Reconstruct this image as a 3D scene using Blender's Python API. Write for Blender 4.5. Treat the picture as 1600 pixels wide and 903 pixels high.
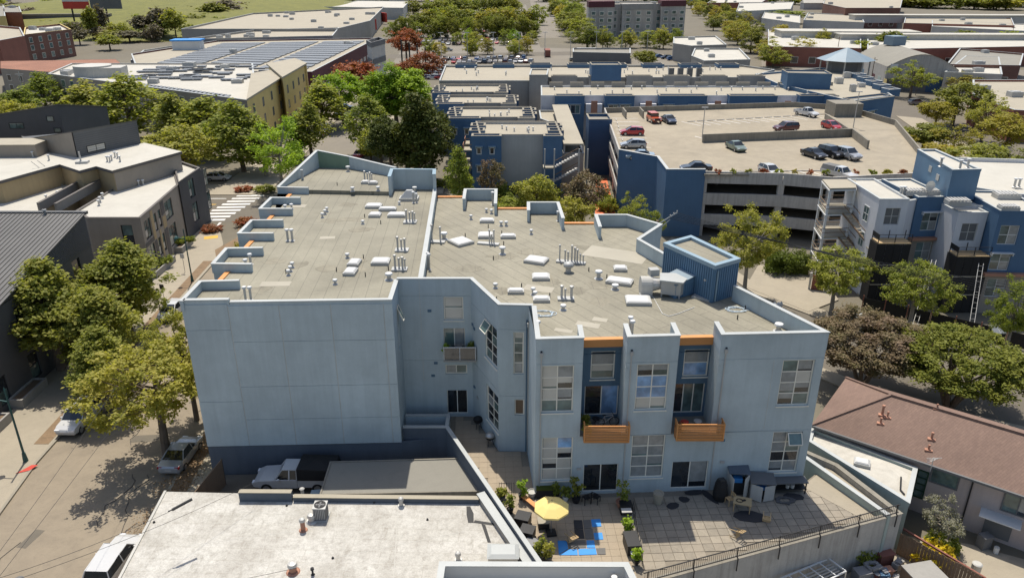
import bpy, math, random
import numpy as np
from mathutils import Matrix, Vector
R = math.radians
SC = bpy.context.scene
COL = SC.collection
for o in list(bpy.data.objects):
    bpy.data.objects.remove(o)
rng = random.Random(7)

# ---------------------------------------------------------------- camera
cam_d = bpy.data.cameras.new('camera')
cam = bpy.data.objects.new('camera', cam_d)
COL.objects.link(cam)
cam.location = (0, 0, 36)
cam.rotation_euler = (R(90 - 23), 0, 0)
cam_d.sensor_width = 36
cam_d.lens = 36 * 1180 / 1600
cam_d.clip_start = 0.5
cam_d.clip_end = 6000
SC.camera = cam

# ---------------------------------------------------------------- sky and sun
SUN_EL, SUN_AZ = R(67), R(-11)          # azimuth from +Y, clockwise
w = bpy.data.worlds.new('World')
SC.world = w
w.use_nodes = True
nt = w.node_tree
sky = nt.nodes.new('ShaderNodeTexSky')
sky.sky_type = 'NISHITA'
sky.sun_disc = False
sky.sun_elevation = SUN_EL
sky.sun_rotation = SUN_AZ
sky.air_density = 1.0
sky.dust_density = 2.0
bg = nt.nodes['Background']
bg.inputs['Strength'].default_value = 0.13
nt.links.new(sky.outputs[0], bg.inputs['Color'])
sd = bpy.data.lights.new('sun', 'SUN')
sd.energy = 4.4
sd.angle = R(0.53)
sd.color = (1.0, 0.94, 0.84)
sun = bpy.data.objects.new('sun', sd)
COL.objects.link(sun)
sdir = Vector((math.sin(SUN_AZ) * math.cos(SUN_EL), math.cos(SUN_AZ) * math.cos(SUN_EL), math.sin(SUN_EL)))
sun.rotation_euler = sdir.to_track_quat('Z', 'Y').to_euler()
sun.location = (0, 0, 120)
SC.view_settings.view_transform = 'Standard'
SC.view_settings.look = 'None'
SC.view_settings.exposure = 0.2
SC.view_settings.gamma = 1.0
SC.view_settings.use_curve_mapping = False
SC.render.engine = 'CYCLES'
SC.cycles.max_bounces = 6
SC.cycles.diffuse_bounces = 3
SC.cycles.transparent_max_bounces = 8
SC.cycles.use_denoising = True

# ---------------------------------------------------------------- mesh collector
class MB:
    def __init__(s):
        s.v = []; s.f = []; s.m = []; s.cur = 0
    def add(s, vs, fs):
        b = len(s.v)
        s.v += [tuple(p) for p in vs]
        s.f += [tuple(b + i for i in f) for f in fs]
        s.m += [s.cur] * len(fs)
        return s
    def box(s, x0, y0, z0, x1, y1, z1):
        return s.add([(x0,y0,z0),(x1,y0,z0),(x1,y1,z0),(x0,y1,z0),(x0,y0,z1),(x1,y0,z1),(x1,y1,z1),(x0,y1,z1)],
                     [(0,3,2,1),(4,5,6,7),(0,1,5,4),(1,2,6,5),(2,3,7,6),(3,0,4,7)])
    def ob(s, cx, cy, z0, lx, ly, h, a=0.0):
        """box turned by a degrees about its centre"""
        c, n = math.cos(R(a)), math.sin(R(a))
        P = []
        for z in (z0, z0 + h):
            for dx, dy in ((-lx/2,-ly/2),(lx/2,-ly/2),(lx/2,ly/2),(-lx/2,ly/2)):
                P.append((cx + dx*c - dy*n, cy + dx*n + dy*c, z))
        return s.add(P, [(0,3,2,1),(4,5,6,7),(0,1,5,4),(1,2,6,5),(2,3,7,6),(3,0,4,7)])
    def quad(s, a, b, c, d):
        return s.add([a, b, c, d], [(0,1,2,3)])
    def poly(s, pts, z):
        return s.add([(p[0], p[1], z) for p in pts], [tuple(range(len(pts)))])
    def prism(s, pts, z0, z1):
        n = len(pts)
        zs = z1 if isinstance(z1, (list, tuple)) else [z1]*n
        v = [(p[0], p[1], z0) for p in pts] + [(p[0], p[1], z) for p, z in zip(pts, zs)]
        f = [tuple(range(n))[::-1], tuple(range(n, 2*n))]
        f += [(i, (i+1) % n, n + (i+1) % n, n + i) for i in range(n)]
        return s.add(v, f)
    def ring(s, pts, t, z0, z1, grow=0.0):
        """wall of thickness t along the inside of the outline pts"""
        o = offs(pts, grow); i_ = offs(pts, -t); n = len(pts)
        v = [(p[0],p[1],z0) for p in o] + [(p[0],p[1],z1) for p in o] + [(p[0],p[1],z0) for p in i_] + [(p[0],p[1],z1) for p in i_]
        f = []
        for k in range(n):
            j = (k+1) % n
            f += [(k,j,n+j,n+k), (n+k,n+j,3*n+j,3*n+k), (2*n+j,2*n+k,3*n+k,3*n+j), (j,k,2*n+k,2*n+j)]
        return s.add(v, f)
    def bar(s, p, q, r, r2=None, n=4):
        p, q = Vector(p), Vector(q); d = q - p
        if d.length < 1e-6: return s
        d.normalize()
        a = d.orthogonal().normalized()
        if n == 4:
            up = Vector((0,0,1)) if abs(d.z) < .95 else Vector((0,1,0))
            a = d.cross(up).normalized(); b0 = d.cross(a); a = (a + b0).normalized()
        b = d.cross(a); r2 = r if r2 is None else r2
        k = 1.414 if n == 4 else 1.0
        v = []
        for c, rr in ((p, r*k), (q, r2*k)):
            for i in range(n):
                t = 2*math.pi*i/n
                v.append(c + a*math.cos(t)*rr + b*math.sin(t)*rr)
        f = [(i, (i+1) % n, n + (i+1) % n, n + i) for i in range(n)] + [tuple(range(n))[::-1], tuple(range(n, 2*n))]
        return s.add(v, f)
    def path(s, pts, r, n=5):
        for a, b in zip(pts, pts[1:]): s.bar(a, b, r, None, n)
        return s
    def cyl(s, x, y, z0, z1, r, r2=None, n=12):
        return s.bar((x,y,z0), (x,y,z1), r, r2, n)
    def lathe(s, x, y, prof, n=14):
        v = []; m = len(prof)
        for r, z in prof:
            for i in range(n):
                t = 2*math.pi*i/n
                v.append((x + r*math.cos(t), y + r*math.sin(t), z))
        f = [(k*n+i, k*n+(i+1) % n, (k+1)*n+(i+1) % n, (k+1)*n+i) for k in range(m-1) for i in range(n)]
        f += [tuple(range(n))[::-1], tuple(range((m-1)*n, m*n))]
        return s.add(v, f)
    def wall(s, p, q, z0, z1, holes=(), depth=.14):
        """upright wall from p to q (outside on the right of p->q) with openings (s0,s1,z0,z1) and their reveals"""
        p = Vector(p[:2]); q = Vector(q[:2]); L = (q-p).length; u = (q-p)/L; nrm = Vector((u.y, -u.x))
        def P(a, z, d=0.0):
            c = p + u*a - nrm*d
            return (c.x, c.y, z)
        hs = [(max(0,a), min(L,b), max(z0,c), min(z1,d)) for a,b,c,d in holes]
        S = sorted({0.0, L} | {h[0] for h in hs} | {h[1] for h in hs})
        Z = sorted({z0, z1} | {h[2] for h in hs} | {h[3] for h in hs})
        for a, b in zip(S, S[1:]):
            for c, d in zip(Z, Z[1:]):
                ma, mc = (a+b)/2, (c+d)/2
                if any(h[0] < ma < h[1] and h[2] < mc < h[3] for h in hs): continue
                s.quad(P(a,c), P(b,c), P(b,d), P(a,d))
        for a, b, c, d in hs:
            s.quad(P(a,c), P(a,c,depth), P(b,c,depth), P(b,c))
            s.quad(P(a,d,depth), P(a,d), P(b,d), P(b,d,depth))
            s.quad(P(a,c,depth), P(a,c), P(a,d), P(a,d,depth))
            s.quad(P(b,c), P(b,c,depth), P(b,d,depth), P(b,d))
        return s
    def wbox(s, p, q, a, b, z0, z1, d0, d1):
        """box on the wall p->q: a..b along it, z0..z1 up, d0..d1 outwards"""
        p = Vector(p[:2]); q = Vector(q[:2]); u = (q-p).normalized(); n = Vector((u.y, -u.x))
        def P(t, z, d):
            c = p + u*t + n*d
            return (c.x, c.y, z)
        return s.add([P(a,z0,d1),P(b,z0,d1),P(b,z0,d0),P(a,z0,d0),P(a,z1,d1),P(b,z1,d1),P(b,z1,d0),P(a,z1,d0)],
                     [(0,3,2,1),(4,5,6,7),(0,1,5,4),(1,2,6,5),(2,3,7,6),(3,0,4,7)])
    def mesh(s, smooth=False, name='m'):
        me = bpy.data.meshes.new(name)
        me.from_pydata(s.v, [], s.f)
        if any(s.m): me.polygons.foreach_set('material_index', s.m)
        if smooth: me.polygons.foreach_set('use_smooth', [True]*len(s.f))
        me.update()
        return me
    def build(s, name, mat, parent=None, smooth=False, **kw):
        return obj(name, s.mesh(smooth, name), mat, parent, **kw)

def area(pts):
    return sum(a[0]*b[1] - b[0]*a[1] for a, b in zip(pts, list(pts[1:]) + [pts[0]])) / 2
def ccw(pts):
    pts = [tuple(p[:2]) for p in pts]
    return pts if area(pts) > 0 else pts[::-1]
def offs(pts, d):
    """outline moved outwards by d (pts counter-clockwise)"""
    if not d: return [tuple(p[:2]) for p in pts]
    out = []; n = len(pts)
    for i in range(n):
        a, b, c = (Vector(pts[j % n][:2]) for j in (i-1, i, i+1))
        u = (b-a).normalized(); v = (c-b).normalized()
        n1 = Vector((u.y,-u.x)); n2 = Vector((v.y,-v.x))
        k = 1 + n1.dot(n2)
        m = (n1+n2)/(k if k > .25 else .25)
        out.append((b.x + m.x*d, b.y + m.y*d))
    return out
def lerp(a, b, t): return tuple(x + (y-x)*t for x, y in zip(a, b))

def wpos(o):
    """where a parent's own origin stands in the world (roots are never turned when they hold world-space parts)"""
    return o.get('_o', (0,0,0))
def obj(name, me, mat=None, parent=None, **kw):
    o = bpy.data.objects.new(name, me)
    COL.objects.link(o)
    if mat is not None and me is not None:
        ms = mat if isinstance(mat, (list, tuple)) else [mat]
        if not me.materials:
            for m in ms: me.materials.append(m)
        else:
            for k, m in enumerate(ms):
                if me.materials[k] != m:
                    o.material_slots[k].link = 'OBJECT'; o.material_slots[k].material = m
    if parent is not None:
        o.parent = parent
        if '_w' in parent:                      # world-space parts under a root that stands at its base
            o.matrix_parent_inverse = Matrix.Translation(-parent.location)
    for k, v in kw.items():
        o[k] = v
    return o
def tag(o, label, cat, group=None, kind=None):
    if label: o['label'] = label
    if cat: o['category'] = cat
    if group: o['group'] = group
    if kind: o['kind'] = kind
    return o
def root(name, loc, label, cat, group=None, world=True):
    o = bpy.data.objects.new(name, None)
    COL.objects.link(o)
    o.empty_display_size = .5
    o.location = (loc[0], loc[1], loc[2] if len(loc) > 2 else 0)
    if world: o['_w'] = 1
    return tag(o, label, cat, group)
def place(o, loc, rz=0, sc=1):
    o.location = loc; o.rotation_euler = (0, 0, R(rz))
    o.scale = sc if isinstance(sc, (tuple, list)) else (sc, sc, sc)
    return o
def copy_tree(o, parent=None):
    c = o.copy(); COL.objects.link(c)
    c.parent = parent
    for ch in o.children: copy_tree(ch, c)
    return c
def struct(name, mb, mat, parent=None, **kw):
    o = mb.build(name, mat, parent, **kw)
    if parent is None: o['kind'] = 'structure'
    return o
ORD = ['first','second','third','fourth','fifth','sixth','seventh','eighth','ninth','tenth','eleventh','twelfth','thirteenth',
       'fourteenth','fifteenth','sixteenth','seventeenth','eighteenth','nineteenth','twentieth']
def nth(i):
    if i < 20: return ORD[i]
    return ['twenty','thirty','forty','fifty','sixty'][(i+1)//10 - 2] + '-' + (ORD[(i+1) % 10 - 1] if (i+1) % 10 else 'th')

# ---------------------------------------------------------------- materials
def node_mat(name):
    m = bpy.data.materials.new(name); m.use_nodes = True
    nt = m.node_tree
    return m, nt, nt.nodes['Principled BSDF']
def N(nt, kind, **kw):
    n = nt.nodes.new('ShaderNode' + kind)
    for k, v in kw.items():
        if k in n.inputs: n.inputs[k].default_value = v
        else: setattr(n, k, v)
    return n
def mixc(nt, fac, a, b, mode='MIX'):
    n = nt.nodes.new('ShaderNodeMix'); n.data_type = 'RGBA'; n.blend_type = mode
    for sock, v in ((n.inputs[0], fac), (n.inputs[6], a), (n.inputs[7], b)):
        if isinstance(v, bpy.types.NodeSocket): nt.links.new(v, sock)
        elif isinstance(v, (int, float)): sock.default_value = v
        else: sock.default_value = (*v[:3], 1)
    return n.outputs[2]
def ramp(nt, src, stops):
    n = nt.nodes.new('ShaderNodeValToRGB')
    cr = n.color_ramp
    while len(cr.elements) < len(stops): cr.elements.new(.5)
    for e, (p, c) in zip(cr.elements, stops):
        e.position = p
        e.color = (c, c, c, 1) if isinstance(c, (int, float)) else (*c, 1)
    nt.links.new(src, n.inputs[0])
    return n.outputs[0]
def pos(nt, rz=0, scale=(1,1,1)):
    g = N(nt, 'NewGeometry'); m = N(nt, 'Mapping')
    m.inputs['Rotation'].default_value = (0, 0, R(rz)); m.inputs['Scale'].default_value = scale
    nt.links.new(g.outputs['Position'], m.inputs['Vector'])
    return m.outputs[0]
def noise(nt, vec, scale, detail=4, rough=.6, dist=0.0):
    n = N(nt, 'TexNoise'); n.inputs['Scale'].default_value = scale
    n.inputs['Detail'].default_value = detail; n.inputs['Roughness'].default_value = rough; n.inputs['Distortion'].default_value = dist
    nt.links.new(vec, n.inputs['Vector'])
    return n.outputs['Fac']
def bump(nt, bs, src, strength, dist=.02):
    b = N(nt, 'Bump'); b.inputs['Strength'].default_value = strength; b.inputs['Distance'].default_value = dist
    nt.links.new(src, b.inputs['Height']); nt.links.new(b.outputs[0], bs.inputs['Normal'])
def dim(c, k): return tuple(x*k for x in c)

def plain(name, col, rough=.75, metal=0.0, var=.18, scale=1.3, streak=0.0, bumpy=0.0, spec=.4, fine=.08):
    """one colour, broken up by broad patches, fine grain and, on walls, rain streaks"""
    m, nt, bs = node_mat(name)
    p = pos(nt)
    c = mixc(nt, ramp(nt, noise(nt, p, scale*.22, 5, .65), [(.3, 0), (.72, 1)]), dim(col, 1-var), dim(col, 1+var*.6))
    if fine:
        c = mixc(nt, fine, c, mixc(nt, noise(nt, p, scale*9, 3, .7), (0,0,0), (1,1,1)), 'OVERLAY')
    if streak:
        ps = pos(nt, 0, (1,1,.06))
        k = ramp(nt, noise(nt, ps, 2.2, 4, .7), [(.42, 0), (.7, 1)])
        mm = N(nt, 'Math', operation='MULTIPLY'); nt.links.new(k, mm.inputs[0]); mm.inputs[1].default_value = streak
        c = mixc(nt, mm.outputs[0], c, dim(col, .55))
    nt.links.new(c, bs.inputs['Base Color'])
    bs.inputs['Roughness'].default_value = rough; bs.inputs['Metallic'].default_value = metal
    bs.inputs['Specular IOR Level'].default_value = spec
    if bumpy: bump(nt, bs, noise(nt, p, scale*8, 4, .7), bumpy, .03)
    return m
def bricked(name, c1, c2, mortar, bw, bh, gap, rz=0, rough=.8, vertical=False, var=.2, off=.5, big=.12, bmp=.3):
    """laid pieces too small to build one by one (shingles, brickwork, membrane strips)"""
    m, nt, bs = node_mat(name)
    p = pos(nt, rz)
    vec = p
    if vertical:
        sx = N(nt, 'SeparateXYZ'); cx = N(nt, 'CombineXYZ'); ad = N(nt, 'Math', operation='ADD')
        nt.links.new(p, sx.inputs[0]); nt.links.new(sx.outputs[0], ad.inputs[0]); nt.links.new(sx.outputs[1], ad.inputs[1])
        nt.links.new(ad.outputs[0], cx.inputs[0]); nt.links.new(sx.outputs[2], cx.inputs[1]); vec = cx.outputs[0]
    b = N(nt, 'TexBrick'); b.offset = off
    b.inputs['Color1'].default_value = (*c1, 1); b.inputs['Color2'].default_value = (*c2, 1); b.inputs['Mortar'].default_value = (*mortar, 1)
    b.inputs['Scale'].default_value = 1; b.inputs['Brick Width'].default_value = bw; b.inputs['Row Height'].default_value = bh
    b.inputs['Mortar Size'].default_value = gap; b.inputs['Mortar Smooth'].default_value = .2; b.inputs['Bias'].default_value = 0
    nt.links.new(vec, b.inputs['Vector'])
    n1 = ramp(nt, noise(nt, p, big, 6, .68, .4), [(.3, (1-var,)*3), (.7, (1+var*.5,)*3)])
    c = mixc(nt, 1.0, b.outputs['Color'], n1, 'MULTIPLY')
    n2 = ramp(nt, noise(nt, p, 6, 4, .75), [(.3, (.86,)*3), (.75, (1.08,)*3)])
    c = mixc(nt, 1.0, c, n2, 'MULTIPLY')
    nt.links.new(c, bs.inputs['Base Color'])
    bs.inputs['Roughness'].default_value = rough; bs.inputs['Specular IOR Level'].default_value = .25
    if bmp: bump(nt, bs, b.outputs['Fac'], -bmp, .02)
    return m
def stained(name, base, dark, amount=.5, scale=.5, rough=.8, spots=True, bumpy=.25, streak=0.0):
    """weathered surface: broad stains, ponding rings, spots"""
    m, nt, bs = node_mat(name)
    p = pos(nt)
    a = ramp(nt, noise(nt, p, scale, 8, .72, .8), [(.38, 0), (.75, amount)])
    c = mixc(nt, a, base, dark)
    b2 = ramp(nt, noise(nt, p, scale*6, 5, .75, .3), [(.5, 0), (.85, amount*.7)])
    c = mixc(nt, b2, c, dim(dark, .8))
    if spots:
        v = N(nt, 'TexVoronoi'); v.inputs['Scale'].default_value = 1.1; nt.links.new(p, v.inputs['Vector'])
        c = mixc(nt, ramp(nt, v.outputs['Distance'], [(.02, amount), (.06, 0)]), c, dim(dark, .4))
    if streak:
        ps = pos(nt, 0, (1,1,.05))
        k = ramp(nt, noise(nt, ps, 3, 5, .7), [(.45, 0), (.75, streak)])
        c = mixc(nt, k, c, dim(dark, .5))
    g = ramp(nt, noise(nt, p, 14, 3, .7), [(.25, (.9,)*3), (.8, (1.06,)*3)])
    c = mixc(nt, 1.0, c, g, 'MULTIPLY')
    nt.links.new(c, bs.inputs['Base Color'])
    bs.inputs['Roughness'].default_value = rough; bs.inputs['Specular IOR Level'].default_value = .3
    if bumpy: bump(nt, bs, noise(nt, p, 7, 5, .7), bumpy, .03)
    return m
def glass(name, col=(.02,.025,.03), rough=.06, spec=.9, var=.5, scale=.6):
    m, nt, bs = node_mat(name)
    p = pos(nt)
    c = mixc(nt, ramp(nt, noise(nt, p, scale, 3, .6), [(.35, 0), (.68, 1)]), dim(col, 1-var), dim(col, 1+var))
    nt.links.new(c, bs.inputs['Base Color'])
    bs.inputs['Roughness'].default_value = rough; bs.inputs['Specular IOR Level'].default_value = spec
    return m
def leafmat(name, c1, c2, c3=None, trans=.42, patch=.35):
    m, nt, bs = node_mat(name)
    g = N(nt, 'NewGeometry'); p = pos(nt)
    c = mixc(nt, ramp(nt, noise(nt, p, patch, 3, .6), [(.35, 0), (.65, 1)]), c1, c2)
    c = mixc(nt, ramp(nt, g.outputs['Random Per Island'], [(.0, 0), (1, .55)]), c, c3 or dim(c2, 1.5))
    oi = N(nt, 'ObjectInfo')
    c = mixc(nt, 1.0, c, ramp(nt, oi.outputs['Random'], [(0, (.82,.86,.8)), (1, (1.18,1.1,1.1))]), 'MULTIPLY')
    nt.links.new(c, bs.inputs['Base Color'])
    bs.inputs['Roughness'].default_value = .6; bs.inputs['Specular IOR Level'].default_value = .18
    t = N(nt, 'BsdfTranslucent'); nt.links.new(mixc(nt, 1.0, c, (1.25,1.3,.55), 'MULTIPLY'), t.inputs['Color'])
    mx = N(nt, 'MixShader'); mx.inputs[0].default_value = trans
    nt.links.new(bs.outputs[0], mx.inputs[1]); nt.links.new(t.outputs[0], mx.inputs[2])
    nt.links.new(mx.outputs[0], nt.nodes['Material Output'].inputs['Surface'])
    return m
def paint(name, col, metal=.0, rough=.28):
    m, nt, bs = node_mat(name)
    p = pos(nt)
    c = mixc(nt, ramp(nt, noise(nt, p, 3, 4, .7), [(.4, 0), (.8, .35)]), col, mixc(nt, .3, col, (.3,.28,.25)))
    nt.links.new(c, bs.inputs['Base Color'])
    bs.inputs['Roughness'].default_value = rough; bs.inputs['Metallic'].default_value = metal
    bs.inputs['Coat Weight'].default_value = .6; bs.inputs['Coat Roughness'].default_value = .08
    return m

MT = {}
MT['blue'] = plain('pale_blue_stucco', (.44,.505,.515), .85, var=.15, streak=.2, bumpy=.12)
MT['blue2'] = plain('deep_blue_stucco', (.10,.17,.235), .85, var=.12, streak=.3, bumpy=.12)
MT['bluebase'] = plain('dark_blue_base_wall', (.10,.12,.145), .85, var=.15, streak=.25)
MT['bluedoor'] = plain('steel_blue_metal', (.10,.19,.29), .5, var=.1, streak=.15)
MT['bluecap'] = plain('steel_blue_coping', (.24,.33,.385), .5, var=.1)
MT['cap'] = plain('pale_coping_metal', (.42,.435,.42), .55, var=.12)
MT['mem'] = bricked('roof_membrane', (.285,.265,.202), (.272,.253,.193), (.175,.163,.128), 9.5, .98, .02, 87, var=.3, off=.37, bmp=.2)
MT['mem2'] = bricked('roof_membrane_slanted', (.282,.26,.197), (.268,.247,.187), (.175,.16,.125), 9.5, .98, .028, 56, var=.3, off=.37, bmp=.2)
MT['patch'] = plain('membrane_patch', (.37,.34,.27), .85, var=.1)
MT['green'] = plain('faded_green_paint', (.19,.27,.19), .85, var=.15, streak=.2)
MT['orange'] = plain('orange_painted_wood', (.62,.27,.085), .55, var=.1)
MT['skyl'] = plain('skylight_acrylic', (.60,.59,.56), .35, var=.04, fine=.02)
MT['curb'] = plain('galvanised_curb', (.42,.42,.40), .55, metal=.2, var=.15)
MT['galv'] = plain('galvanised_pipe', (.50,.49,.46), .5, metal=.35, var=.2)
MT['dark'] = plain('dark_rubber', (.035,.035,.035), .7, var=.2)
MT['black'] = plain('black_metal', (.018,.018,.02), .5, var=.2)
MT['seal'] = plain('joint_sealant', (.50,.50,.46), .7, var=.2)
MT['frame'] = plain('cream_window_frame', (.78,.74,.63), .5, var=.08)
MT['white'] = plain('white_paint', (.62,.62,.60), .55, var=.08)
MT['offwhite'] = plain('off_white_wall', (.48,.465,.42), .75, var=.12, streak=.2)
MT['glass'] = glass('dark_window_glass')
MT['glassb'] = glass('window_with_blind', (.50,.48,.42), .12, .6, .08)
MT['glassc'] = glass('window_with_curtain', (.27,.28,.27), .1, .7, .14, 2.0)
MT['glassg'] = glass('greenish_window', (.10,.15,.14), .08, .8, .5)
MT['glassblue'] = glass('window_with_painted_blue_reflection', (.22,.36,.55), .08, .7, .35, 1.2)  # blue reflection painted into the pane colour
MT['asph'] = stained('asphalt', (.275,.228,.165), (.19,.158,.118), .75, .3, .9, spots=False, bumpy=.2)
MT['asphd'] = stained('newer_asphalt', (.155,.135,.105), (.10,.09,.075), .45, .3, .9, spots=False, bumpy=.2)
MT['lot'] = stained('car_park_asphalt', (.22,.195,.155), (.16,.145,.12), .5, .05, .9, spots=False, bumpy=0)
MT['side'] = stained('pavement_concrete', (.35,.305,.23), (.25,.22,.17), .5, .4, .9, spots=False)
MT['kerb'] = stained('kerb_concrete', (.30,.27,.21), (.21,.19,.15), .5, .8, .9, spots=False)
MT['conc'] = stained('raw_concrete', (.28,.255,.205), (.17,.155,.13), .55, .35, .9, spots=False, streak=.45)
MT['deck'] = stained('concrete_deck', (.355,.305,.225), (.235,.205,.155), .8, .16, .9, spots=False, bumpy=.1)
MT['wroof'] = stained('worn_white_roof', (.55,.53,.48), (.22,.195,.155), .95, .55, .8, bumpy=1.0)
def worn_white(name):
    m, nt, bs = node_mat(name); p = pos(nt)
    c = mixc(nt, ramp(nt, noise(nt, p, .32, 7, .62, .15), [(.40, 0), (.66, .75)]), (.57,.55,.50), (.38,.355,.31))
    c = mixc(nt, ramp(nt, noise(nt, p, 2.3, 6, .8), [(.46, 0), (.72, .8)]), c, (.30,.275,.235))
    c = mixc(nt, ramp(nt, noise(nt, pos(nt, 8, (1,.22,1)), 1.5, 6, .75), [(.55, 0), (.75, .7)]), c, (.27,.245,.20))
    b = N(nt, 'TexBrick'); b.offset = .4; nt.links.new(pos(nt, 2), b.inputs['Vector'])
    for k, v in (('Scale', 1), ('Brick Width', 4.6), ('Row Height', 1.05), ('Mortar Size', .012), ('Color1', (1,1,1,1)), ('Color2', (.95,.95,.94,1)), ('Mortar', (.78,.76,.72,1))): b.inputs[k].default_value = v
    c = mixc(nt, 1.0, c, b.outputs['Color'], 'MULTIPLY')
    g = ramp(nt, noise(nt, p, 11, 5, .85), [(.3, (.72,)*3), (.62, (1.05,)*3)])
    nt.links.new(mixc(nt, 1.0, c, g, 'MULTIPLY'), bs.inputs['Base Color']); bs.inputs['Roughness'].default_value = .85
    bump(nt, bs, noise(nt, p, 4, 6, .75), .8, .05)
    return m
MT['wroof'] = worn_white('worn_white_coating')
MT['wroof2'] = stained('white_roof', (.50,.475,.41), (.34,.32,.27), .45, .15, .8, spots=False, bumpy=.2)
MT['troof'] = stained('tan_roof', (.38,.34,.26), (.285,.255,.2), .5, .12, .85, spots=False, bumpy=.1)
MT['groof'] = stained('grey_roof', (.26,.245,.205), (.19,.18,.155), .5, .15, .85, spots=False, bumpy=.1)
MT['concl'] = stained('pale_concrete', (.47,.445,.40), (.30,.28,.25), .6, .3, .9, spots=False, streak=.5)
MT['soil'] = stained('bare_soil', (.19,.13,.08), (.10,.075,.05), .6, .8, .95, spots=False, bumpy=.5)
MT['leaflitter'] = stained('leaf_litter', (.25,.17,.10), (.12,.09,.06), .8, 1.6, .95, spots=False, bumpy=.6)
MT['ground'] = stained('city_ground', (.17,.15,.11), (.11,.1,.08), .5, .03, .95, spots=False, bumpy=0)
MT['grass'] = stained('dry_green_grass', (.19,.185,.05), (.115,.12,.04), .9, .12, .95, spots=False, bumpy=0)
MT['yel'] = plain('road_yellow', (.60,.36,.05), .7, var=.2)
MT['mark'] = plain('road_white', (.66,.65,.62), .7, var=.2)
MT['shingle'] = bricked('brown_shingles', (.235,.155,.118), (.205,.135,.105), (.16,.105,.083), .5, .16, .01, -26, var=.2, bmp=.3)
MT['dkroof'] = plain('charcoal_metal_roof', (.13,.127,.12), .5, metal=.3, var=.12)
MT['dkwall'] = plain('charcoal_siding', (.085,.085,.086), .75, var=.14, streak=.1)
MT['brown'] = plain('taupe_siding', (.31,.27,.22), .8, var=.12, streak=.15)
MT['brown2'] = plain('dark_taupe_panel', (.125,.112,.10), .8, var=.12)
MT['tan'] = plain('tan_stucco', (.44,.335,.185), .85, var=.12, streak=.2)
MT['yellow'] = plain('mustard_stucco', (.58,.45,.18), .85, var=.1, streak=.15)
MT['yellow2'] = plain('pale_mustard_stucco', (.62,.48,.185), .85, var=.1, streak=.15)
MT['brick'] = bricked('red_brick', (.215,.085,.055), (.17,.07,.05), (.22,.17,.14), .45, .15, .02, 0, vertical=True, bmp=0)
MT['brick2'] = plain('painted_brick_red', (.25,.10,.07), .85, var=.15, streak=.2)
MT['maroon'] = plain('maroon_wall', (.105,.035,.04), .8, var=.12)
MT['grey'] = plain('grey_block_wall', (.31,.295,.265), .85, var=.12, streak=.2)
MT['greyl'] = plain('light_grey_stucco', (.46,.445,.41), .85, var=.1, streak=.15)
MT['greyd'] = plain('dark_grey_wall', (.14,.14,.138), .8, var=.12)
MT['apblue'] = plain('apartment_blue_siding', (.075,.145,.24), .8, var=.1, streak=.15)
MT['apblue2'] = plain('apartment_dark_blue_siding', (.05,.10,.18), .8, var=.1, streak=.1)
MT['apwhite'] = plain('apartment_white_stucco', (.60,.60,.61), .85, var=.08, streak=.2)
MT['terra'] = bricked('terracotta_tiles', (.36,.165,.10), (.30,.14,.085), (.18,.09,.06), .3, .35, .03, 0, var=.2, bmp=0)
MT['solar'] = bricked('solar_panels', (.19,.205,.22), (.175,.19,.205), (.36,.36,.35), 1.0, 1.7, .03, 6, rough=.5, off=0, var=.08, bmp=0)
MT['red'] = plain('red_cloth', (.50,.06,.04), .8, var=.1)
MT['rust'] = plain('rusty_pipe', (.40,.20,.13), .7, var=.2)
MT['wood'] = plain('weathered_wood', (.20,.135,.085), .85, var=.25, streak=.3)
MT['teak'] = plain('pale_teak', (.50,.35,.18), .7, var=.15)
MT['bark'] = plain('bark', (.15,.115,.085), .9, var=.3, scale=5, bumpy=.5)
MT['barkl'] = plain('pale_bark', (.27,.235,.19), .9, var=.3, scale=5, bumpy=.4)
MT['teal'] = plain('teal_lamp_metal', (.025,.085,.08), .45, var=.1)
MT['steel'] = plain('pale_steel', (.45,.45,.44), .4, metal=.5, var=.1)
MT['shed'] = plain('blue_canopy_metal', (.20,.265,.31), .5, var=.1)
MT['plastic'] = plain('grey_plastic', (.20,.20,.20), .5, var=.1)
MT['tarp'] = plain('black_tarp', (.014,.014,.014), .75, var=.3)
MT['yumb'] = plain('yellow_canvas', (.80,.62,.22), .8, var=.06)
MT['bmat'] = plain('blue_foam_mat', (.05,.26,.62), .7, var=.08)
MT['kmat'] = plain('black_foam_mat', (.035,.035,.038), .75, var=.15)
MT['gmat'] = plain('grey_foam_mat', (.13,.125,.115), .8, var=.1)
MT['paver'] = stained('grey_pavers', (.33,.285,.22), (.20,.175,.14), .6, .7, .9, spots=False)
MT['tile'] = stained('tan_deck_tiles', (.37,.30,.215), (.27,.22,.165), .45, .6, .85, spots=False, bumpy=.1)
MT['joint'] = stained('tile_joint', (.25,.215,.165), (.16,.14,.11), .5, .9, .95, spots=False)
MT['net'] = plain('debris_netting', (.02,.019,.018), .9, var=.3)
MT['pink'] = plain('pink_grey_stucco', (.46,.385,.35), .85, var=.12, streak=.2)
MT['mint'] = plain('pale_mint_wall', (.36,.42,.38), .85, var=.12, streak=.2)
MT['ylw'] = leafmat('yellow_blossom', (.62,.45,.03), (.72,.55,.04), (.8,.65,.06))
MT['hedge'] = leafmat('hedge_leaves', (.085,.12,.02), (.13,.16,.03), (.2,.22,.05))
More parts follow.
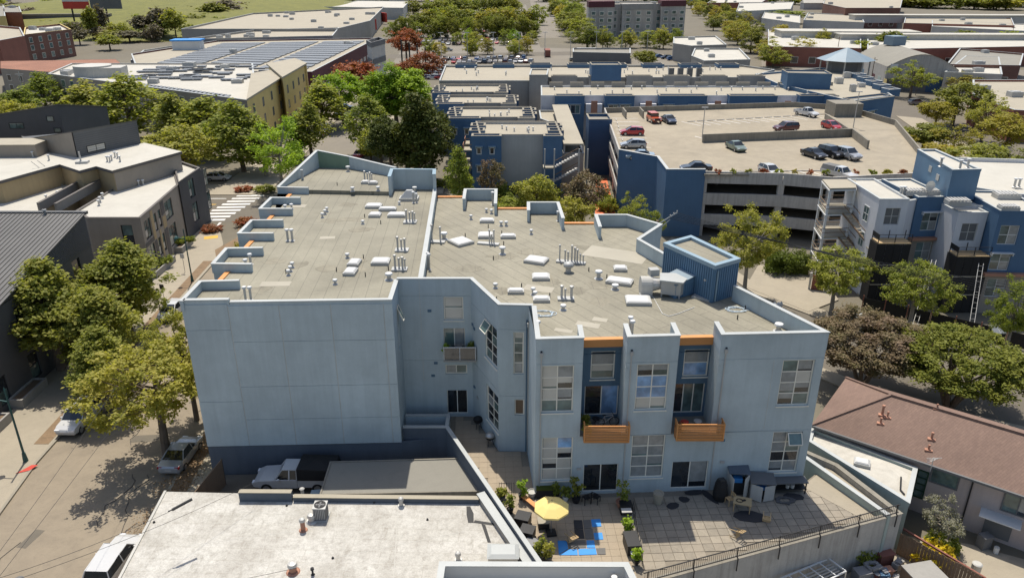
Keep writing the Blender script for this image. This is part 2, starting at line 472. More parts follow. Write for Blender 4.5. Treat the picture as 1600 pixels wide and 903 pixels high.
# foliage
LEAF = {
 'maple': leafmat('maple_leaves', (.145,.18,.03), (.24,.26,.045), (.48,.44,.13), .45),
 'magnolia': leafmat('yellow_green_leaves', (.20,.225,.036), (.31,.31,.055), (.50,.45,.14), .45),
 'lime': leafmat('lime_leaves', (.19,.30,.022), (.26,.38,.035), (.36,.46,.07)),
 'dark': leafmat('dark_conifer_leaves', (.045,.068,.012), (.09,.108,.02), (.15,.16,.035), .2),
 'mid': leafmat('mid_green_leaves', (.145,.195,.03), (.23,.27,.045), (.42,.41,.11), .45),
 'bronze': leafmat('bronze_leaves', (.17,.115,.075), (.135,.13,.045), (.27,.19,.13), .2, .3),
 'olive': leafmat('olive_green_leaves', (.105,.13,.017), (.175,.19,.025), (.29,.28,.05), .25),
 'gold': leafmat('golden_olive_leaves', (.24,.23,.036), (.31,.275,.045), (.42,.36,.09)),
 'redl': leafmat('red_bronze_leaves', (0.253,0.073,0.034), (0.200,0.099,0.034), (0.444,0.112,0.050), .25, .3),
 'grey': leafmat('grey_green_leaves', (.20,.205,.165), (.26,.265,.21), (.34,.34,.27)),
 'purple': leafmat('dull_purple_leaves', (.12,.10,.075), (.16,.14,.085), (.22,.18,.12), .2),
}

# ---------------------------------------------------------------- trees
def leaf_cloud(centres, n, sig, size, rg, up=.35, flat=.75):
    """many small diamond leaves spread round every cluster centre"""
    C = np.repeat(np.array(centres), n, axis=0); k = len(C)
    off = rg.normal(0, 1, (k,3)) * np.array([sig, sig, sig*flat])
    P = C + off
    nr = rg.normal(0, 1, (k,3)); nr[:,2] = np.abs(nr[:,2]) + up
    nr += off/np.maximum(np.linalg.norm(off, axis=1, keepdims=True), 1e-6)*.5
    nr /= np.linalg.norm(nr, axis=1, keepdims=True)
    t = np.cross(nr, rg.normal(0, 1, (k,3))); t /= np.maximum(np.linalg.norm(t, axis=1, keepdims=True), 1e-6)
    b = np.cross(nr, t)
    s = size*(.65+.7*rg.random((k,1)))
    V = np.stack([P - t*s*.5, P + b*s*.34 + nr*s*.06, P + t*s*.5, P - b*s*.34 + nr*s*.06], axis=1).reshape(-1,3)
    me = bpy.data.meshes.new('leaves')
    me.vertices.add(4*k); me.vertices.foreach_set('co', V.astype(np.float32).ravel())
    me.loops.add(4*k); me.loops.foreach_set('vertex_index', np.arange(4*k, dtype=np.int32))
    me.polygons.add(k); me.polygons.foreach_set('loop_start', np.arange(0, 4*k, 4, dtype=np.int32))
    me.update(calc_edges=True)
    return me
SHAPES = {   # crown centre height, radius, half height; for a tree 10 high
    'round': (6.6, 3.4, 3.3), 'egg': (5.6, 2.9, 4.4), 'tall': (5.6, 1.7, 4.3), 'dome': (6.3, 5.0, 3.4), 'open': (6.3, 3.9, 3.5), 'low': (4.9, 4.2, 4.9), 'cedar': (5.2, 2.8, 4.7),
}
_tree = {}
def tree_meshes(shape, detail, var):
    key = (shape, detail, var)
    if key in _tree: return _tree[key]
    rg = np.random.default_rng(abs(hash((len(shape), ord(shape[0]), ord(shape[-1]), ord(detail[0]), var))) % 99991)
    zc, rr, rz = SHAPES[shape]
    nc, nl, ls, sg = {'near': (170, 84, .23, .26), 'mid': (95, 44, .36, .34), 'far': (60, 22, .8, .6)}[detail]
    if shape == 'dome': nc = int(nc*2.4); nl = int(nl*1.25); ls *= .85; sg *= .9
    if shape == 'open': nc = int(nc*.8); sg *= .82; ls *= .82; nl = int(nl*1.15)
    lobes = rg.normal(0, 1, (16,3)); lobes /= np.linalg.norm(lobes, axis=1, keepdims=True)
    la = rg.uniform(-.42, .36, 16)
    if shape == 'dome': la = la*.3
    cs = []
    while len(cs) < nc:
        d = rg.normal(0, 1, 3); d /= np.linalg.norm(d)
        k = .88 + float(np.sum(la*np.exp(-6.5*(1-lobes@d))))
        r = (.35 + .65*rg.random()**.45)*min(1.25, max(.45, k))
        x, y, z = d*r
        if shape in ('egg', 'cedar'):
            w_ = 1.06 - .78*max(0, z+.15) if shape == 'egg' else 1.05 - .62*(z+.25)*(z > -.25); x *= w_; y *= w_
        if shape == 'tall': w_ = 1.0 - .5*abs(z)**2; x *= w_; y *= w_
        if shape == 'dome' and (z < -.5 or r < .5): continue
        cs.append((x*rr, y*rr, zc + z*rz))
    leaves = leaf_cloud(cs, nl, sg, ls, rg)
    mb = MB()
    if shape == 'dome':
        for k in range(7):
            t = 2*math.pi*(k+rg.random()*.5)/7; q = (math.cos(t)*1.1, math.sin(t)*1.1, 3.1+rg.random())
            mb.bar((math.cos(t)*.12, math.sin(t)*.12, 0), q, .19, .14, 6)
            for e in range(4):
                c = cs[int(rg.integers(len(cs)))]
                c = (c[0]*.5+math.cos(t)*2.0, c[1]*.5+math.sin(t)*2.0, c[2])
                mb.bar(q, c, .11, .025, 5)
    else:
        n = 24 if shape == 'open' else 14
        top = (rg.normal(0,.12), rg.normal(0,.12), zc - rz*.35)
        mb.bar((0,0,-.1), (top[0]*.5, top[1]*.5, top[2]*.5), .24, .19, 8); mb.bar((top[0]*.5, top[1]*.5, top[2]*.5), top, .19, .13, 8)
        ld = (top[0], top[1], zc + rz*.4); mb.bar(top, ld, .13, .05, 6)
        for e in range(n):
            c = cs[int(rg.integers(len(cs)))]; f = rg.random()*.8
            p = lerp((top[0]*.8, top[1]*.8, top[2]*.8), ld, f) if c[2] > zc-rz*.5 else lerp((0,0,0), top, .85)
            mid = lerp(p, c, .5); mid = (mid[0], mid[1], mid[2]-.15*rg.random())
            mb.bar(p, mid, .085, .055, 5); mb.bar(mid, c, .055, .015, 5)
    _tree[key] = (leaves, mb.mesh())
    return _tree[key]
_tn = 0
def tree(spec, shape, leaf, label, group=None, detail='mid', name='street_tree', bark='bark', sq=1.0, cat='tree'):
    """spec = (x, y, height, crown radius)"""
    global _tn
    _tn += 1
    x, y, H_, Rr = spec[:4]
    z0 = spec[4] if len(spec) > 4 else 0
    lm, tm = tree_meshes(shape, detail, _tn % (3 if detail == 'near' else 3))
    zc, rr, rz = SHAPES[shape]
    sz = H_/(zc + rz*1.0); sx = Rr/(rr*.86)
    r = root(name, (x, y, z0), label, cat, group, world=False)
    r.rotation_euler = (0, 0, rng.uniform(0, 6.28)); r.scale = (sx, sx*sq, sz)
    obj('crown', lm, LEAF[leaf], r)
    obj('trunk', tm, MT[bark], r)
    return r
_bush = {}
def shrub(x, y, z, rx, ry, h, leaf, label, group=None, name='shrub', detail=1, cat='shrub'):
    key = (detail, int(rng.random()*3))
    if key not in _bush:
        rg = np.random.default_rng(500 + key[1] + 10*detail)
        cs = []
        while len(cs) < (40 if detail else 16):
            d = rg.normal(0, 1, 3); d /= np.linalg.norm(d); d *= (.5+.5*rg.random())
            if d[2] > -.6: cs.append((d[0], d[1], .5+d[2]*.5))
        mb = MB()
        for k in range(8):
            c = cs[k]; mb.bar((0,0,0), c, .03, .01, 4)
        _bush[key] = (leaf_cloud(cs, 30 if detail else 18, .13, .2 if detail else .32, rg), mb.mesh())
    l, t = _bush[key]
    r = root(name, (x, y, z), label, cat, group, world=False)
    r.rotation_euler = (0, 0, rng.uniform(0, 6.28)); r.scale = (rx, ry, h)
    obj('foliage', l, leaf if not isinstance(leaf, str) else LEAF[leaf], r)
    obj('stems', t, MT['bark'], r)
    return r

# ---------------------------------------------------------------- vehicles
tyre_m = plain('tyre_rubber', (.02,.02,.02), .8); rim_m = plain('alloy_rim', (.42,.42,.42), .35, metal=.6)
cgl = glass('car_glass', (.012,.015,.018), .04, .9); lampw = plain('headlight_lens', (.75,.76,.78), .15); lampr = plain('tail_light_lens', (.35,.02,.02), .2)
PAINT = {n: paint('car_paint_' + n, c, m) for n, c, m in (
    ('white', (.52,.52,.51), 0), ('silver', (.38,.39,.40), .3), ('grey', (.20,.20,.205), .3), ('black', (.018,.018,.02), .1), ('red', (.42,.018,.022), .1), ('orange', (.60,.10,.025), 0),
    ('navy', (.025,.04,.075), .2), ('blue', (.04,.12,.30), .2), ('green', (.16,.21,.17), .3), ('tan', (.33,.29,.22), .2), ('maroon', (.10,.02,.02), .2), ('paleblue', (.30,.38,.44), .3), ('yellow', (.66,.55,.05), 0))}
# stations: x, underside, belt height, half width, roof height (0 = none), half width of the roof
CARS = {
 'sedan': ([(-2.3,.42,.78,.72,0,0), (-2.2,.28,.92,.84,0,0), (-1.6,.22,.97,.90,0,0), (-1.45,.22,.98,.90,0,.0), (-.75,.22,.97,.91,1.42,.62), (.25,.22,.95,.91,1.45,.64), (.95,.22,.93,.90,0,0), (1.6,.22,.85,.88,0,0), (2.15,.28,.70,.80,0,0), (2.3,.40,.58,.66,0,0)], (-1.38, 1.38), .33),
 'hatch': ([(-2.05,.45,.85,.74,0,0), (-2.0,.30,.98,.84,0,0), (-1.75,.24,1.02,.87,1.36,.60), (-.6,.24,.99,.88,1.50,.64), (.2,.24,.96,.88,1.47,.63), (1.15,.24,.93,.87,0,0), (1.7,.24,.82,.84,0,0), (2.1,.28,.66,.76,0,0), (2.2,.42,.56,.64,0,0)], (-1.3, 1.3), .33),
 'suv': ([(-2.25,.5,1.0,.80,0,0), (-2.2,.36,1.12,.90,0,0), (-2.0,.32,1.14,.93,1.62,.70), (-.6,.32,1.12,.94,1.72,.74), (.35,.32,1.09,.94,1.70,.73), (1.05,.32,1.06,.93,0,0), (1.8,.32,1.0,.91,0,0), (2.2,.36,.85,.84,0,0), (2.3,.5,.7,.74,0,0)], (-1.38, 1.42), .38),
}
def car_body(kind, off=0.0):
    st, ax, wr = CARS[kind]
    P = []
    for x, zb, zt, hw, zr, hr in st:
        cab = zr > 0
        r_ = zr if cab else zt + .005; h_ = hr if cab else hw*.86
        P.append([(hw*.86, zb), (hw, zb+.12), (hw*1.0, zt*.62+zb*.2), (hw*.96, zt), (h_, r_)])
    b, gl = MB(), MB()
    n = len(st)
    for i in range(n-1):
        x0, x1 = st[i][0], st[i+1][0]; c0, c1 = st[i][4] > 0, st[i+1][4] > 0
        for sgn in (1, -1):
            for k in range(4):
                a = (x0, sgn*P[i][k][0], P[i][k][1]); d = (x0, sgn*P[i][k+1][0], P[i][k+1][1])
                bb = (x1, sgn*P[i+1][k][0], P[i+1][k][1]); c = (x1, sgn*P[i+1][k+1][0], P[i+1][k+1][1])
                q = (a, bb, c, d) if sgn < 0 else (bb, a, d, c)
                (gl if k == 3 and (c0 or c1) else b).quad(*q)
        a, bb = (x0, P[i][4][0], P[i][4][1]), (x1, P[i+1][4][0], P[i+1][4][1])
        q = ((x0,-a[1],a[2]), (x1,-bb[1],bb[2]), bb, a)
        (gl if c0 != c1 else b).quad(*q)
        b.quad((x0,P[i][0][0],st[i][1]), (x1,P[i+1][0][0],st[i+1][1]), (x1,-P[i+1][0][0],st[i+1][1]), (x0,-P[i][0][0],st[i][1]))
    for i in (0, n-1):
        x = st[i][0]; o = [(x, y, z) for y, z in P[i]] + [(x, -y, z) for y, z in P[i][::-1]]
        b.add(o, [tuple(range(10)) if i else tuple(range(10))[::-1]])
    # pillars
    cabs = [i for i in range(n) if st[i][4] > 0]
    for sgn in (1, -1):
        i0, i1 = cabs[0], cabs[-1]
        for i, j in ((i0, i0-1), (i1, i1+1), (cabs[len(cabs)//2], cabs[len(cabs)//2])):
            p = (st[i][0], sgn*P[i][4][0], P[i][4][1]); q = (st[j][0], sgn*P[j][3][0], P[j][3][1])
            b.bar(p, q, .035)
        b.bar((st[i0][0], sgn*P[i0][4][0], P[i0][4][1]), (st[i1][0], sgn*P[i1][4][0], P[i1][4][1]), .03)
    return b, gl
def wheel_mesh(r):
    t = MB().bar((0,-.1,0), (0,.1,0), r, r, 16); m = MB().bar((0,-.106,0), (0,.106,0), r*.62, r*.62, 12)
    return t.mesh(), m.mesh()
_car = {}
def far_car_mesh(kind):
    st, ax, wr = CARS[kind]
    b, gl = car_body(kind)
    mb = MB(); mb.add(b.v, b.f); mb.cur = 1; mb.add(gl.v, gl.f); mb.cur = 2
    for x in ax:
        for y in (-.82, .82): mb.bar((x, y-.1, wr), (x, y+.1, wr), wr, wr, 10)
    return mb.mesh()
def car(kind, colour, x, y, a, label, group=None, z=0.0, near=True, name='parked_car', s=1.0):
    if not near:
        if ('far', kind) not in _car:
            me = far_car_mesh(kind)
            for m_ in (PAINT['white'], cgl, tyre_m): me.materials.append(m_)
            _car['far', kind] = me
        o = obj(name, _car['far', kind], [PAINT[colour], cgl, tyre_m])
        place(o, (x, y, z), a, s)
        return tag(o, label, 'car', group)
    if kind not in _car:
        b, gl = car_body(kind); st, ax, wr = CARS[kind]
        _car[kind] = (b.mesh(), gl.mesh(), *wheel_mesh(wr))
    bm, gm, tm, rm = _car[kind]; st, ax, wr = CARS[kind]
    r = root(name, (x, y, z), label, 'car', group, world=False)
    place(r, (x, y, z), a, s)
    obj('body', bm, PAINT[colour], r); obj('window_glass', gm, cgl, r)
    for wx in ax:
        for wy in (-.82, .82):
            w_ = obj('wheel', tm, tyre_m, r); w_.location = (wx, wy, wr)
            obj('rim', rm, rim_m, w_)
    f, k = st[-2], st[1]
    if ('lamp', kind) not in _car:
        _car['lamp', kind] = (MB().box(-.14,-.2,-.07,.06,.2,.07).mesh(), MB().box(-.05,-.18,-.09,.1,.18,.09).mesh())
    hl, tl = _car['lamp', kind]
    for sg in (-1, 1):
        o = obj('headlight', hl, lampw, r); o.location = (f[0]+.03, sg*f[3]*.76, f[2]-.06)
        o = obj('tail_light', tl, lampr, r); o.location = (k[0]-.02, sg*k[3]*.8, k[2]-.12)
    mm = _car.setdefault('mirror', MB().box(-.08,-.1,-.07,.06,.1,.07).mesh())
    cab = [q for q in st if q[4] > 0][-1]
    for sg in (-1, 1):
        o = obj('mirror', mm, PAINT[colour], r); o.location = (cab[0]+.45, sg*(cab[3]+.06), cab[2]+.06)
    pl = _car.setdefault('plate', MB().box(-.01,-.26,-.06,.01,.26,.06).mesh())
    o = obj('number_plate', pl, MT['offwhite'], r); o.location = (st[0][0]-.012, 0, .62)
    return r
def pickup(colour, x, y, a, label, z=0.0, cover=None, s=1.0, group=None):
    r = root('pickup_truck', (x, y, z), label, 'pickup', group, world=False); place(r, (x, y, z), a, s)
    p = PAINT[colour]
    b = MB()
    st = [(-.35,.45,1.12,.95), (1.1,.45,1.12,.95), (1.2,.45,1.08,.94), (2.3,.45,1.02,.92), (2.75,.5,.85,.86), (2.85,.55,.72,.8)]
    for (x0,b0,t0,w0), (x1,b1,t1,w1) in zip(st, st[1:]):
        for sg in (1,-1):
            q = ((x0,sg*w0,b0),(x1,sg*w1,b1),(x1,sg*w1,t1),(x0,sg*w0,t0)); b.quad(*(q if sg < 0 else q[::-1]))
        b.quad((x0,-w0,t0),(x1,-w1,t1),(x1,w1,t1),(x0,w0,t0)); b.quad((x0,w0,b0),(x1,w1,b1),(x1,-w1,b1),(x0,-w0,b0))
    b.quad((2.85,-.8,.55),(2.85,.8,.55),(2.85,.8,.72),(2.85,-.8,.72))
    b.box(-.35,-.66,1.74,.72,.66,1.80)
    for sg in (-1,1):
        b.bar((.72,sg*.64,1.76),(1.2,sg*.84,1.12),.04); b.bar((-.32,sg*.64,1.76),(-.35,sg*.88,1.12),.05); b.bar((.2,sg*.65,1.76),(.2,sg*.9,1.12),.04)
    b.build('body', p, r)
    g_ = MB()
    for sg in (-1,1):
        q = ((-.3,sg*.88,1.13),(1.1,sg*.86,1.13),(.68,sg*.64,1.74),(-.3,sg*.64,1.74)); g_.quad(*(q if sg < 0 else q[::-1]))
    g_.quad((1.15,-.84,1.13),(1.15,.84,1.13),(.7,.63,1.75),(.7,-.63,1.75)); g_.quad((-.34,.85,1.13),(-.34,-.85,1.13),(-.31,-.64,1.74),(-.31,.64,1.74))
    g_.build('window_glass', cgl, r)
    bed = MB().box(-2.75,-.95,.5,-.37,.95,.62).box(-2.75,-.95,.62,-.37,-.86,1.12).box(-2.75,.86,.62,-.37,.95,1.12).box(-2.75,-.86,.62,-2.67,.86,1.12).build('cargo_bed', p, r)
    if cover == 'shell':
        MB().add([(-2.7,-.93,1.125),(-.4,-.93,1.125),(-.4,.93,1.125),(-2.7,.93,1.125),(-2.6,-.72,1.75),(-.4,-.72,1.78),(-.4,.72,1.78),(-2.6,.72,1.75)], [(0,1,5,4),(1,2,6,5),(2,3,7,6),(3,0,4,7),(4,5,6,7)]).build('bed_cap', MT['greyd'], r)
    if cover == 'tarp':
        MB().add([(-3.1,-1.0,1.125),(-.38,-1.0,1.125),(-.38,1.0,1.125),(-3.1,1.0,1.125),(-3.0,-.95,1.9),(-.4,-.95,2.0),(-.4,.95,2.05),(-3.0,.95,1.9),(-1.7,0,2.2)], [(0,1,5,4),(1,2,6,5),(2,3,7,6),(3,0,4,7),(4,5,8),(5,6,8),(6,7,8),(7,4,8)]).build('tarpaulin', MT['tarp'], r)
    tm, rm = wheel_mesh(.4)
    for wx in (-1.75, 1.85):
        for wy in (-.86,.86):
            w_ = obj('wheel', tm, tyre_m, r); w_.location = (wx,wy,.4); obj('rim', rm, rim_m, w_)
    for sg in (-1,1):
        MB().box(2.72,sg*.68-.16,.72,2.87,sg*.68+.16,.86).build('headlight', lampw, r)
        MB().box(-2.78,sg*.88-.06,.75,-2.7,sg*.88+.06,1.05).build('tail_light', lampr, r)
        MB().box(.85,sg*1.08-.1,1.1,1.0,sg*1.08+.1,1.28).build('mirror', p, r)
    return r

# ================================================================ the ground, streets and pavements
struct('ground', MB().box(-1600, -60, -1.0, 1600, 2600, 0), MT['ground'])

def strip(name, pts_l, pts_r, z, mat):
    mb = MB()
    for (a, b), (c, d) in zip(zip(pts_l, pts_l[1:]), zip(pts_r, pts_r[1:])):
        mb.quad((c[0],c[1],z), (d[0],d[1],z), (b[0],b[1],z), (a[0],a[1],z))
    return struct(name, mb, mat)
def slab(name, pts, z1=.13, mat=None, z0=-.05):
    return struct(name, MB().prism(ccw(pts), z0, z1), mat or MT['side'])
# the street on the left runs straight away from us
def LX(y): return -37.6 - .045*(y-50)
def RX(y): return -25.9 - .045*(y-48)
strip('road', [(LX(y)-(6 if y > 111 else 0), y) for y in (10, 111)], [(RX(10), 10), (RX(111), 111)], .006, MT['asph'])
strip('road', [(-130, 125.5), (-25, 126.5)], [(-130, 110.8), (-25, 111)], .010, MT['asphd'])
strip('road', [(LX(y)-.5, y) for y in (126, 260)], [(RX(y)-2, y) for y in (126, 260)], .006, MT['lot'])
# cross walk
for i in range(9):
    t = i/8
    cx, cy = -46.9 + 1.9*t, 112.2 + 13.6*t
    m = MB().ob(cx, cy, .012, 4.6, .85, .006, 3)
    struct('crosswalk_stripe', m, MT['mark'])
struct('centre_line', MB().ob(-56, 120.2, .013, 14, .16, .005, 1).ob(-56, 120.6, .013, 14, .16, .005, 1), MT['yel'])
struct('stop_line', MB().ob(-44.5, 108.4, .013, .4, 5, .005, 8).ob(-50.5,113,.013,3,.3,.005,0).ob(-50.5,124,.013,4,.3,.005,0), MT['mark'])
# pavements with their kerbs, left side
lk = [(LX(y)) for y in (50, 97)]
slab('pavement', [(-37.0,-10), (-36.0,36), (-36.6,42), (LX(49.5)-.1,49.5), (LX(97),97), (LX(97)-1.2,101), (-43.5,107), (-47,110.3), (-72,110.3), (-72,97), (-46,97), (-44.4,60), (-42.6,40), (-42,-10)])
slab('kerb', [(-36.8,-10), (-35.8,36), (-36.4,42), (LX(49.5)+.1,49.5), (LX(97)+.1,97), (LX(97),97), (LX(49.5)-.1,49.5), (-36.6,42), (-36.0,36), (-37.0,-10)], .15, MT['kerb'])
for x, y, a in ((-43.6, 103.6, 20), (-47.5, 108.6, 0)):
    struct('tactile_patch', MB().ob(x, y, .134, 1.9, 1.3, .01, a), MT['yel'])
struct('planting_strip', MB().prism([(LX(52)-1.5,52),(LX(52)-.3,52),(LX(94)-.3,94),(LX(94)-1.5,94)], .05, .15), MT['leaflitter'])
# pavement on the right of that street, along the loft building
slab('pavement', [(RX(10),10), (RX(10)+3.2,10), (RX(50)+3.2,50), (RX(100)+3.0,100), (RX(109),109), (RX(100),100), (RX(50),50)])
struct('planting_strip', MB().prism([(RX(30)+.3,30),(RX(30)+1.5,30),(RX(96)+1.6,96),(RX(96)+.3,96)], .05, .15), MT['leaflitter'])
slab('pavement', [(-130,126), (-45,126), (LX(131)-1,129), (LX(260)-.8,260), (LX(260)-4.5,260), (-52,132.5), (-130,131)])
slab('pavement', [(RX(131)-1.8,131), (RX(128)+3,127), (-12,127), (-12,130.5), (RX(131)+2,131), (RX(260)+2,260), (RX(260)-1.8,260)])
slab('planting_bed', [(-41.11, 98.3), (-39.72, 103.69), (-42.44, 111.84), (-35,104), (-33,92), (-36,86)], .14, MT['leaflitter'])
# the curving street on the right
far = [(21.86, 101.48), (26.66, 91.53), (29.12, 82.95), (35.21, 74.99), (43.05, 70.95), (50.84, 66.19), (75,54)]
near = [(14,88), (19,80), (24.5,71.5), (30.55, 64.63), (34.95, 59.39), (43.61, 54.6), (70,42)]
strip('road', far, near, .006, MT['asphd'])
fs = [(p[0]+2.6*.5, p[1]+2.6*.86) for p in far]
mb = MB()
for i in range(len(far)-1):
    mb.prism(ccw([far[i], far[i+1], fs[i+1], fs[i]]), -.05, .13)
struct('pavement', mb, MT['side'])
ns = [(p[0]-2.2*.5, p[1]-2.2*.86) for p in near]
mb = MB()
for i in range(len(near)-1):
    mb.prism(ccw([near[i], near[i+1], ns[i+1], ns[i]]), -.05, .13)
struct('pavement', mb, MT['side'])
slab('driveway_apron', [(28.58, 85.11), (33.56, 77.84), (38.4, 81.25), (39.16, 88.22), (32.42, 92.68)], .16)
cl = [lerp(a, b, .62) for a, b in zip(far, near)]
mb = MB()
for a, b in zip(cl[2:], cl[3:]):
    L = math.dist(a, b); k = int(L/3.2)
    for i in range(k):
        p = lerp(a, b, (i+.2)/k); q = lerp(a, b, (i+.75)/k)
        mb.ob((p[0]+q[0])/2, (p[1]+q[1])/2, .012, math.dist(p,q), .14, .005, math.degrees(math.atan2(q[1]-p[1], q[0]-p[0])))
struct('lane_line', mb, MT['mark'])
# car parks and streets far behind
struct('car_park', MB().poly(ccw([(-44.3, 255.16), (-58.27, 451.6), (13.5, 479.23), (14.15, 387.79), (69.52, 372.21), (67.17, 315.9), (-28.42, 315.9)]), .008), MT['lot'])
struct('car_park', MB().poly(ccw([(-62.96, 489.19), (-81.79, 858.43), (14.99, 858.43), (12.59, 489.19)]), .010), MT['lot'])
struct('road', MB().poly(ccw([(22.18, 999.98), (44.35, 999.98), (27.17, 443.06), (13.59, 443.06)]), .014), MT['lot'])
struct('road', MB().poly(ccw([(-55.32, 339.32), (76.24, 360.59), (79.83, 378.3), (-54.89, 355.04)]), .016), MT['asphd'])
struct('road', MB().poly(ccw([(87.47, 272.22), (153.08, 230.02), (196.31, 299.27), (113.5, 357.79)]), .012), MT['lot'])
struct('road', MB().poly(ccw([(109.85, 236.17), (123.58, 236.17), (106.28, 155.02), (89.55, 128.21), (91.71, 174.35)]), .016), MT['asphd'])
slab('pavement', [(101.41, 201.39), (106.34, 197.71), (98.31, 155.02), (90.84, 151.07)], .14)
# grassy slope far left
mb = MB(); gx = 14; gy = 9
for j in range(gy):
    for i in range(gx):
        x = -420 + 300*i/(gx-1); y = 400 + 330*j/(gy-1)
        z = -2 + 19*max(0, math.sin(math.pi*min(1, j/(gy-1)*.62)))*max(0, math.sin(math.pi*(i+.5)/gx))**.5
        mb.v.append((x + rng.uniform(-4,4), y + rng.uniform(-4,4), z))
for j in range(gy-1):
    for i in range(gx-1):
        mb.f.append((j*gx+i, j*gx+i+1, (j+1)*gx+i+1, (j+1)*gx+i)); mb.m.append(0)
struct('hill', mb, MT['grass'], smooth=True)
mb = MB(); gx = 24; gy = 8
for j in range(gy):
    for i in range(gx):
        x = -1500 + 3000*i/(gx-1); y = 1050 + 900*j/(gy-1)
        mb.v.append((x, y + rng.uniform(-20,20), -3 + j*9 + 10*math.sin(i*.9+j*.4) * (j > 0)))
for j in range(gy-1):
    for i in range(gx-1):
        mb.f.append((j*gx+i, j*gx+i+1, (j+1)*gx+i+1, (j+1)*gx+i)); mb.m.append(0)
struct('hill', mb, MT['grass'], smooth=True)

# ================================================================ shared building helpers
def polywall(mb, pts, t, z0, z1):
    """low wall along an open line; z1 one height or one for each point"""
    n = len(pts); zs = z1 if isinstance(z1, (list, tuple)) else [z1]*n
    P = [Vector(p[:2]) for p in pts]; L = []; Rr = []
    for i in range(n):
        d1 = (P[i]-P[i-1]).normalized() if i else (P[1]-P[0]).normalized()
        d2 = (P[i+1]-P[i]).normalized() if i < n-1 else d1
        a = Vector((d1.y,-d1.x)); b = Vector((d2.y,-d2.x)); k = max(.3, 1+a.dot(b))
        m = (a+b)/k*t/2
        L.append(P[i]-m); Rr.append(P[i]+m)
    v = []
    for i in range(n):
        v += [(L[i].x,L[i].y,z0), (Rr[i].x,Rr[i].y,z0), (Rr[i].x,Rr[i].y,zs[i]), (L[i].x,L[i].y,zs[i])]
    f = [(0,1,2,3), ((n-1)*4+3,(n-1)*4+2,(n-1)*4+1,(n-1)*4)]
    for i in range(n-1):
        a, b = i*4, (i+1)*4
        f += [(a+1,b+1,b+2,a+2), (a+2,b+2,b+3,a+3), (a+3,b+3,b,a), (a,b,b+1,a+1)]
    return mb.add(v, f)
def parapet(parent, pts, t, z0, z1, mat, cap, capt=.06, over=.04, name='parapet'):
    w_ = polywall(MB(), pts, t, z0, z1).build(name, mat, parent)
    zs = z1 if isinstance(z1, (list, tuple)) else [z1]*len(pts)
    mb = MB(); polywall(mb, pts, t + 2*over, 0, list(zs))
    n = len(pts)
    vv = []
    for i, p in enumerate(mb.v):
        k = i // 4
        vv.append((p[0], p[1], zs[k] + .003 + (capt if i % 4 in (2,3) else 0)))
    mb.v = vv
    mb.build('coping', cap, w_)
    return w_
def window(parent, p, q, r, cols, rows, panes, frame=None, depth=.17, fw=.09, name='window', mull=.07, sill=False, open_pane=None, far=False, outer=0.0):
    """frame with mullions set back in its opening, every pane a piece of its own; r = (s0,s1,z0,z1) along p->q"""
    a, b, z0, z1 = r
    frame = frame or MT['frame']
    mb = MB(); d0, d1 = -depth, -depth+.06
    if outer: d0, d1 = -.02, outer
    mb.wbox(p,q, a, a+fw, z0, z1, d0, d1); mb.wbox(p,q, b-fw, b, z0, z1, d0, d1)
    mb.wbox(p,q, a+fw, b-fw, z0, z0+fw, d0, d1); mb.wbox(p,q, a+fw, b-fw, z1-fw, z1, d0, d1)
    W_, H_ = (b-a-2*fw), (z1-z0-2*fw)
    for i in range(1, cols):
        x = a+fw+W_*i/cols
        mb.wbox(p,q, x-mull/2, x+mull/2, z0+fw, z1-fw, d0, d1-.01)
    for j in range(1, rows):
        z = z0+fw+H_*j/rows
        for i in range(cols):
            x0 = a+fw+W_*i/cols + (mull/2 if i else 0); x1 = a+fw+W_*(i+1)/cols - (mull/2 if i < cols-1 else 0)
            mb.wbox(p,q, x0, x1, z-mull/2, z+mull/2, d0, d1-.015)
    if sill: mb.wbox(p,q, a-.05, b+.05, z0-.07, z0-.003, -depth, .07)
    o = mb.build(name, frame, parent)
    k = 0
    for j in range(rows-1, -1, -1):
        for i in range(cols):
            pm = panes[k % len(panes)] if isinstance(panes, (list, tuple)) else panes
            k += 1
            m2 = MB()
            x0 = a+fw+W_*i/cols; x1 = a+fw+W_*(i+1)/cols; y0 = z0+fw+H_*j/rows; y1 = z0+fw+H_*(j+1)/rows
            m2.wbox(p,q, x0+.01, x1-.01, y0+.01, y1-.01, d0+.005, d0+.025)
            bl = pm if pm in (MT['glassb'], MT['glassc']) and not far else None
            m2.build('pane', MT['glass'] if bl and rng.random() < .6 else (MT['glassg'] if bl else pm), o)
            if bl: MB().wbox(p,q, x0+.03, x1-.03, y1-(y1-y0)*rng.choice((.5,.8,.97,.97,.97)), y1-.02, d0+.026, d0+.03).build('blind', bl, o)
    if open_pane:
        i, j = open_pane
        x0 = a+fw+W_*i/cols; x1 = a+fw+W_*(i+1)/cols; y0 = z0+fw+H_*j/rows; y1 = z0+fw+H_*(j+1)/rows
        P = Vector(p[:2]); u = (Vector(q[:2])-P).normalized(); n = Vector((u.y,-u.x))
        def pt(s_, z, d): c = P+u*s_+n*d; return (c.x,c.y,z)
        A, B, C_, D = pt(x0,y1,.02), pt(x1,y1,.02), pt(x1,y0+.08,.42), pt(x0,y0+.08,.42)
        m2 = MB()
        for e, f_ in ((A,B),(B,C_),(C_,D),(D,A)): m2.bar(e, f_, .03)
        m2.build('open_sash', frame, o)
        MB().quad(D, C_, B, A).build('pane', MT['glassg'], o)
    return o
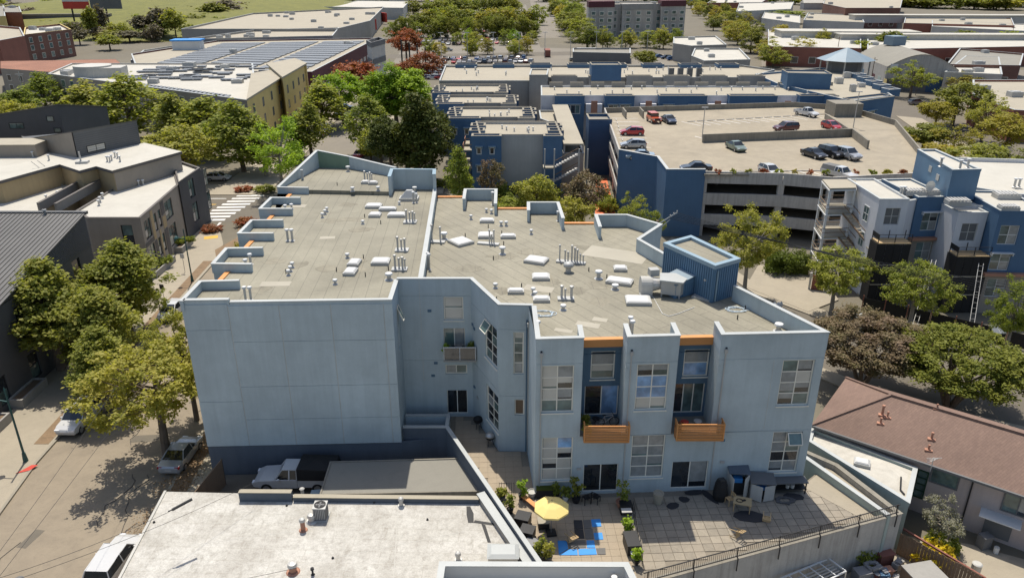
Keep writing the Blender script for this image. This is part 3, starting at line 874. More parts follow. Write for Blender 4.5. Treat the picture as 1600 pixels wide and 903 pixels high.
def skylight(parent, x, y, z, lx, ly, a=0, h=.22):
    c = MB().ob(x, y, z, lx+.16, ly+.16, h, a).build('skylight', MT['curb'], parent)
    m = MB(); ca, sa = math.cos(R(a)), math.sin(R(a))
    def T(dx, dy, dz): return (x+dx*ca-dy*sa, y+dx*sa+dy*ca, z+h+dz)
    v = [T(sx*lx/2*k, sy*ly/2*k, dz) for k, dz in ((1,.004),(1,.05),(.82,.12),(.5,.15)) for sx, sy in ((-1,-1),(1,-1),(1,1),(-1,1))]
    f = [(k*4+i, k*4+(i+1)%4, k*4+4+(i+1)%4, k*4+4+i) for k in range(3) for i in range(4)] + [(12,13,14,15)]
    m.add(v, f).build('dome', MT['skyl'], c)
    return c
def vent_pipe(parent, x, y, z, h, r=.07, cap=True, mat=None, name='vent_pipe'):
    mb = MB().cyl(x, y, z, z+h, r, r, 10).cyl(x, y, z, z+.06, r*2.2, r*1.4, 10)
    o = mb.build(name, mat or MT['galv'], parent, smooth=False)
    if cap: MB().cyl(x, y, z+h+.02, z+h+.14, r*1.9, r*1.7, 10).cyl(x, y, z+h+.14, z+h+.18, r*1.7, r*.6, 10).cyl(x,y,z+h-.02,z+h+.02,r*.8,r*.8,6).build('vent_cap', MT['white'] if mat is None else mat, o)
    return o
def pipe_cluster(parent, x, y, z, spec, lx=1.3, ly=.8, a=0):
    b = MB().ob(x, y, z, lx, ly, .14, a).build('pipe_curb', MT['curb'], parent)
    for dx, dy, h, r in spec:
        c, s_ = math.cos(R(a)), math.sin(R(a))
        X, Y_ = x+dx*c-dy*s_, y+dx*s_+dy*c
        MB().cyl(X, Y_, z+.14, z+.14+h, r, r, 10).cyl(X, Y_, z+.14+h, z+.26+h, r*1.6, r*1.5, 10).cyl(X,Y_,z+.26+h,z+.30+h,r*1.5,r*.5,10).build('vent_pipe', MT['galv'], b)
def turbine(parent, x, y, z, s_=1.0):
    o = MB().lathe(x, y, [(.22*s_,z),(.22*s_,z+.35*s_),(.26*s_,z+.36*s_)], 14).build('vent_stack', MT['galv'], parent)
    MB().lathe(x, y, [(.25*s_,z+.362*s_),(.38*s_,z+.45*s_),(.42*s_,z+.6*s_),(.36*s_,z+.75*s_),(.15*s_,z+.84*s_),(.02,z+.86*s_)], 16).build('vent_cap', MT['curb'], o, smooth=True)
def inside(p, poly):
    x, y = p; r = False; n = len(poly)
    for i in range(n):
        (x1,y1), (x2,y2) = poly[i][:2], poly[(i+1) % n][:2]
        if (y1 > y) != (y2 > y) and x < (x2-x1)*(y-y1)/(y2-y1)+x1: r = not r
    return r
def seg_inside(a, b, poly, inset=.02): return inside(lerp(a,b,.5), poly)

# ================================================================ the pale blue loft building in the middle
ZP, ZL, ZB, ZR, TOP = 3.3, 14.5, 14.9, 13.95, 15.05
loft = root('loft_building', (0, 46, 0), 'long pale blue loft building with flat grey roofs in the middle of the view', 'building')
LF = ((-22.58, 47.07), (-8.29, 47.61)); RC = ((-8.29, 47.61), (-8.35, 51.2)); CD = ((-8.35, 51.2), (-3.05, 51.2)); DE = ((-3.05, 51.2), (-0.95, 46.55)); EF = ((-0.95, 46.55), (1.12, 46.45))
B1 = ((1.5, 41.42), (4.42, 41.57)); N1 = ((4.42, 43.55), (7.15, 43.7)); B2 = ((7.15, 41.72), (10.42, 41.9)); N2 = ((10.42, 43.85), (13.03, 43.98)); B3 = ((13.03, 42.03), (19.8, 42.35)); FL = ((1.5, 41.42), (19.8, 42.35))
A, B, C_, D_, E_, F_ = LF[0], LF[1], RC[1], CD[1], DE[1], EF[1]
RB = [(16.1,50.3), (13.9,56.0), (12.1,56.6), (10.5,60.0), (13.3,64.0), (10.63,66.9), (7.7,66.9), (7.72,67.5), (4.6,67.6), (4.5,70.9), (1.5,70.9), (1.6,72.2), (-1.45,72.3), (-1.6,75.6), (-4.87,75.6), (-4.9,76.4), (-7.9,76.4)]
lw = []                                       # the stepped street side of the left wing, from the back to the front
LB = [(-12.6,77.7), (-12.7,81.3), (-13.8,81.9), (-18.6,85.0), (-22.3,85.6), (-24.33,75.9), (-22.85,75.8), (-22.8,72.3), (-23.87,72.2), (-23.85,68.4), (-22.5,68.4), (-22.45,65.0), (-23.5,64.95), (-23.45,61.2), (-22.2,61.25), (-22.1,57.6), (-23.2,57.55), (-23.0,54.05), (-21.8,54.0), (-21.7,50.7), (-22.62,50.6)]
holes = {
 'CD': [(3.26, 4.73, 11.7, 13.62), (3.17, 4.8, 9.04, 11.06), (3.21, 4.9, 7.13, 7.93), (3.25, 4.86, 3.55, 5.69)],
 'DE': [(2.63, 4.87, 9.96, 13.08), (2.77, 5.03, 4.71, 7.79)],
 'EF': [(1.04, 1.76, 9.76, 13.04), (1.13, 1.83, 6.4, 7.71)],
 'RC': [(2.3, 2.64, 9.97, 13.54)],
 'B1': [(0.33, 2.41, 9.77, 13.19)], 'B2': [(0.72, 2.78, 9.76, 13.13)], 'B3': [(4.15, 6.24, 9.81, 13.17)],
 'N1': [(0.74, 2.34, 11, 13.09), (.42,2.7,8.22,10.5)], 'N2': [(0.88, 2.57, 11.02, 13.07), (.35,2.5,8.22,10.5)],
 'FL': [(0.43, 2.51, 4.47, 7.89), (3.26, 5.61, 3.45, 5.68), (6.38, 8.62, 4.47, 7.86), (9.23, 11.7, 3.48, 5.69), (15.8, 17.78, 4.59, 7.81)],
}
holes['RC'] = [(2.0, 2.75, 9.97, 13.5)]
def grooved(mb, pq, z0, z1, hs, gz):
    L = math.dist(*pq); g = []
    for z in gz:
        if z0 < z < z1: g.append((0, L, z-.015, z+.015))
    mb.wall(pq[0], pq[1], z0, z1, list(hs) + g, .17)
    for a, b, c, d in g: mb.wbox(pq[0], pq[1], a, b, c, d, -.16, -.025)
mw = MB()
grooved(mw, RC, ZP-3.3, 15.0, holes['RC'], (13.62, 8.5))
grooved(mw, CD, ZP-.3, 15.0, holes['CD'], (13.72, 8.35))
grooved(mw, DE, ZP-.3, 15.0, holes['DE'], (13.2, 8.3))
grooved(mw, EF, ZP-.3, 15.0, holes['EF'], (13.25, 8.0))
grooved(mw, (F_, B1[0]), ZP-.3, 15.0, [], (13.25, 8.0))
grooved(mw, FL, ZP-.3, 7.9, holes['FL'], ())
grooved(mw, B1, 7.9, 15.0, holes['B1'], (13.32,))
grooved(mw, B2, 7.9, 15.0, holes['B2'], (13.28,))
grooved(mw, B3, 7.9, 15.0, holes['B3'], (13.32, 7.95))
for p, q in ((B1[1], N1[0]), (N1[1], B2[0]), (B2[1], N2[0]), (N2[1], B3[0])):
    grooved(mw, (p, q), 7.9, 13.9, [], (12.9,))
run = [B3[1]] + RB
for p, q in zip(run, run[1:]): mw.wall(p, q, 0, ZR-.01)
run = [LB[0]] + LB[1:] + [A]
for p, q in zip(run, run[1:]): mw.wall(p, q, 0, ZL-.01)
mw.wall(RB[-1], (-8.2,77.7), 0, ZL-.01); mw.wall((-8.2,77.7), LB[0], 0, ZL-.01)
mw.wall(LF[0], LF[1], 3.32, ZL+.3)
wall = mw.build('wall', MT['blue'], loft)
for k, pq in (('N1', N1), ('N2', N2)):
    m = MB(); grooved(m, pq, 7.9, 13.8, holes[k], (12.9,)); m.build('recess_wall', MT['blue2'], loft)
MB().wall(LF[0], LF[1], 0, 3.3).prism([(-8.29,47.62),(-4.85,48.3),(-4.85,48.5),(-8.29,47.8)], 0, 3.3).build('base_wall', MT['bluebase'], loft)
# cladding panels of the blank wall, with pale upright joints and dark level ones
px = [0, (3.09, 14.85), (6.55, 14.79), (10.07, 14.73), (13.71, 14.67), math.dist(*LF)]
px = [p if isinstance(p, (int, float)) else p[0] for p in px]
rows_ = [[3.34, 7.15, 12.9, 14.84], [3.34, 5.6, 8.35, 11.95, 14.72], [3.34, 5.6, 8.35, 11.95, 14.72], [3.34, 5.6, 8.35, 11.95, 14.72], [3.34, 5.6, 8.35, 11.95, 14.72]]
for i in range(5):
    for z0, z1 in zip(rows_[i], rows_[i][1:]):
        MB().wbox(LF[0], LF[1], px[i]+(.03 if i else -.02), px[i+1]-.03 + (.05 if i == 4 else 0), z0+.012, z1-.012, .002, .035+.004*rng.random()).build('panel', MT['blue'], wall)
    if i: MB().wbox(LF[0], LF[1], px[i]-.024, px[i]+.024, 3.4, 14.7, .002, .026).build('joint_seal', MT['seal'], wall)
MB().wbox(CD[0], CD[1], 1.5, 1.54, 6.5, 14.95, .001, .012).build('joint_seal', MT['seal'], wall)
MB().wbox(B3[0], B3[1], 3.55, 3.575, 8.1, 13.2, .001, .008).build('joint_seal', MT['seal'], wall)
stain = bricked('stained_membrane', (.275,.25,.187), (.262,.24,.18), (.18,.165,.13), 9.5, .98, .02, 87, var=.35, off=.37, bmp=0, big=.5)
# roofs
roofL = [A, B, C_, (-6.75,51.5), (-8.15,77.6), (-12.6,77.7), (-12.5,75.2), (-24.3,75.9)] + LB[6:]
MB().prism(offs(ccw(roofL), -.05), ZL-.3, ZL).build('roof', MT['mem'], loft)
roofB = [(-24.3,76.2), (-17.2,75.6), (-12.55,75.2), (-12.65,81.3), (-13.8,81.9), (-18.6,85.0), (-22.3,85.6)]
MB().prism(ccw(roofB), ZL-.4, ZB).build('roof', MT['mem'], loft)
roofR = [(-6.75,51.25), D_, E_, F_, B1[0], B1[1], N1[0], N1[1], B2[0], B2[1], N2[0], N2[1], B3[0], B3[1]] + RB
MB().prism(offs(ccw(roofR), -.04), ZR-.3, ZR).build('roof', MT['mem2'], loft)
for q4 in ([B1[1], B2[0], N1[1], N1[0]], [B2[1], B3[0], N2[1], N2[0]]): MB().prism(q4, 7.6, 7.96).build('balcony_floor', MT['groof'], loft)
for x, y, lx, ly, a in ((-17.5,51.6,2.2,.9,2), (5.1,45.8,1.6,.75,-20), (6.0,46.6,1.0,.6,-20), (3.4,44.9,1.2,.5,-20), (8.7,59.3,5.2,2.6,-25), (2.0,52.0,2.2,1.1,-18), (-21,71.5,1.5,1,0), (-16,62,1.3,.7,5)):
    MB().ob(x, y, (ZR if x > -6 else ZL)+.004, lx, ly, .008, a).build('roof_patch', MT['patch'], loft)
for k in range(26):
    lft = k % 2; x, y = (rng.uniform(-19,-9), rng.uniform(49,73)) if lft else (rng.uniform(-4,11), rng.uniform(46,62))
    pts = [(x+rng.uniform(.5,1.2)*1.1*math.cos(t), y+rng.uniform(.4,1.0)*math.sin(t)) for t in np.arange(0, 6.2, .6)]
    MB().prism(ccw(pts), (ZL if lft else ZR)-.01, (ZL if lft else ZR)+.002+.0004*k).build('roof_stain', stain, loft)
# parapets
blue, cap = MT['blue'], MT['cap']
parapet(loft, [(B1[0][0]-.02+.0, F_[1]-.1), (B1[0][0]+.1, B1[0][1]+.12), (B1[1][0]-.11, B1[1][1]+.12), (B1[1][0]-.11, 43.4)], .24, ZR-.1, TOP, blue, cap)
parapet(loft, [(B2[0][0]+.11, 43.6), (B2[0][0]+.11, B2[0][1]+.12), (B2[1][0]-.11, B2[1][1]+.12), (B2[1][0]-.11, 43.75)], .24, ZR-.1, TOP, blue, cap)
parapet(loft, [(B3[0][0]+.11, 43.9), (B3[0][0]+.11, B3[0][1]+.12), (B3[1][0]-.16, B3[1][1]+.12), (15.95, 49.9)], .24, ZR-.1, TOP, blue, cap)
for n_, (p, q) in enumerate((N1, N2)):
    MB().wbox(p, q, .02, math.dist(p,q)-.02, 13.55, 14.1, -.05, .32).build('fascia', MT['orange'], loft)
parapet(loft, [(C_[0]-.1,51.3), (D_[0]+.08,51.3), (E_[0]+.1,46.67), (F_[0]+.3, 46.55)], .22, ZR-.1, TOP, blue, cap)
parapet(loft, [(A[0]+.12, A[1]+.14), (A[0]+3.2, A[1]+.26)], .26, ZL-.1, TOP+.08, blue, cap)
parapet(loft, [(A[0]+3.25, A[1]+.26), (B[0]-.13, B[1]+.12), (C_[0]-.13, C_[1]+.1)], .24, ZL-.1, TOP-.1, blue, cap)
parapet(loft, [(-6.75,51.45), (-8.0,76.2)], .30, ZR-.1, ZL+.38, blue, cap)
parapet(loft, [(-8.0,75.9), (-8.12,77.6), (-12.6,77.75), (-12.5,75.2)], .28, ZR, [16.5,16.6,16.6,16.45], MT['blue'], MT['bluecap'])
for pts in ([(-22.5,46.95), (-22.55,50.5), (-19.8,50.7)], [(-19.94,54.0), (-22.95,54.1), (-23.1,57.5), (-20.2,57.65)],
            [(-20.4,61.3), (-23.35,61.3), (-23.4,64.9), (-20.6,64.95)], [(-20.7,68.45), (-23.75,68.45), (-23.78,72.15), (-20.9,72.15)]):
    parapet(loft, pts, .22, ZL-.1, TOP+.08, blue, cap)
parapet(loft, [(-21.0,75.75), (-24.2,75.95)], .2, ZL-.1, TOP+.1, blue, cap)
parapet(loft, [(-24.2,76.0), (-22.25,85.5)], .25, ZL-.1, [15.15, 16.85], MT['blue'], cap)
parapet(loft, [(-22.25,85.5), (-18.5,84.95)], .25, ZL-.1, [16.85, 16.25], MT['green'], cap)
parapet(loft, [(-18.5,84.95), (-12.7,81.2)], .25, ZL-.1, [16.25, 15.9], MT['blue'], cap)
MB().ob(-22.7,80.0,ZB,.25,.3,1.1,10).build('parapet_pier', MT['cap'], loft)
for y0, y1, x in ((50.9,53.9,-21.75), (57.8,61.1,-22.15), (65.1,68.3,-22.5), (72.4,75.6,-22.8)):
    MB().box(x-.25, y0, ZL-.35, x+.12, y1, ZL+.1).build('fascia', MT['orange'], loft)
# back bays of the right wing
parapet(loft, [(-4.75,71.9), (-4.8,75.5), (-1.65,75.5), (-1.6,70.3)], .24, ZR-.1, TOP, blue, cap)
parapet(loft, [(1.55,68.1), (1.6,70.8), (4.45,70.8), (4.65,65.7)], .24, ZR-.1, TOP, blue, cap)
parapet(loft, [(7.75,63.2), (7.75,66.8), (10.6,66.8), (13.2,63.95), (10.6,60.0), (12.15,56.4)], .24, ZR-.1, TOP, blue, cap)
for x0, x1, y in ((-7.8,-4.95,76.35), (-1.45,1.5,72.2), (4.6,7.65,67.5)):
    MB().box(x0, y-.2, ZR-.3, x1, y+.2, ZR+.14).build('fascia', MT['orange'], loft)
# windows
g, gb, gc, gg, gl = MT['glass'], MT['glassb'], MT['glassc'], MT['glassg'], MT['glassblue']
h = holes
window(loft, *CD, h['CD'][0], 1, 2, [gb, gb], sill=True)
window(loft, *CD, h['CD'][1], 2, 1, [gg, gc], name='balcony_door', fw=.06)
window(loft, *CD, h['CD'][2], 2, 1, [gc, gg])
window(loft, *CD, h['CD'][3], 2, 1, [g, g], name='sliding_door', fw=.06)
window(loft, *DE, h['DE'][0], 2, 4, [gg, g, g, gg, g, g, gg, g], open_pane=(0,3), sill=True)
window(loft, *DE, h['DE'][1], 2, 4, [g, g, gc, gg, g, g, g, gg], sill=True)
window(loft, *EF, h['EF'][0], 1, 4, [gb, gg, gg, gc])
window(loft, *EF, h['EF'][1], 1, 1, [MT['wood']])
window(loft, *RC, h['RC'][0], 1, 3, [gg, g, gc], open_pane=(0,2))
window(loft, *B1, h['B1'][0], 2, 4, [gb, gc, gb, gb, gb, gc, gg, gg], sill=True)
window(loft, *B2, h['B2'][0], 2, 4, [gc, gc, gl, gl, gl, gl, gb, gb], sill=True)
window(loft, *B3, h['B3'][0], 2, 4, [gg, gc, gc, gb, gc, gc, gc, gg], sill=True)
window(loft, *N1, h['N1'][0], 1, 2, [gc, gb], sill=True)
window(loft, *N2, h['N2'][0], 1, 2, [gc, gl], sill=True)
window(loft, *N1, h['N1'][1], 2, 1, [g, gl], name='balcony_door', fw=.06)
window(loft, *N2, h['N2'][1], 3, 1, [g, MT['glassg'], gg], name='balcony_door', fw=.06)
for k, pm in enumerate(([gb, gl, gb, gb, gb, gb, gb, gb], None, [gc]*8, None, [gc, gg, gc, gc, g, g, gc, gc])):
    if pm: window(loft, *FL, h['FL'][k], 2, 4, pm, sill=True, open_pane=(1,3) if k == 4 else None)
    else: window(loft, *FL, h['FL'][k], 2, 1, [g, g if k == 1 else gc], name='sliding_door', fw=.06)
# the two slatted balconies
for (x0, x1, y0, yf) in ((4.62, 7.58, 41.05, 41.62), (10.62, 13.72, 41.25, 42.0)):
    b = MB().box(x0+.05, y0+.06, 7.72, x1-.05, yf+.05, 7.95).build('balcony', MT['groof'], loft)
    for zz in (7.80, 8.98):
        MB().box(x0, y0-.03, zz, x1, y0+.05, zz+.08).box(x0, y0+.05, zz, x0+.08, yf, zz+.08).box(x1-.08, y0+.05, zz, x1, yf, zz+.08).build('rail', MT['orange'], b)
    for x in (x0, x1-.08): MB().box(x, y0-.03, 7.882, x+.08, y0+.05, 8.978).build('post', MT['orange'], b)
    for k in range(9):
        z = 7.91 + k*.118
        MB().box(x0+.085, y0-.012, z, x1-.085, y0+.01, z+.074).build('slat', MT['orange'], b)
        MB().box(x0+.02, y0+.055, z, x0+.05, yf, z+.095).build('slat', MT['orange'], b)
        MB().box(x1-.05, y0+.055, z, x1-.02, yf, z+.095).build('slat', MT['orange'], b)
# glazed balcony in the recess
b = MB().box(-5.15, 50.1, 8.78, -2.7, 51.19, 8.92).build('balcony', MT['grey'], loft)
for x in (-5.12, -3.93, -2.76): MB().box(x, 50.11, 8.92, x+.05, 50.16, 9.95).build('post', MT['white'], b)
MB().box(-5.15, 50.1, 9.95, -2.68, 50.17, 10.0).build('rail', MT['white'], b)
for x in (-5.06, -3.87): MB().box(x, 50.125, 9.0, x+1.1, 50.14, 9.92).build('pane', MT['glass'], b)
# rainwater heads and pipes, lamps and grilles on the walls
for pq, s_, z1, z0 in ((B1, .32, 14.15, 3.4), (B2, .30, 14.1, 3.4), (B3, .38, 14.1, 3.4), ((F_, B1[0]), .5, 14.0, 3.4)):
    o = MB().wbox(pq[0], pq[1], s_-.09, s_+.09, z1-.28, z1, .003, .14).build('rain_head', MT['curb'], loft)
    m = MB().wbox(pq[0], pq[1], s_-.035, s_+.035, z0, z1-.29, .003, .07); m.build('drainpipe', MT['curb'], o)
    MB().wbox(pq[0], pq[1], s_-.06, s_+.06, z1+.005, z1+.1, .003, .05).build('outlet', MT['black'], o)
m = MB().wbox(EF[0], EF[1], 1.92, 2.0, 3.4, 14.0, .003, .1).build('drainpipe', MT['blue2'], loft)
for pq, s_, z in ((CD,2.2,12.5), (CD,2.5,8.1), (CD,2.25,7.0), (B3,.9,7.3), (DE,.3,11.5), (DE,.6,11.3), (DE,.4,6.2), (DE,1.0,5.6), (FL,2.95,5.4), (FL,12.6,5.6)):
    MB().wbox(pq[0], pq[1], s_-.14, s_+.14, z-.09, z+.09, .003, .06).build('wall_vent', MT['curb'] if z < 6 else MT['blue2'], loft)
# roof furniture: skylights, pipe groups, single vents
for x, y, lx, ly, a in ((-13.51, 71.06, 14.5)[:2]+(1.4,.95,0), (-11.98, 70, 14.5)[:2]+(1.5,.6,0), (-12.9, 68.17, 14.5)[:2]+(.95,.85,0), (-10.85, 68.17, 14.5)[:2]+(1.5,.85,0),
                        (-10.4, 55.91, 14.5)[:2]+(1.25,1.05,0), (-12.43, 55.63, 14.5)[:2]+(.75,1.1,-4), (-12.36, 53.73, 14.5)[:2]+(.75,1.1,-4), (-15.6, 78.4, 14.9)[:2]+(.7,.5,0), (-14.74, 78.14, 14.9)[:2]+(.8,.5,0)):
    skylight(loft, x, y, ZB if y > 77 else ZL, lx, ly, a)
for x, y, lx, ly, a in ((-2.36, 68.11, 13.95)[:2]+(1.2,.7,0), (-2.34, 63.86, 13.95)[:2]+(1.2,1.1,0), (-0.34, 63.6, 13.95)[:2]+(1.2,.6,0), (-4.46, 62.16, 13.95)[:2]+(1.5,1.6,38),
                        (1.99, 57.63, 13.95)[:2]+(1.6,1.2,-22), (2.23, 54.03, 13.95)[:2]+(1.2,.95,0), (0.28, 51.22, 13.95)[:2]+(1.05,.5,0), (2.12, 49.76, 13.95)[:2]+(1.05,.6,0),
                        (8.59, 55.78, 13.95)[:2]+(.9,.75,-3), (8.19, 53.13, 13.95)[:2]+(1.8,.95,-20), (9.05, 49.54, 13.95)[:2]+(1.65,1.25,-3)):
    skylight(loft, x, y, ZR, lx, ly, a)
tall = [(-.35,.1,.95,.08), (-.05,.15,.7,.07), (.25,-.05,.85,.08), (.4,.2,.6,.06), (-.1,-.15,.5,.06)]
pipe_cluster(loft, *(-9.35, 66.22, 14.5), tall[:4], 1.2, .9, 0)
pipe_cluster(loft, *(-9.1, 58.71, 14.5), tall[:3], 1.1, .8, 0)
pipe_cluster(loft, *(-8.7, 54.39, 14.5), tall[:4], 1.2, .7, 0)
pipe_cluster(loft, *(-15.42, 78.92, 14.9), tall[:4], 1.3, .6, 0)
pipe_cluster(loft, *(-6.54, 62.32, 13.95), [(-.5,.2,1.3,.07), (.3,.0,1.2,.07)], 1.4, .6, -8)
pipe_cluster(loft, *(-2.05, 61.82, 13.95), [(.1,0,1.1,.06), (.5,0,1.1,.06), (.3,0,.7,.06)], 1.9, .5, -14)
pipe_cluster(loft, *(4.79, 57.34, 13.95), [(-.95,.05,1.2,.06), (-.5,.05,.8,.06), (-.25,0,.7,.06), (.05,.05,1.25,.07), (.3,.05,1.1,.07), (.5,.05,.95,.07), (.75,0,.6,.05), (1.0,0,.5,.05)], 2.4, .55, -15)
pipe_cluster(loft, *(3.89, 49.99, 13.95), [(-.3,.1,.8,.09), (-.05,0,.6,.06), (.4,0,.8,.1)], 1.2, .6, 0)
pipe_cluster(loft, *(13.82, 50.11, 13.95), [(-.2,.3,.9,.08), (.05,.0,1.3,.08), (.3,.1,1.15,.08)], 1.5, .6, -35)
turbine(loft, *(4.44, 55.37, 13.95), 1.0)
x, y, z = (-10.31, 73.5, 14.5)
o = MB().prism([(x-1.0,y-.5),(x+.9,y-.5),(x+.9,y+.7),(x-1.0,y+.7)], z, z+.3).build('pipe_curb', MT['curb'], loft)
MB().add([(x-.9,y-.4,z+.3),(x+.8,y-.4,z+.3),(x+.8,y+.6,z+.3),(x-.9,y+.6,z+.3),(x-.3,y,z+1.0),(x+.3,y,z+1.0),(x+.3,y+.4,z+1.0),(x-.3,y+.4,z+1.0)], [(0,1,5,4),(1,2,6,5),(2,3,7,6),(3,0,4,7),(4,5,6,7)]).build('vent_hood', MT['curb'], o)
vent_pipe(loft, x+.5, y-.9, ZL, 1.0, .09); vent_pipe(loft, x+.8, y-.8, ZL, .8, .08)
for px_, py_, hh in (() ):
    pass
for (x, y, z), hh, r in (((-19.22, 61.26, 14.5),.9,.1), ((-18.83, 61.26, 14.5),.9,.1), ((-18.74, 48.63, 14.5),.9,.09), ((-18.36, 48.63, 14.5),.9,.09), ((-13.63, 65.84, 14.5),.2,.09), ((-13.27, 57.06, 14.5),.25,.1), ((-13.07, 51.56, 14.5),.25,.1), ((-9.22, 52.43, 14.5),.4,.16),
                         ((-17, 53.33, 14.5),.3,.09), ((-17.07, 54.12, 14.5),.3,.09), ((-17.14, 54.94, 14.5),.3,.09), ((-17.76, 67.77, 14.5),.3,.09), ((-17.74, 68.77, 14.5),.3,.09), ((-17.75, 69.59, 14.5),.3,.09), ((-18.49, 83.63, 14.9),.45,.14), ((-10.16, 76.57, 14.5),.4,.14), ((-11.13, 71.93, 14.5),.2,.08), ((-13.79, 75.63, 14.9),.3,.12), ((-16.38, 75.39, 14.9),.3,.12),
                         ((-20.61, 55.63, 14.5),.75,.1), ((-20.92, 55.35, 14.5),.4,.1), ((-21.97, 70.42, 14.5),.3,.1), ((-21.35, 70.42, 14.5),.4,.1)):
    vent_pipe(loft, x, y, z, hh, r)
for (x, y, z), hh, r in (((-6, 63.17, 13.95),.5,.17), ((-1.01, 66.95, 13.95),.3,.1), ((-0.54, 66.95, 13.95),.3,.1), ((-3.91, 68.9, 13.95),.3,.09), ((-2.51, 71.16, 13.95),.25,.09), ((-2, 70.74, 13.95),.3,.1), ((-0.8, 59.43, 13.95),.5,.15), ((1.73, 64.57, 13.95),.3,.09), ((6.68, 54.03, 13.95),.5,.16), ((1.55, 50.92, 13.95),.4,.1), ((1.68, 50.57, 13.95),.25,.1), ((3.59, 48.21, 13.95),.25,.12),
                         ((7.69, 51.89, 13.95),.25,.15), ((1.67, 44.01, 13.95),1.0,.1), ((7.83, 44.29, 13.95),.9,.1), ((7.74, 44.57, 13.95),1.05,.1), ((17.59, 44.86, 13.95),.4,.16), ((-1.25, 52.13, 13.95),.25,.1), ((-6.57, 55.92, 13.95),1.2,.08), ((-6.71, 56.34, 13.95),1.15,.07), ((-1.95, 73.77, 13.95),1.2,.1), ((4.37, 68.5, 13.95),.8,.1)):
    vent_pipe(loft, x, y, z, hh, r)
for x, y, z in ((-18.44, 77.63, 14.9), (-13.8, 67.77, 14.5), (-11.99, 65.84, 14.5), (-11.95, 56.91, 14.5), (-13.52, 54.12, 14.5), (-9.56, 54.39, 14.5), (-11.11, 53.07, 14.5), (-2.19, 66.39, 13.95), (-4.17, 63.86, 13.95), (-0.92, 64.57, 13.95), (-1.53, 58.07, 13.95), (-1.11, 49.76, 13.95), (0.72, 52.25, 13.95), (2.75, 50.45, 13.95), (6.07, 55.51, 13.95), (7.32, 54.03, 13.95), (-0.72, 61.66, 13.95), (16.35, 48.21, 13.95), (15.38, 46.64, 13.95), (-17.31, 53.73, 14.5)):
    MB().cyl(x, y, z, z+.34, .045, .04, 6).build('vent_stub', MT['dark'], loft)
# stair penthouse with ribbed cladding
PH = [(14.25,49.35), (16.35,50.75), (13.95,55.8), (11.55,54.1)]
ph = MB().prism(PH, ZR-.05, 16.55).build('penthouse', MT['bluedoor'], loft)
MB().prism(offs(PH, -.3), 16.5, 16.62).build('roof', MT['mem2'], ph)
MB().ring(PH, .32, 16.552, 16.85, .06).build('coping', MT['bluecap'], ph)
for i in (0, 2, 3, 1):
    p, q = PH[i], PH[(i+1) % 4]; L = math.dist(p, q)
    n_ = int(L/.22)
    if i in (0, 3):
        for k in range(n_):
            s0 = (k+.25)*L/n_
            MB().wbox(p, q, s0, s0+.10, ZR+.05, 16.5, .002, .055).build('rib', MT['bluedoor'], ph)
MB().wbox(PH[0], PH[1], .22, .3, ZR+.1, 16.4, .06, .14).build('drainpipe', MT['bluecap'], ph)
# low plant shed in front of it
q0 = Vector(PH[3]); q1 = Vector(PH[0]); u = (q1-q0).normalized(); n_ = Vector((u.y,-u.x))
def sp(a, d): v = q0 + u*a + n_*d; return (v.x, v.y)
S0 = [sp(2.0,.06), sp(2.0,1.75), sp(3.6,1.75), sp(3.6,.06)]
sh = MB().prism(S0, ZR, [15.35,14.95,14.95,15.35]).build('plant_shed', MT['bluedoor'], loft)
for k in range(8): MB().wbox(S0[1], S0[2], .1+k*.19, .18+k*.19, ZR+.03, 14.9, .002, .04).build('rib', MT['bluedoor'], sh)
for k in range(8): MB().wbox(S0[2], S0[3], .1+k*.2, .18+k*.2, ZR+.03, 14.9, .002, .04).build('rib', MT['bluedoor'], sh)
m = MB().add([(*sp(1.9,.05),15.4),(*sp(1.9,1.85),14.98),(*sp(3.7,1.85),14.98),(*sp(3.7,.05),15.4),(*sp(1.9,.05),15.46),(*sp(1.9,1.85),15.04),(*sp(3.7,1.85),15.04),(*sp(3.7,.05),15.46)], [(0,3,2,1),(4,5,6,7),(0,1,5,4),(1,2,6,5),(2,3,7,6),(3,0,4,7)])
m.build('roof', MT['shed'], sh)
# air handling duct beside the shed
x, y, z = (11.15, 50.22, 13.95)
o = MB().prism([(x-.35,y+.2),(x+1.0,y-.2),(x+1.5,y+.5),(x+1.3,y+1.4),(x-.1,y+1.5)], z+.25, z+1.25).build('duct_box', MT['curb'], loft)
MB().prism([(x-.5,y+.15),(x+1.1,y-.35),(x+1.6,y+.5),(x+1.4,y+1.5),(x-.2,y+1.6)], z+1.252, z+1.36).build('lid', MT['cap'], o)
for dx, dy in ((-.25,.3), (.95,-.1), (.9,1.2)): MB().cyl(x+dx, y+dy, z, z+.25, .06, None, 6).build('leg', MT['curb'], o)
m = MB(); n0 = 14
for k in range(n0):
    t0, t1 = math.pi*2*k/n0, math.pi*2*(k+1)/n0
    for e in (0,): m.quad((x-.9, y+.85+.55*math.cos(t0), z+.75+.55*math.sin(t0)), (x-.9, y+.85+.55*math.cos(t1), z+.75+.55*math.sin(t1)), (x-.25, y+.85+.45*math.cos(t1), z+.8+.4*math.sin(t1)), (x-.25, y+.85+.45*math.cos(t0), z+.8+.4*math.sin(t0)))
m.build('duct_neck', MT['galv'], o, smooth=True)
m = MB()
for k in range(10):
    t0, t1 = math.pi*k/10, math.pi*(k+1)/10
    m.quad((x-1.75,y+.85-.6*math.cos(t0),z+.75+.6*math.sin(t0)), (x-.92,y+.85-.6*math.cos(t0),z+.75+.6*math.sin(t0)), (x-.92,y+.85-.6*math.cos(t1),z+.75+.6*math.sin(t1)), (x-1.75,y+.85-.6*math.cos(t1),z+.75+.6*math.sin(t1)))
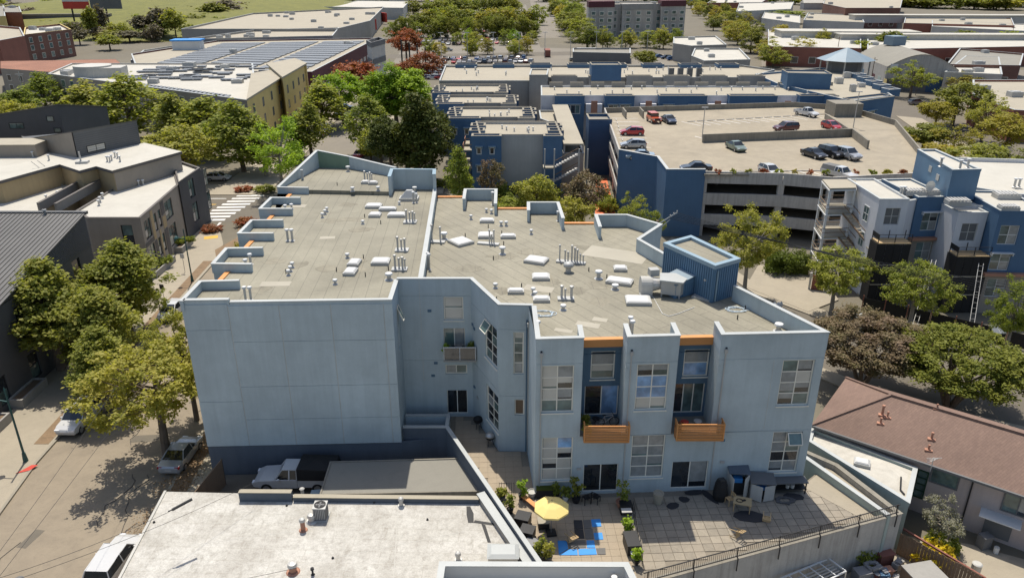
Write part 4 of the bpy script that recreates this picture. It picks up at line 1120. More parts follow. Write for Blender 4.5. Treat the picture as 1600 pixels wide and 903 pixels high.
m.add([(x-1.75,y+.85-.6*math.cos(math.pi*k/10),z+.75+.6*math.sin(math.pi*k/10)) for k in range(11)] + [(x-1.75,y+1.45,z+.12),(x-1.75,y+.25,z+.12)], [tuple(range(13))[::-1]])
m.add([(x-.92,y+.85-.6*math.cos(math.pi*k/10),z+.75+.6*math.sin(math.pi*k/10)) for k in range(11)] + [(x-.92,y+1.45,z+.12),(x-.92,y+.25,z+.12)], [tuple(range(13))])
m.quad((x-1.75,y+.25,z+.12),(x-.92,y+.25,z+.12),(x-.92,y+.25,z+.75),(x-1.75,y+.25,z+.75))
m.build('fan_housing', MT['offwhite'], o)
MB().ob(x-.75,y+1.3,z+1.3,.7,.6,.5,10).build('motor_box', MT['curb'], o)
MB().ob(x-1.35,y+.5,z,.9,.7,.1,0).build('base_plate', MT['curb'], o)
# coils of rope and cable lying on the roof
def coil(name, x, y, z, r, turns, mat, label, seed, rad=.018):
    rg = random.Random(seed); m = MB(); pts = []
    for k in range(turns*14):
        t = 2*math.pi*k/14; rr = r*(.55+.45*rg.random())
        pts.append((x+rr*math.cos(t)*1.3+.12*rg.random(), y+rr*math.sin(t)*.8+.12*rg.random(), z+.02+.05*rg.random()))
    m.path(pts, rad, 4)
    return tag(m.build(name, mat), label, 'rope')
ropec = plain('pale_blue_rope', (.45,.52,.56), .8)
coil('rope_coil', *(2.13, 47.47, 13.95), .7, 4, ropec, 'pale blue rope coiled on the roof near the front left corner bay', 3)
coil('rope_coil', *(15.69, 48.1, 13.95), .65, 4, ropec, 'pale blue rope heap on the roof in the shade right of the ribbed penthouse', 4)
tag(MB().path([(10.28, 50.55, 13.96), (10.42, 47.51, 13.98), (10.79, 47.09, 13.98), (11.53, 47.51, 13.98), (12.88, 48.58, 13.98)], .015, 4).build('roof_cable', MT['white']), 'thin pale cable lying loose on the roof before the air handling duct', 'cable')
# ---------------------------------------------------------------- the raised patios in front
PT = [(-4.85,51.2), (-4.85,48.3), (1.7,33.9), (6.6,32.6), (7.3,33.3), (24.9,39.2), (22.6,44.9), (19.75,42.4), (13,42), (4.4,41.6), (1.5,41.4), (1.1,46.5), (-.95,46.5), (-3.05,51.2)]
patio = root('patio', (8, 38, 0), None, None); patio['kind'] = 'structure'
MB().prism(ccw(PT), 0, ZP).build('deck', MT['joint'], patio)
def paving(poly, size, a, org, z, mats, name, gap, most=300, zoneck=None):
    ca, sa = math.cos(R(a)), math.sin(R(a)); out = []
    for i in range(-60, 60):
        for j in range(-60, 60):
            cx, cy = org[0]+(i*ca-j*sa)*size, org[1]+(i*sa+j*ca)*size
            k = size*.42
            if all(inside((cx+dx*ca-dy*sa, cy+dx*sa+dy*ca), poly) for dx, dy in ((-k,-k),(k,-k),(k,k),(-k,k))): out.append((cx, cy))
    out.sort(key=lambda p: p[1])
    me = MB().ob(0,0,0,size-gap,size-gap,.04,a).mesh()
    for cx, cy in out[:most]:
        t = obj(name, me, rng.choice(mats), patio)
        t.location = (cx, cy, z+rng.uniform(0,.006)); t.rotation_euler = (rng.uniform(-.004,.004), rng.uniform(-.004,.004), rng.uniform(-.01,.01))
    rest = out[most:]
    if rest:
        mb = MB()
        for cx, cy in rest: mb.ob(cx, cy, z, size-gap, size-gap, .04, a)
        o = mb.build(name, mats[0], patio); o['kind'] = 'stuff'
tz = [(-4.8,51.1), (-4.8,48.4), (1.75,34.1), (6.4,32.8), (7.35,34.0), (7.6,41.6), (4.4,41.55), (1.55,41.4), (1.15,46.4), (-.9,46.45), (-3.0,51.1)]
pz = [(7.65,41.6), (7.4,34.0), (24.5,39.4), (22.4,44.5), (19.7,42.3), (13,41.95)]
tiles = [MT['tile'], stained('tan_deck_tiles_pale', (.36,.295,.212), (.265,.217,.16), .45, .6, .85, spots=False, bumpy=.1), stained('tan_deck_tiles_dull', (.355,.29,.207), (.26,.213,.158), .45, .6, .85, spots=False, bumpy=.1)]
pav = [MT['paver'], stained('grey_pavers_pale', (.345,.30,.232), (.2,.177,.142), .6, .8, .9, spots=False), stained('grey_pavers_dirty', (.30,.262,.204), (.18,.16,.13), .7, .9, .9, spots=False)]
paving(tz, .61, 2.5, (0,40), ZP, tiles, 'deck_tile', .014)
paving(pz, .66, 3.0, (14,37.2), ZP, pav, 'paver', .03)
MB().prism([(19.9,42.3),(22.9,38.65),(24.7,39.25),(22.4,44.6)], ZP+.01, ZP+.06).build('concrete_apron', MT['side'], patio)
bl = MT['blue']
parapet(patio, [(-8.2,48.25), (-4.9,48.25), (1.66,34.05), (1.9,33.4)], .22, 0, 4.25, MT['bluebase'], cap)
parapet(patio, [(-8.2,49.75), (-4.9,49.75), (-4.9,48.4)], .2, 2.5, 4.3, MT['blue'], cap)
parapet(patio, [(7.1,33.0), (24.9,39.15), (22.9,44.2), (20.6,46.5)], .3, 0, 3.75, MT['concl'], MT['conc'], .03)
parapet(patio, [(1.8,33.3), (7.0,33.0)], .25, 0, 4.0, MT['offwhite'], cap)
# steel railing on the concrete wall
rail = root('patio_railing', (16, 36, 3.75), 'dark metal railing with thin bars on the concrete patio wall', 'railing')
ra, rb = Vector((7.4,33.0)), Vector((24.7,38.95))
LL = (rb-ra).length; ru = (rb-ra)/LL; rn = Vector((ru.y,-ru.x))
def rp(s_, d=0.0, z=0.0): v = ra+ru*s_+rn*d; return (v.x, v.y, z)
for z in (4.0, 4.62): MB().bar(rp(0,.06,z), rp(LL,.06,z), .025).build('rail', MT['black'], rail)
for k in range(7):
    s_ = .3 + k*(LL-.5)/6
    MB().bar(rp(s_,.19,3.0), rp(s_,.19,3.9), .03).bar(rp(s_,.19,3.9), rp(s_,.06,4.0), .03).bar(rp(s_,.06,4.0), rp(s_,.06,4.68), .028).build('post', MT['black'], rail)
for k in range(130):
    s_ = .1 + k*(LL-.2)/129
    MB().bar(rp(s_,.06,4.025), rp(s_,.06,4.6), .009).build('baluster', MT['black'], rail)

# ================================================================ low white-roofed building in the foreground and the yard behind it
wb = root('white_roof_building', (-10, 36, 0), 'low building with a worn white coated flat roof in the foreground', 'building')
WR = [(-23.5,41.75), (-22.3,28), (4.0,28), (1.45,33.9), (-2.0,41.0)]
WR = ccw(WR)
m = MB()
for p, q in zip(WR, WR[1:] + WR[:1]): m.wall(p, q, 0, 3.38)
m.build('wall', MT['offwhite'], wb)
MB().prism(offs(WR, -.02), 3.0, 3.4).build('roof', MT['wroof'], wb)
parapet(wb, [(-18.1,40.85), (-14.6,40.82)], .3, 3.3, 4.1, MT['bluebase'], MT['troof'], .04)
parapet(wb, [(-14.5,40.8), (-2.2,40.6)], .3, 3.3, 3.75, MT['bluebase'], MT['troof'], .04)
parapet(wb, [(-2.1,41.0), (1.25,34.0)], .5, 2.4, 3.85, MT['grey'], MT['cap'], .05)
MB().wbox((-23.5,41.75), (-22.3,28), 0, 13.6, 3.3, 3.48, -.1, .06).build('roof_edge', MT['offwhite'], wb)
tar = MT['dark']
for pts in ([(-3.0,40.2),(-2.75,40.2),(-2.5,39.5),(-2.45,38.6),(-2.8,38.6),(-2.95,39.4)], [(-2.45,38.6),(-.9,38.3),(-.85,38.5),(-2.4,38.85)], [(-1.95,38.5),(-1.7,38.4),(-1.3,36.8),(-1.5,36.8)]):
    MB().prism(ccw(pts), 3.4, 3.412).build('tar_patch', tar, wb)
for p, q in (((-20,36.5),(-12,38.2)), ((-14,34.5),(-3,37.8)), ((-18,39.7),(-9,38.9)), ((-7.5,40.3),(-6.8,33)), ((-15.5,40.6),(-15,33)), ((-11.5,40.6),(-11,37))):
    L = math.dist(p, q)
    MB().ob((p[0]+q[0])/2, (p[1]+q[1])/2, 3.4, L, .035, .006, math.degrees(math.atan2(q[1]-p[1], q[0]-p[0]))).build('roof_seam', MT['offwhite'], wb)
x, y = (-0.53, 35.21)
o = MB().ob(x, y, 3.4, 1.75, 1.15, .75, 0).build('roof_hatch', MT['offwhite'], wb)
MB().add([(x-.95,y-.65,4.152),(x+.95,y-.65,4.152),(x+.95,y+.65,4.152),(x-.95,y+.65,4.152),(x-.7,y-.4,4.3),(x+.7,y-.4,4.3),(x+.7,y+.4,4.3),(x-.7,y+.4,4.3)], [(0,3,2,1),(0,1,5,4),(1,2,6,5),(2,3,7,6),(3,0,4,7),(4,5,6,7)]).build('lid', MT['cap'], o)
for (x, y, z), h_, r in (((-13.16, 37.91, 3.4),.7,.15), ((-12.84, 38.75, 3.4),.35,.2), ((-7.3, 40.25, 3.4),.45,.14), ((-12.85, 34.34, 3.4),.45,.22), ((-3.22, 35.28, 3.4),.4,.14)):
    o = MB().cyl(x, y, z, z+.07, r*1.9, r*1.6, 12).cyl(x, y, z+.07, z+h_, r, r*.95, 12).build('vent_pipe', MT['rust'] if r > .14 and h_ > .4 else MT['galv'], wb)
    MB().cyl(x, y, z+h_+.02, z+h_+.2, r*1.35, r*1.1, 12).cyl(x, y, z+h_+.2, z+h_+.25, r*1.1, r*.4, 12).build('vent_cap', MT['galv'], o)
for x, y, z in ((-10.76, 35.44, 3.4), (-14.85, 40.25, 3.4), (-22.88, 38.62, 3.4), (-9.13, 40.57, 3.4), (-5.43, 38.87, 3.4)):
    MB().cyl(x, y, z, z+.12, .09, .05, 7).build('vent_stub', MT['dark'], wb)
vent_pipe(wb, *(-11.64, 34.13, 3.4), .35, .06, True, MT['dark'])
# the air conditioner on that roof
x, y = (-12.3, 39.12)
ac = root('air_conditioner', (x, y, 3.4), 'grey air conditioning condenser with a round fan grille on the white roof', 'air conditioner')
MB().ob(x, y, 3.4, .95, .95, .08, 0).build('base', MT['curb'], ac)
MB().ob(x, y, 3.48, .78, .78, .85, 0).build('coil_housing', MT['greyd'], ac)
MB().ob(x, y, 4.332, .84, .84, .08, 0).build('top_panel', MT['curb'], ac)
m = MB()
for k in range(20):
    t0, t1 = 2*math.pi*k/20, 2*math.pi*(k+1)/20
    for r in (.36, .26, .15): m.bar((x+r*math.cos(t0), y+r*math.sin(t0), 4.43), (x+r*math.cos(t1), y+r*math.sin(t1), 4.43), .012)
m.build('fan_guard', MT['black'], ac); MB().cyl(x, y, 4.412, 4.418, .37, None, 20).build('fan_opening', MT['black'], ac)
m = MB()
for k in range(4): m.ob(x+.16*math.cos(k*1.57), y+.16*math.sin(k*1.57), 4.42, .26, .11, .01, k*90)
m.build('fan_blade', MT['plastic'], ac)
for k in range(7): MB().box(x-.36+k*.11, y-.41, 3.54, x-.32+k*.11, y-.392, 4.3).build('louvre', MT['curb'], ac)
# front parapet block at the bottom edge of the view
fb = root('front_building', (3, 31, 0), 'corner of a pale grey rendered building at the bottom edge of the view', 'building')
FR = ccw([(-3.9,32.6), (6.45,32.55), (7.4,28), (-4.2,28)])
MB().prism(FR, 0, 4.7).build('wall', MT['concl'], fb)
parapet(fb, [(-4.0,28.2), (-3.85,32.45), (6.3,32.4), (7.2,28.2)], .3, 4.65, 5.72, MT['white'], MT['cap'])
MB().prism(offs(FR, -.4), 4.6, 4.74).build('roof', MT['troof'], fb)
vent_pipe(fb, 5.6, 31.9, 4.74, .5, .1)
# grey mono-pitch roof over the yard
cp = root('carport', (-8, 44, 0), 'grey flat roof over the yard between blue wall and white roof', 'carport')
CP = ccw([(-13.2, 45.57), (-3.04, 46.04), (-1.84, 42.22), (-13.08, 41.87)])
MB().prism(CP, 2.8, 3.0).build('roof', MT['groof'], cp)
MB().ring(CP, .08, 2.75, 3.07, .03).build('roof_edge', MT['conc'], cp)
for p in offs(CP, -.3): MB().ob(p[0], p[1], 0, .14, .14, 2.8).build('post', MT['wood'], cp)
struct('yard', MB().prism(ccw([(-22.3,46.95), (-8.4,47.5), (-5.1,48), (-2.4,41.6), (-22.6,41.95)]), 0, .85), MT['asphd'])
x, y = (-16.58, 46.73)
pickup('white', -15.9, 45.75, 180, 'white pickup truck with a black tarpaulin over its load beside the blue wall', z=.85, cover='tarp', s=1.03)
gt = root('yard_gate', (-21.3, 44.3, .85), 'dark sheet metal gate standing open in the yard corner', 'gate')
MB().add([(-22.0,42.4,.85),(-21.2,45.8,.85),(-21.2,45.8,3.1),(-22.0,42.4,2.7),(-21.95,42.38,.85),(-21.15,45.78,.85),(-21.15,45.78,3.1),(-21.95,42.38,2.7)], [(0,1,2,3),(7,6,5,4),(0,4,5,1),(1,5,6,2),(2,6,7,3),(3,7,4,0)]).build('sheet', MT['wood'], gt)
for t in (0, 1): MB().cyl(-22.0+.8*t, 42.35+3.5*t, .85, 2.8+.3*t, .05, None, 6).build('post', MT['black'], gt)
for k, (x, y, lx, ly, h_, mt, nm, lb) in enumerate(((-13.3,42.8,1.5,.9,1.6,'shed','utility_box','pale blue metal cabinet in the yard behind the white roof'), (-15.9,42.7,1.1,.5,1.3,'teak','cardboard_stack','flattened brown cardboard leaning in the yard by the pickup'), (-18.3,42.5,2.6,.3,1.5,'wood','timber_stack','dark timber stack at the yard edge behind white roof'))):
    r = root(nm, (x, y, .85), lb, nm.split('_')[1])
    MB().ob(x, y, .85, lx, ly, h_*.92, 4).build('body', MT[mt], r); MB().ob(x+.05, y, .85+h_*.92+.003, lx*.96, ly*.9, h_*.08, 7).build('top', MT[mt], r)
tag(MB().cyl(-14.4, 42.3, .85, 3.2, .12, .12, 10).cyl(-14.4,42.3,3.2,3.26,.18,.1,10).build('steel_post', MT['greyl']), 'stout pale grey steel post in the yard by the cabinet', 'post')

# ================================================================ things on the patios
def chair(x, y, z, a, label, tilt=(0,0), mat=None):
    r = root('wooden_chair', (x, y, z), label, 'chair', world=False)
    place(r, (x, y, z), a); r.rotation_euler = (R(tilt[0]), R(tilt[1]), R(a))
    w_ = mat or MT['teak']
    for k in range(5): MB().box(-.22, -.22+k*.09, .43, .22, -.14+k*.09, .455).build('seat_slat', w_, r)
    for sx in (-.22, .22):
        MB().bar((sx,-.2,0), (sx,-.2,.44), .022).build('leg', w_, r); MB().bar((sx,.24,0), (sx,.22,.9), .022).build('leg', w_, r)
    for z_ in (.62, .75, .86): MB().box(-.21,.205,z_-.03,.21,.23,z_+.03).build('back_slat', w_, r)
    return r
def pot(x, y, z, r_, h_, mat, label, plant=None, ph=.8, name='plant_pot'):
    r = root(name, (x, y, z), label, 'pot')
    MB().lathe(x, y, [(r_*.7,z), (r_*.95,z+h_*.6), (r_,z+h_*.95), (r_*1.06,z+h_), (r_*.9,z+h_+.005), (r_*.85,z+h_-.06)], 14).build('pot', mat, r, smooth=False)
    if plant:
        cs = [(x+rng.uniform(-1,1)*r_*.9, y+rng.uniform(-1,1)*r_*.9, z+h_+ph*rng.uniform(.15,1)) for _ in range(14)]
        rg = np.random.default_rng(int(x*100) % 999 + 5)
        obj('foliage', leaf_cloud(cs, 16, .09, .2, rg), LEAF[plant], r)
        m = MB()
        for c in cs[:6]: m.bar((x,y,z+h_-.05), c, .015, .006, 4)
        m.build('stems', MT['bark'], r)
    return r
# yellow parasol
x, y = (2.45, 37.67)
um = root('parasol', (x, y, ZP+.05), 'pale yellow parasol open over the tiled patio', 'parasol')
MB().ob(x, y, ZP+.05, .62, .62, .12, 8).build('base', MT['black'], um); MB().cyl(x, y, ZP+.17, ZP+2.5, .025, None, 8).build('pole', MT['plastic'], um)
m = MB(); n = 8; R0 = 1.12; zt = ZP+2.62
pts = [(x+R0*math.cos(2*math.pi*(k+.4)/n), y+R0*math.sin(2*math.pi*(k+.4)/n), zt-.55) for k in range(n)]
for k in range(n):
    a, b = pts[k], pts[(k+1) % n]
    ma, mb_ = lerp(a,(x,y,zt),.45), lerp(b,(x,y,zt),.45)
    ma = (ma[0],ma[1],ma[2]+.05); mb_ = (mb_[0],mb_[1],mb_[2]+.05)
    m.add([a,b,mb_,ma,(x,y,zt)], [(0,1,2,3),(3,2,4)]); m.add([a,b,(b[0],b[1],b[2]-.12),(a[0],a[1],a[2]-.12)], [(3,2,1,0)])
cn = m.build('canopy', MT['yumb'], um)
for k in range(n): MB().bar(lerp(pts[k],(x,y,zt),.03), (x,y,zt-.05), .012).build('rib', MT['teak'], um)
MB().cyl(x, y, zt, zt+.09, .05, .02, 8).build('finial', MT['teak'], um)
# foam mats
mats = [([(2.82, 37.02), (3.41, 37.02), (3.44, 36.29), (2.83, 35.8)], 'bmat', 'blue foam mat, the shaded piece at the left end of the mats'),
 ([(2.82, 35.75), (3.44, 36.24), (3.99, 36.29), (3.99, 35.75)], 'bmat', 'blue foam mat at the front left, sunlit, beside the parasol'),
 ([(4.05, 36.29), (5.13, 36.35), (5.15, 35.8), (4.02, 35.75)], 'bmat', 'blue foam mat at the front right corner of the mats'),
 ([(4.61, 37.05), (5.1, 37.05), (5.11, 36.38), (4.58, 36.38)], 'bmat', 'sunlit blue foam mat behind the front right one'),
 ([(5.07, 38.98), (5.69, 39.01), (5.7, 38.31), (5.08, 38.25)], 'bmat', 'blue foam mat farthest back, next to the shade edge'),
 ([(5.11, 37.72), (5.68, 37.75), (5.69, 37.11), (5.13, 37.08)], 'bmat', 'blue foam mat at the right edge, half in shade'),
 ([(3.95, 38.91), (4.51, 38.91), (4.52, 38.07), (3.93, 38.07)], 'kmat', 'black foam mat at the back of the mats'),
 ([(3.93, 38.04), (4.51, 38.04), (4.52, 37.2), (3.9, 37.2)], 'kmat', 'black foam mat just before the rearmost black one'),
 ([(4.55, 38.91), (5.05, 38.95), (5.05, 38.13), (4.56, 38.07)], 'gmat', 'dark grey foam mat at the back between black and blue'),
 ([(4.55, 38.04), (5.11, 38.1), (5.09, 37.17), (4.55, 37.14)], 'gmat', 'dark grey foam mat in the middle of the mats'),
 ([(3.45, 37.02), (4.57, 37.08), (4.55, 36.38), (3.49, 36.35)], 'gmat', 'grey brown foam mat ringed by blue ones'),
 ([(5.13, 36.35), (5.72, 36.38), (5.69, 35.8), (5.17, 35.8)], 'gmat', 'taupe mat right of the sunlit blue ones')]
for pts, mt, lb in mats:
    tag(MB().prism(offs(ccw(pts), -.012), ZP+.052, ZP+.075).build('foam_mat', MT[mt]), lb, 'mat', 'foam mats on the patio')
# furniture, planters and pots
def boxy(name, px, lx, ly, h_, a, mt, label, cat, legs=True, top=None, z=ZP+.05):
    x, y = px[:2]
    r = root(name, (x, y, z), label, cat)
    z0 = z+(.08 if legs else .0)
    MB().ob(x, y, z0, lx, ly, h_*.8, a).build('body', MT[mt], r)
    MB().ob(x, y, z0+h_*.8+.003, lx*1.04, ly*1.04, h_*.12, a).build('top', MT[top or mt], r)
    if legs:
        c, s_ = math.cos(R(a)), math.sin(R(a))
        for dx, dy in ((-1,-1),(1,-1),(1,1),(-1,1)):
            MB().ob(x+(dx*lx*c-dy*ly*s_)*.42, y+(dx*lx*s_+dy*ly*c)*.42, z, .06, .06, .08, a).build('leg', MT['black'], r)
    return r
boxy('wicker_armchair', (0.69, 38.45), .9, .85, .75, -18, 'black', 'black wicker armchair by the white roof parapet, the farther of two', 'armchair')
boxy('wicker_armchair', (0.96, 37.27), .85, .8, .7, -18, 'black', 'black wicker armchair by the white roof parapet, the nearer of two', 'armchair')
boxy('footstool', (1.25, 36.42), .8, .7, .4, -18, 'plastic', 'dark low footstool nearest the white roof parapet', 'stool')
boxy('side_table', (1.99, 38.27), .7, .6, .5, 4, 'black', 'small black side table with a pale top under the parasol', 'table', top='troof')
boxy('planter_box', (2.19, 41.32), 1.1, .6, .75, 0, 'black', 'long black planter box below the left ground floor window', 'planter', top='hedge')
boxy('deck_box', (7.42, 39.75), .75, .7, .6, 3, 'black', 'black storage box with a folded grey towel on top', 'box', top='black')
tag(MB().ob(*(7.34, 39.01), 4.02, .65, .42, .05, 3).build('towel', MT['greyl']), 'folded pale grey towel on the black storage box', 'towel')
boxy('barbecue_cart', (7.29, 36.3), .8, 1.3, .8, 5, 'black', 'black barbecue cart with knobs between the two patios', 'barbecue')
x, y = (7.38, 35.54); tag(MB().lathe(x, y, [(.2,ZP+.05),(.16,ZP+.3),(.27,ZP+.42),(.28,ZP+.48),(.18,ZP+.49),(.16,ZP+.4)], 16).ob(x, y+.36, ZP+.3, .42, .2, .5, 0).build('white_basin', MT['white']), 'white ceramic basin standing beside the barbecue cart', 'basin')
x, y = (1.22, 40.32); r = root('wooden_bench', (x, y, ZP+.05), 'low orange brown bench plank in the sun near the pots', 'bench')
MB().ob(x, y, ZP+.35, 1.7, .32, .06, -52).build('seat', MT['orange'], r)
for t in (-.6, .6): MB().ob(x+t*.62, y-t*.79, ZP+.05, .1, .28, .298, -52).build('leg', MT['wood'], r)
for (px, r_, h_, mt, pl, ph, lb) in (((0.64, 41.04),.22,.4,'black','lime',1.0,'black pot with tall banana leaves beside the bench'), ((-0.12, 39.62),.22,.35,'black','mid',1.0,'pot with a leafy plant against the parapet, middle of three'), ((-0.68, 40.91),.25,.3,'greyd','magnolia',.5,'pot with yellow green plant, farthest along the parapet'),
        ((1.33, 41.31),.3,.4,'offwhite',None,0,'pale round pot without plant beside the black planter box'), ((2.96, 41.11),.2,.35,'black','mid',.8,'small black pot plant next to the planter box'), ((3.58, 40.91),.22,.35,'white','mid',.7,'white pot plant before the window wall'), ((4.25, 40.71),.3,.4,'black','olive',1.6,'tall bushy pot plant left of the glass sliding door'),
        ((7.21, 40.25),.38,.42,'rust','mid',1.6,'large brown pot with a palm like plant between the doors'), ((7.26, 37.67),.25,.4,'black','lime',.7,'pot of bright yellow green leaves beside the black storage box'), ((9.67, 40.58),.34,.85,'troof',None,0,'large beige urn standing alone on the grey pavers'),
        ((1.73, 35.54),.3,.35,'greyd','mid',1.1,'potted shrub at the lower left patio corner'), ((2.18, 35.33),.25,.35,'greyd','magnolia',.9,'pot of pale leaves at the bottom edge of the patio'), ((7.42, 35.01),.15,.3,'black','lime',.8,'slim green pot plant at the bottom right of tiled patio')):
    pot(px[0], px[1], ZP+.05, r_, h_, MT[mt], lb, pl, ph)
# dark garden chairs by the door
for k, (px, a, lb) in enumerate((((4.93, 40.64), 200, 'black metal chair left of the two before the glass door'), ((5.57, 40.71), 150, 'black metal chair right of the two before the glass door'))):
    chair(px[0], px[1], ZP+.05, a, lb, mat=MT['black'])
chair(*(3.46, 37.21), ZP+.3, 30, 'small wooden chair tipped over on the black mats', (80,0))
chair(*(14.4, 40.51), ZP+.05, -70, 'pale wooden chair upright left of the cluttered table', (0,0))
chair(*(13.74, 37.56), ZP+.28, 40, 'pale wooden chair lying tipped over in the sun on the pavers', (75,10))
chair(*(16.43, 39.12), ZP+.28, -20, 'pale wooden chair lying tipped over in the shade by the sheds', (85,0))
x, y = (15.04, 39.95); tb = root('wooden_table', (x, y, ZP+.05), 'square wooden table with tools on it before the plastic sheds', 'table')
MB().ob(x, y, ZP+.72, 1.15, .85, .04, -18).build('tabletop', MT['tan'], tb)
for dx, dy in ((-.5,-.35),(.5,-.35),(.5,.35),(-.5,.35)):
    c, s_ = math.cos(R(-18)), math.sin(R(-18)); MB().ob(x+dx*c-dy*s_, y+dx*s_+dy*c, ZP+.05, .06, .06, .668, -18).build('leg', MT['teak'], tb)
m = MB()
for k in range(12): m.bar((x-.2+.2*math.cos(k*.6), y+.18*math.sin(k*.6), ZP+.775), (x-.2+.2*math.cos(k*.6+.6), y+.18*math.sin(k*.6+.6), ZP+.775), .02)
m.ob(x+.1, y, ZP+.762, .2, .12, .06, 20)
tag(m.build('cable_coil', MT['black']), 'dark cable coil lying on the square wooden table', 'cable')
def shed(px, lx, ly, h_, a, label, open_door, roofm):
    x, y = px; r = root('plastic_shed', (x, y, ZP+.05), label, 'shed')
    c, s_ = math.cos(R(a)), math.sin(R(a)); z = ZP+.05
    def T(dx, dy): return (x+dx*c-dy*s_, y+dx*s_+dy*c)
    m = MB()
    for pp in ([(-lx/2,-ly/2),(-lx/2+.05,-ly/2),(-lx/2+.05,ly/2),(-lx/2,ly/2)], [(lx/2-.05,-ly/2),(lx/2,-ly/2),(lx/2,ly/2),(lx/2-.05,ly/2)], [(-lx/2+.05,ly/2-.05),(lx/2-.05,ly/2-.05),(lx/2-.05,ly/2),(-lx/2+.05,ly/2)]):
        m.prism([T(*p) for p in pp], z, z+h_)
    m.build('wall', MT['greyl'], r)
    MB().prism([T(-lx/2-.05,-ly/2-.08), T(lx/2+.05,-ly/2-.08), T(lx/2+.05,ly/2+.05), T(-lx/2-.05,ly/2+.05)], z+h_+.003, [z+h_+.06,z+h_+.06,z+h_+.2,z+h_+.2]).build('roof', roofm, r)
    d1 = math.radians(open_door)
    for sg, an in ((-1, d1), (1, d1*.7)):
        hx = sg*lx/2; ex, ey = hx - sg*lx/2*math.cos(an), -ly/2 - lx/2*math.sin(an)
        p, q = T(hx, -ly/2-.01), T(ex, ey-.01)
        L = math.dist(p, q); MB().ob((p[0]+q[0])/2, (p[1]+q[1])/2, z+.05, L-.03, .04, h_-.08, math.degrees(math.atan2(q[1]-p[1], q[0]-p[0]))).build('door', MT['offwhite'], r)
    MB().prism([T(-lx/2+.06,-ly/2+.1), T(lx/2-.06,-ly/2+.1), T(lx/2-.06,ly/2-.06), T(-lx/2+.06,ly/2-.06)], z, z+h_*.55).build('contents', MT['dark'], r)
    MB().prism([T(-lx/4,-ly/2+.08), T(lx/5,-ly/2+.08), T(lx/5,0), T(-lx/4,0)], z+h_*.55+.003, z+h_*.75).build('contents', MT['bmat'], r)
shed((15.18, 41.86), 1.3, .95, 1.75, -4, 'tall plastic garden shed with open doors against the blue wall', 75, MT['bluebase'])
shed((16.71, 41.45), 1.55, 1.0, 1.25, -6, 'low plastic garden shed with one door ajar, right of the tall one', 28, MT['greyd'])
x, y = (18.74, 41.86); wb_ = root('workbench', (x, y, ZP+.05), 'black workbench with shelf under the lower right window', 'workbench')
MB().ob(x, y, ZP+.9, 2.3, .75, .07, 3).build('top', MT['greyd'], wb_); MB().ob(x, y, ZP+.4, 2.2, .7, .05, 3).build('shelf', MT['black'], wb_)
for dx in (-1.05,1.05):
    for dy in (-.3,.3): MB().ob(x+dx, y+dy+dx*.05, ZP+.05, .07, .07, .848, 3).build('leg', MT['black'], wb_)
for k, dx in enumerate((-.15,.18)): tag(MB().lathe(x+dx, y-.15, [(.12,ZP+.452),(.14,ZP+.7),(.15,ZP+.71)], 12).build('bucket', MT['offwhite']), 'small white bucket on the workbench shelf, ' + ('left' if k == 0 else 'right') + ' of two', 'bucket', 'buckets on the workbench')
hose = plain('grey_hose', (.10,.10,.10), .6)
coil('hose_coil', *(18.15, 40.77), ZP+.06, .5, 7, hose, 'dark grey hose heaped on the pavers before the workbench', 9, .035)
x, y = (13.88, 41.05); bg_ = root('rubbish_bag', (x, y, ZP+.05), 'tall black covered bundle standing left of the sheds', 'bundle')
MB().lathe(x, y, [(.42,ZP+.05),(.5,ZP+.5),(.42,ZP+1.2),(.3,ZP+1.55),(.1,ZP+1.65)], 10).build('cover', MT['tarp'], bg_); MB().ob(x-.02, y-.1, ZP+1.6, .4, .3, .12, 20).build('tie', MT['dark'], bg_)
for k, (px, sx, sy, a, lb) in enumerate((((10.61, 40.31),.8,.6,20,'dark rubber mat scrap nearest the beige urn'), ((11.5, 40.96),.7,.55,-30,'dark rubber mat scrap between the urn and the door'), ((12.31, 41.7),1.1,.5,5,'dark rubber mat scrap before the right sliding door'), ((13.28, 41.23),.5,1.5,25,'long black mat strip left of the black bundle'), ((15.43, 39.3),2.2,1.0,-8,'large black mat under the cluttered table'), ((18.91, 41.23),1.2,.6,-5,'black mat before the workbench'))):
    x, y = px; c, s_ = math.cos(R(a)), math.sin(R(a)); rg = random.Random(k)
    pts = []
    for t in range(9):
        an = 2*math.pi*t/9; rr = .8+.3*rg.random(); dx, dy = sx/2*rr*math.cos(an)*1.15, sy/2*rr*math.sin(an)*1.15
        pts.append((x+dx*c-dy*s_, y+dx*s_+dy*c))
    tag(MB().prism(ccw(pts), ZP+.052, ZP+.075+.003*k).build('rubber_mat', MT['kmat']), lb, 'mat', 'dark rubber mats on the pavers')
x, y = (-2.58, 49.85)
for k, (px, lb) in enumerate((((-2.62, 49.5), 'round kettle barbecue with a dark cover in the shaded recess'), ((-1.62, 47.27), 'round kettle barbecue with a pale lid at the shade edge of the recess'))):
    x, y = px; r = root('kettle_barbecue', (x, y, ZP+.05), lb, 'barbecue')
    for a in (0, 120, 240): MB().bar((x+.28*math.cos(R(a)), y+.28*math.sin(R(a)), ZP+.05), (x+.12*math.cos(R(a)), y+.12*math.sin(R(a)), ZP+.6), .02).build('leg', MT['black'], r)
    MB().lathe(x, y, [(.08,ZP+.5),(.3,ZP+.62),(.36,ZP+.8)], 16).build('bowl', MT['black'], r); MB().lathe(x, y, [(.37,ZP+.803),(.33,ZP+.95),(.18,ZP+1.05),(.03,ZP+1.08)], 16).build('lid', MT['steel'] if k else MT['tarp'], r, smooth=True)
tr = root('trellis_gate', (0, 40.6, ZP+.05), 'thin dark metal trellis gate across the tiled patio', 'gate')
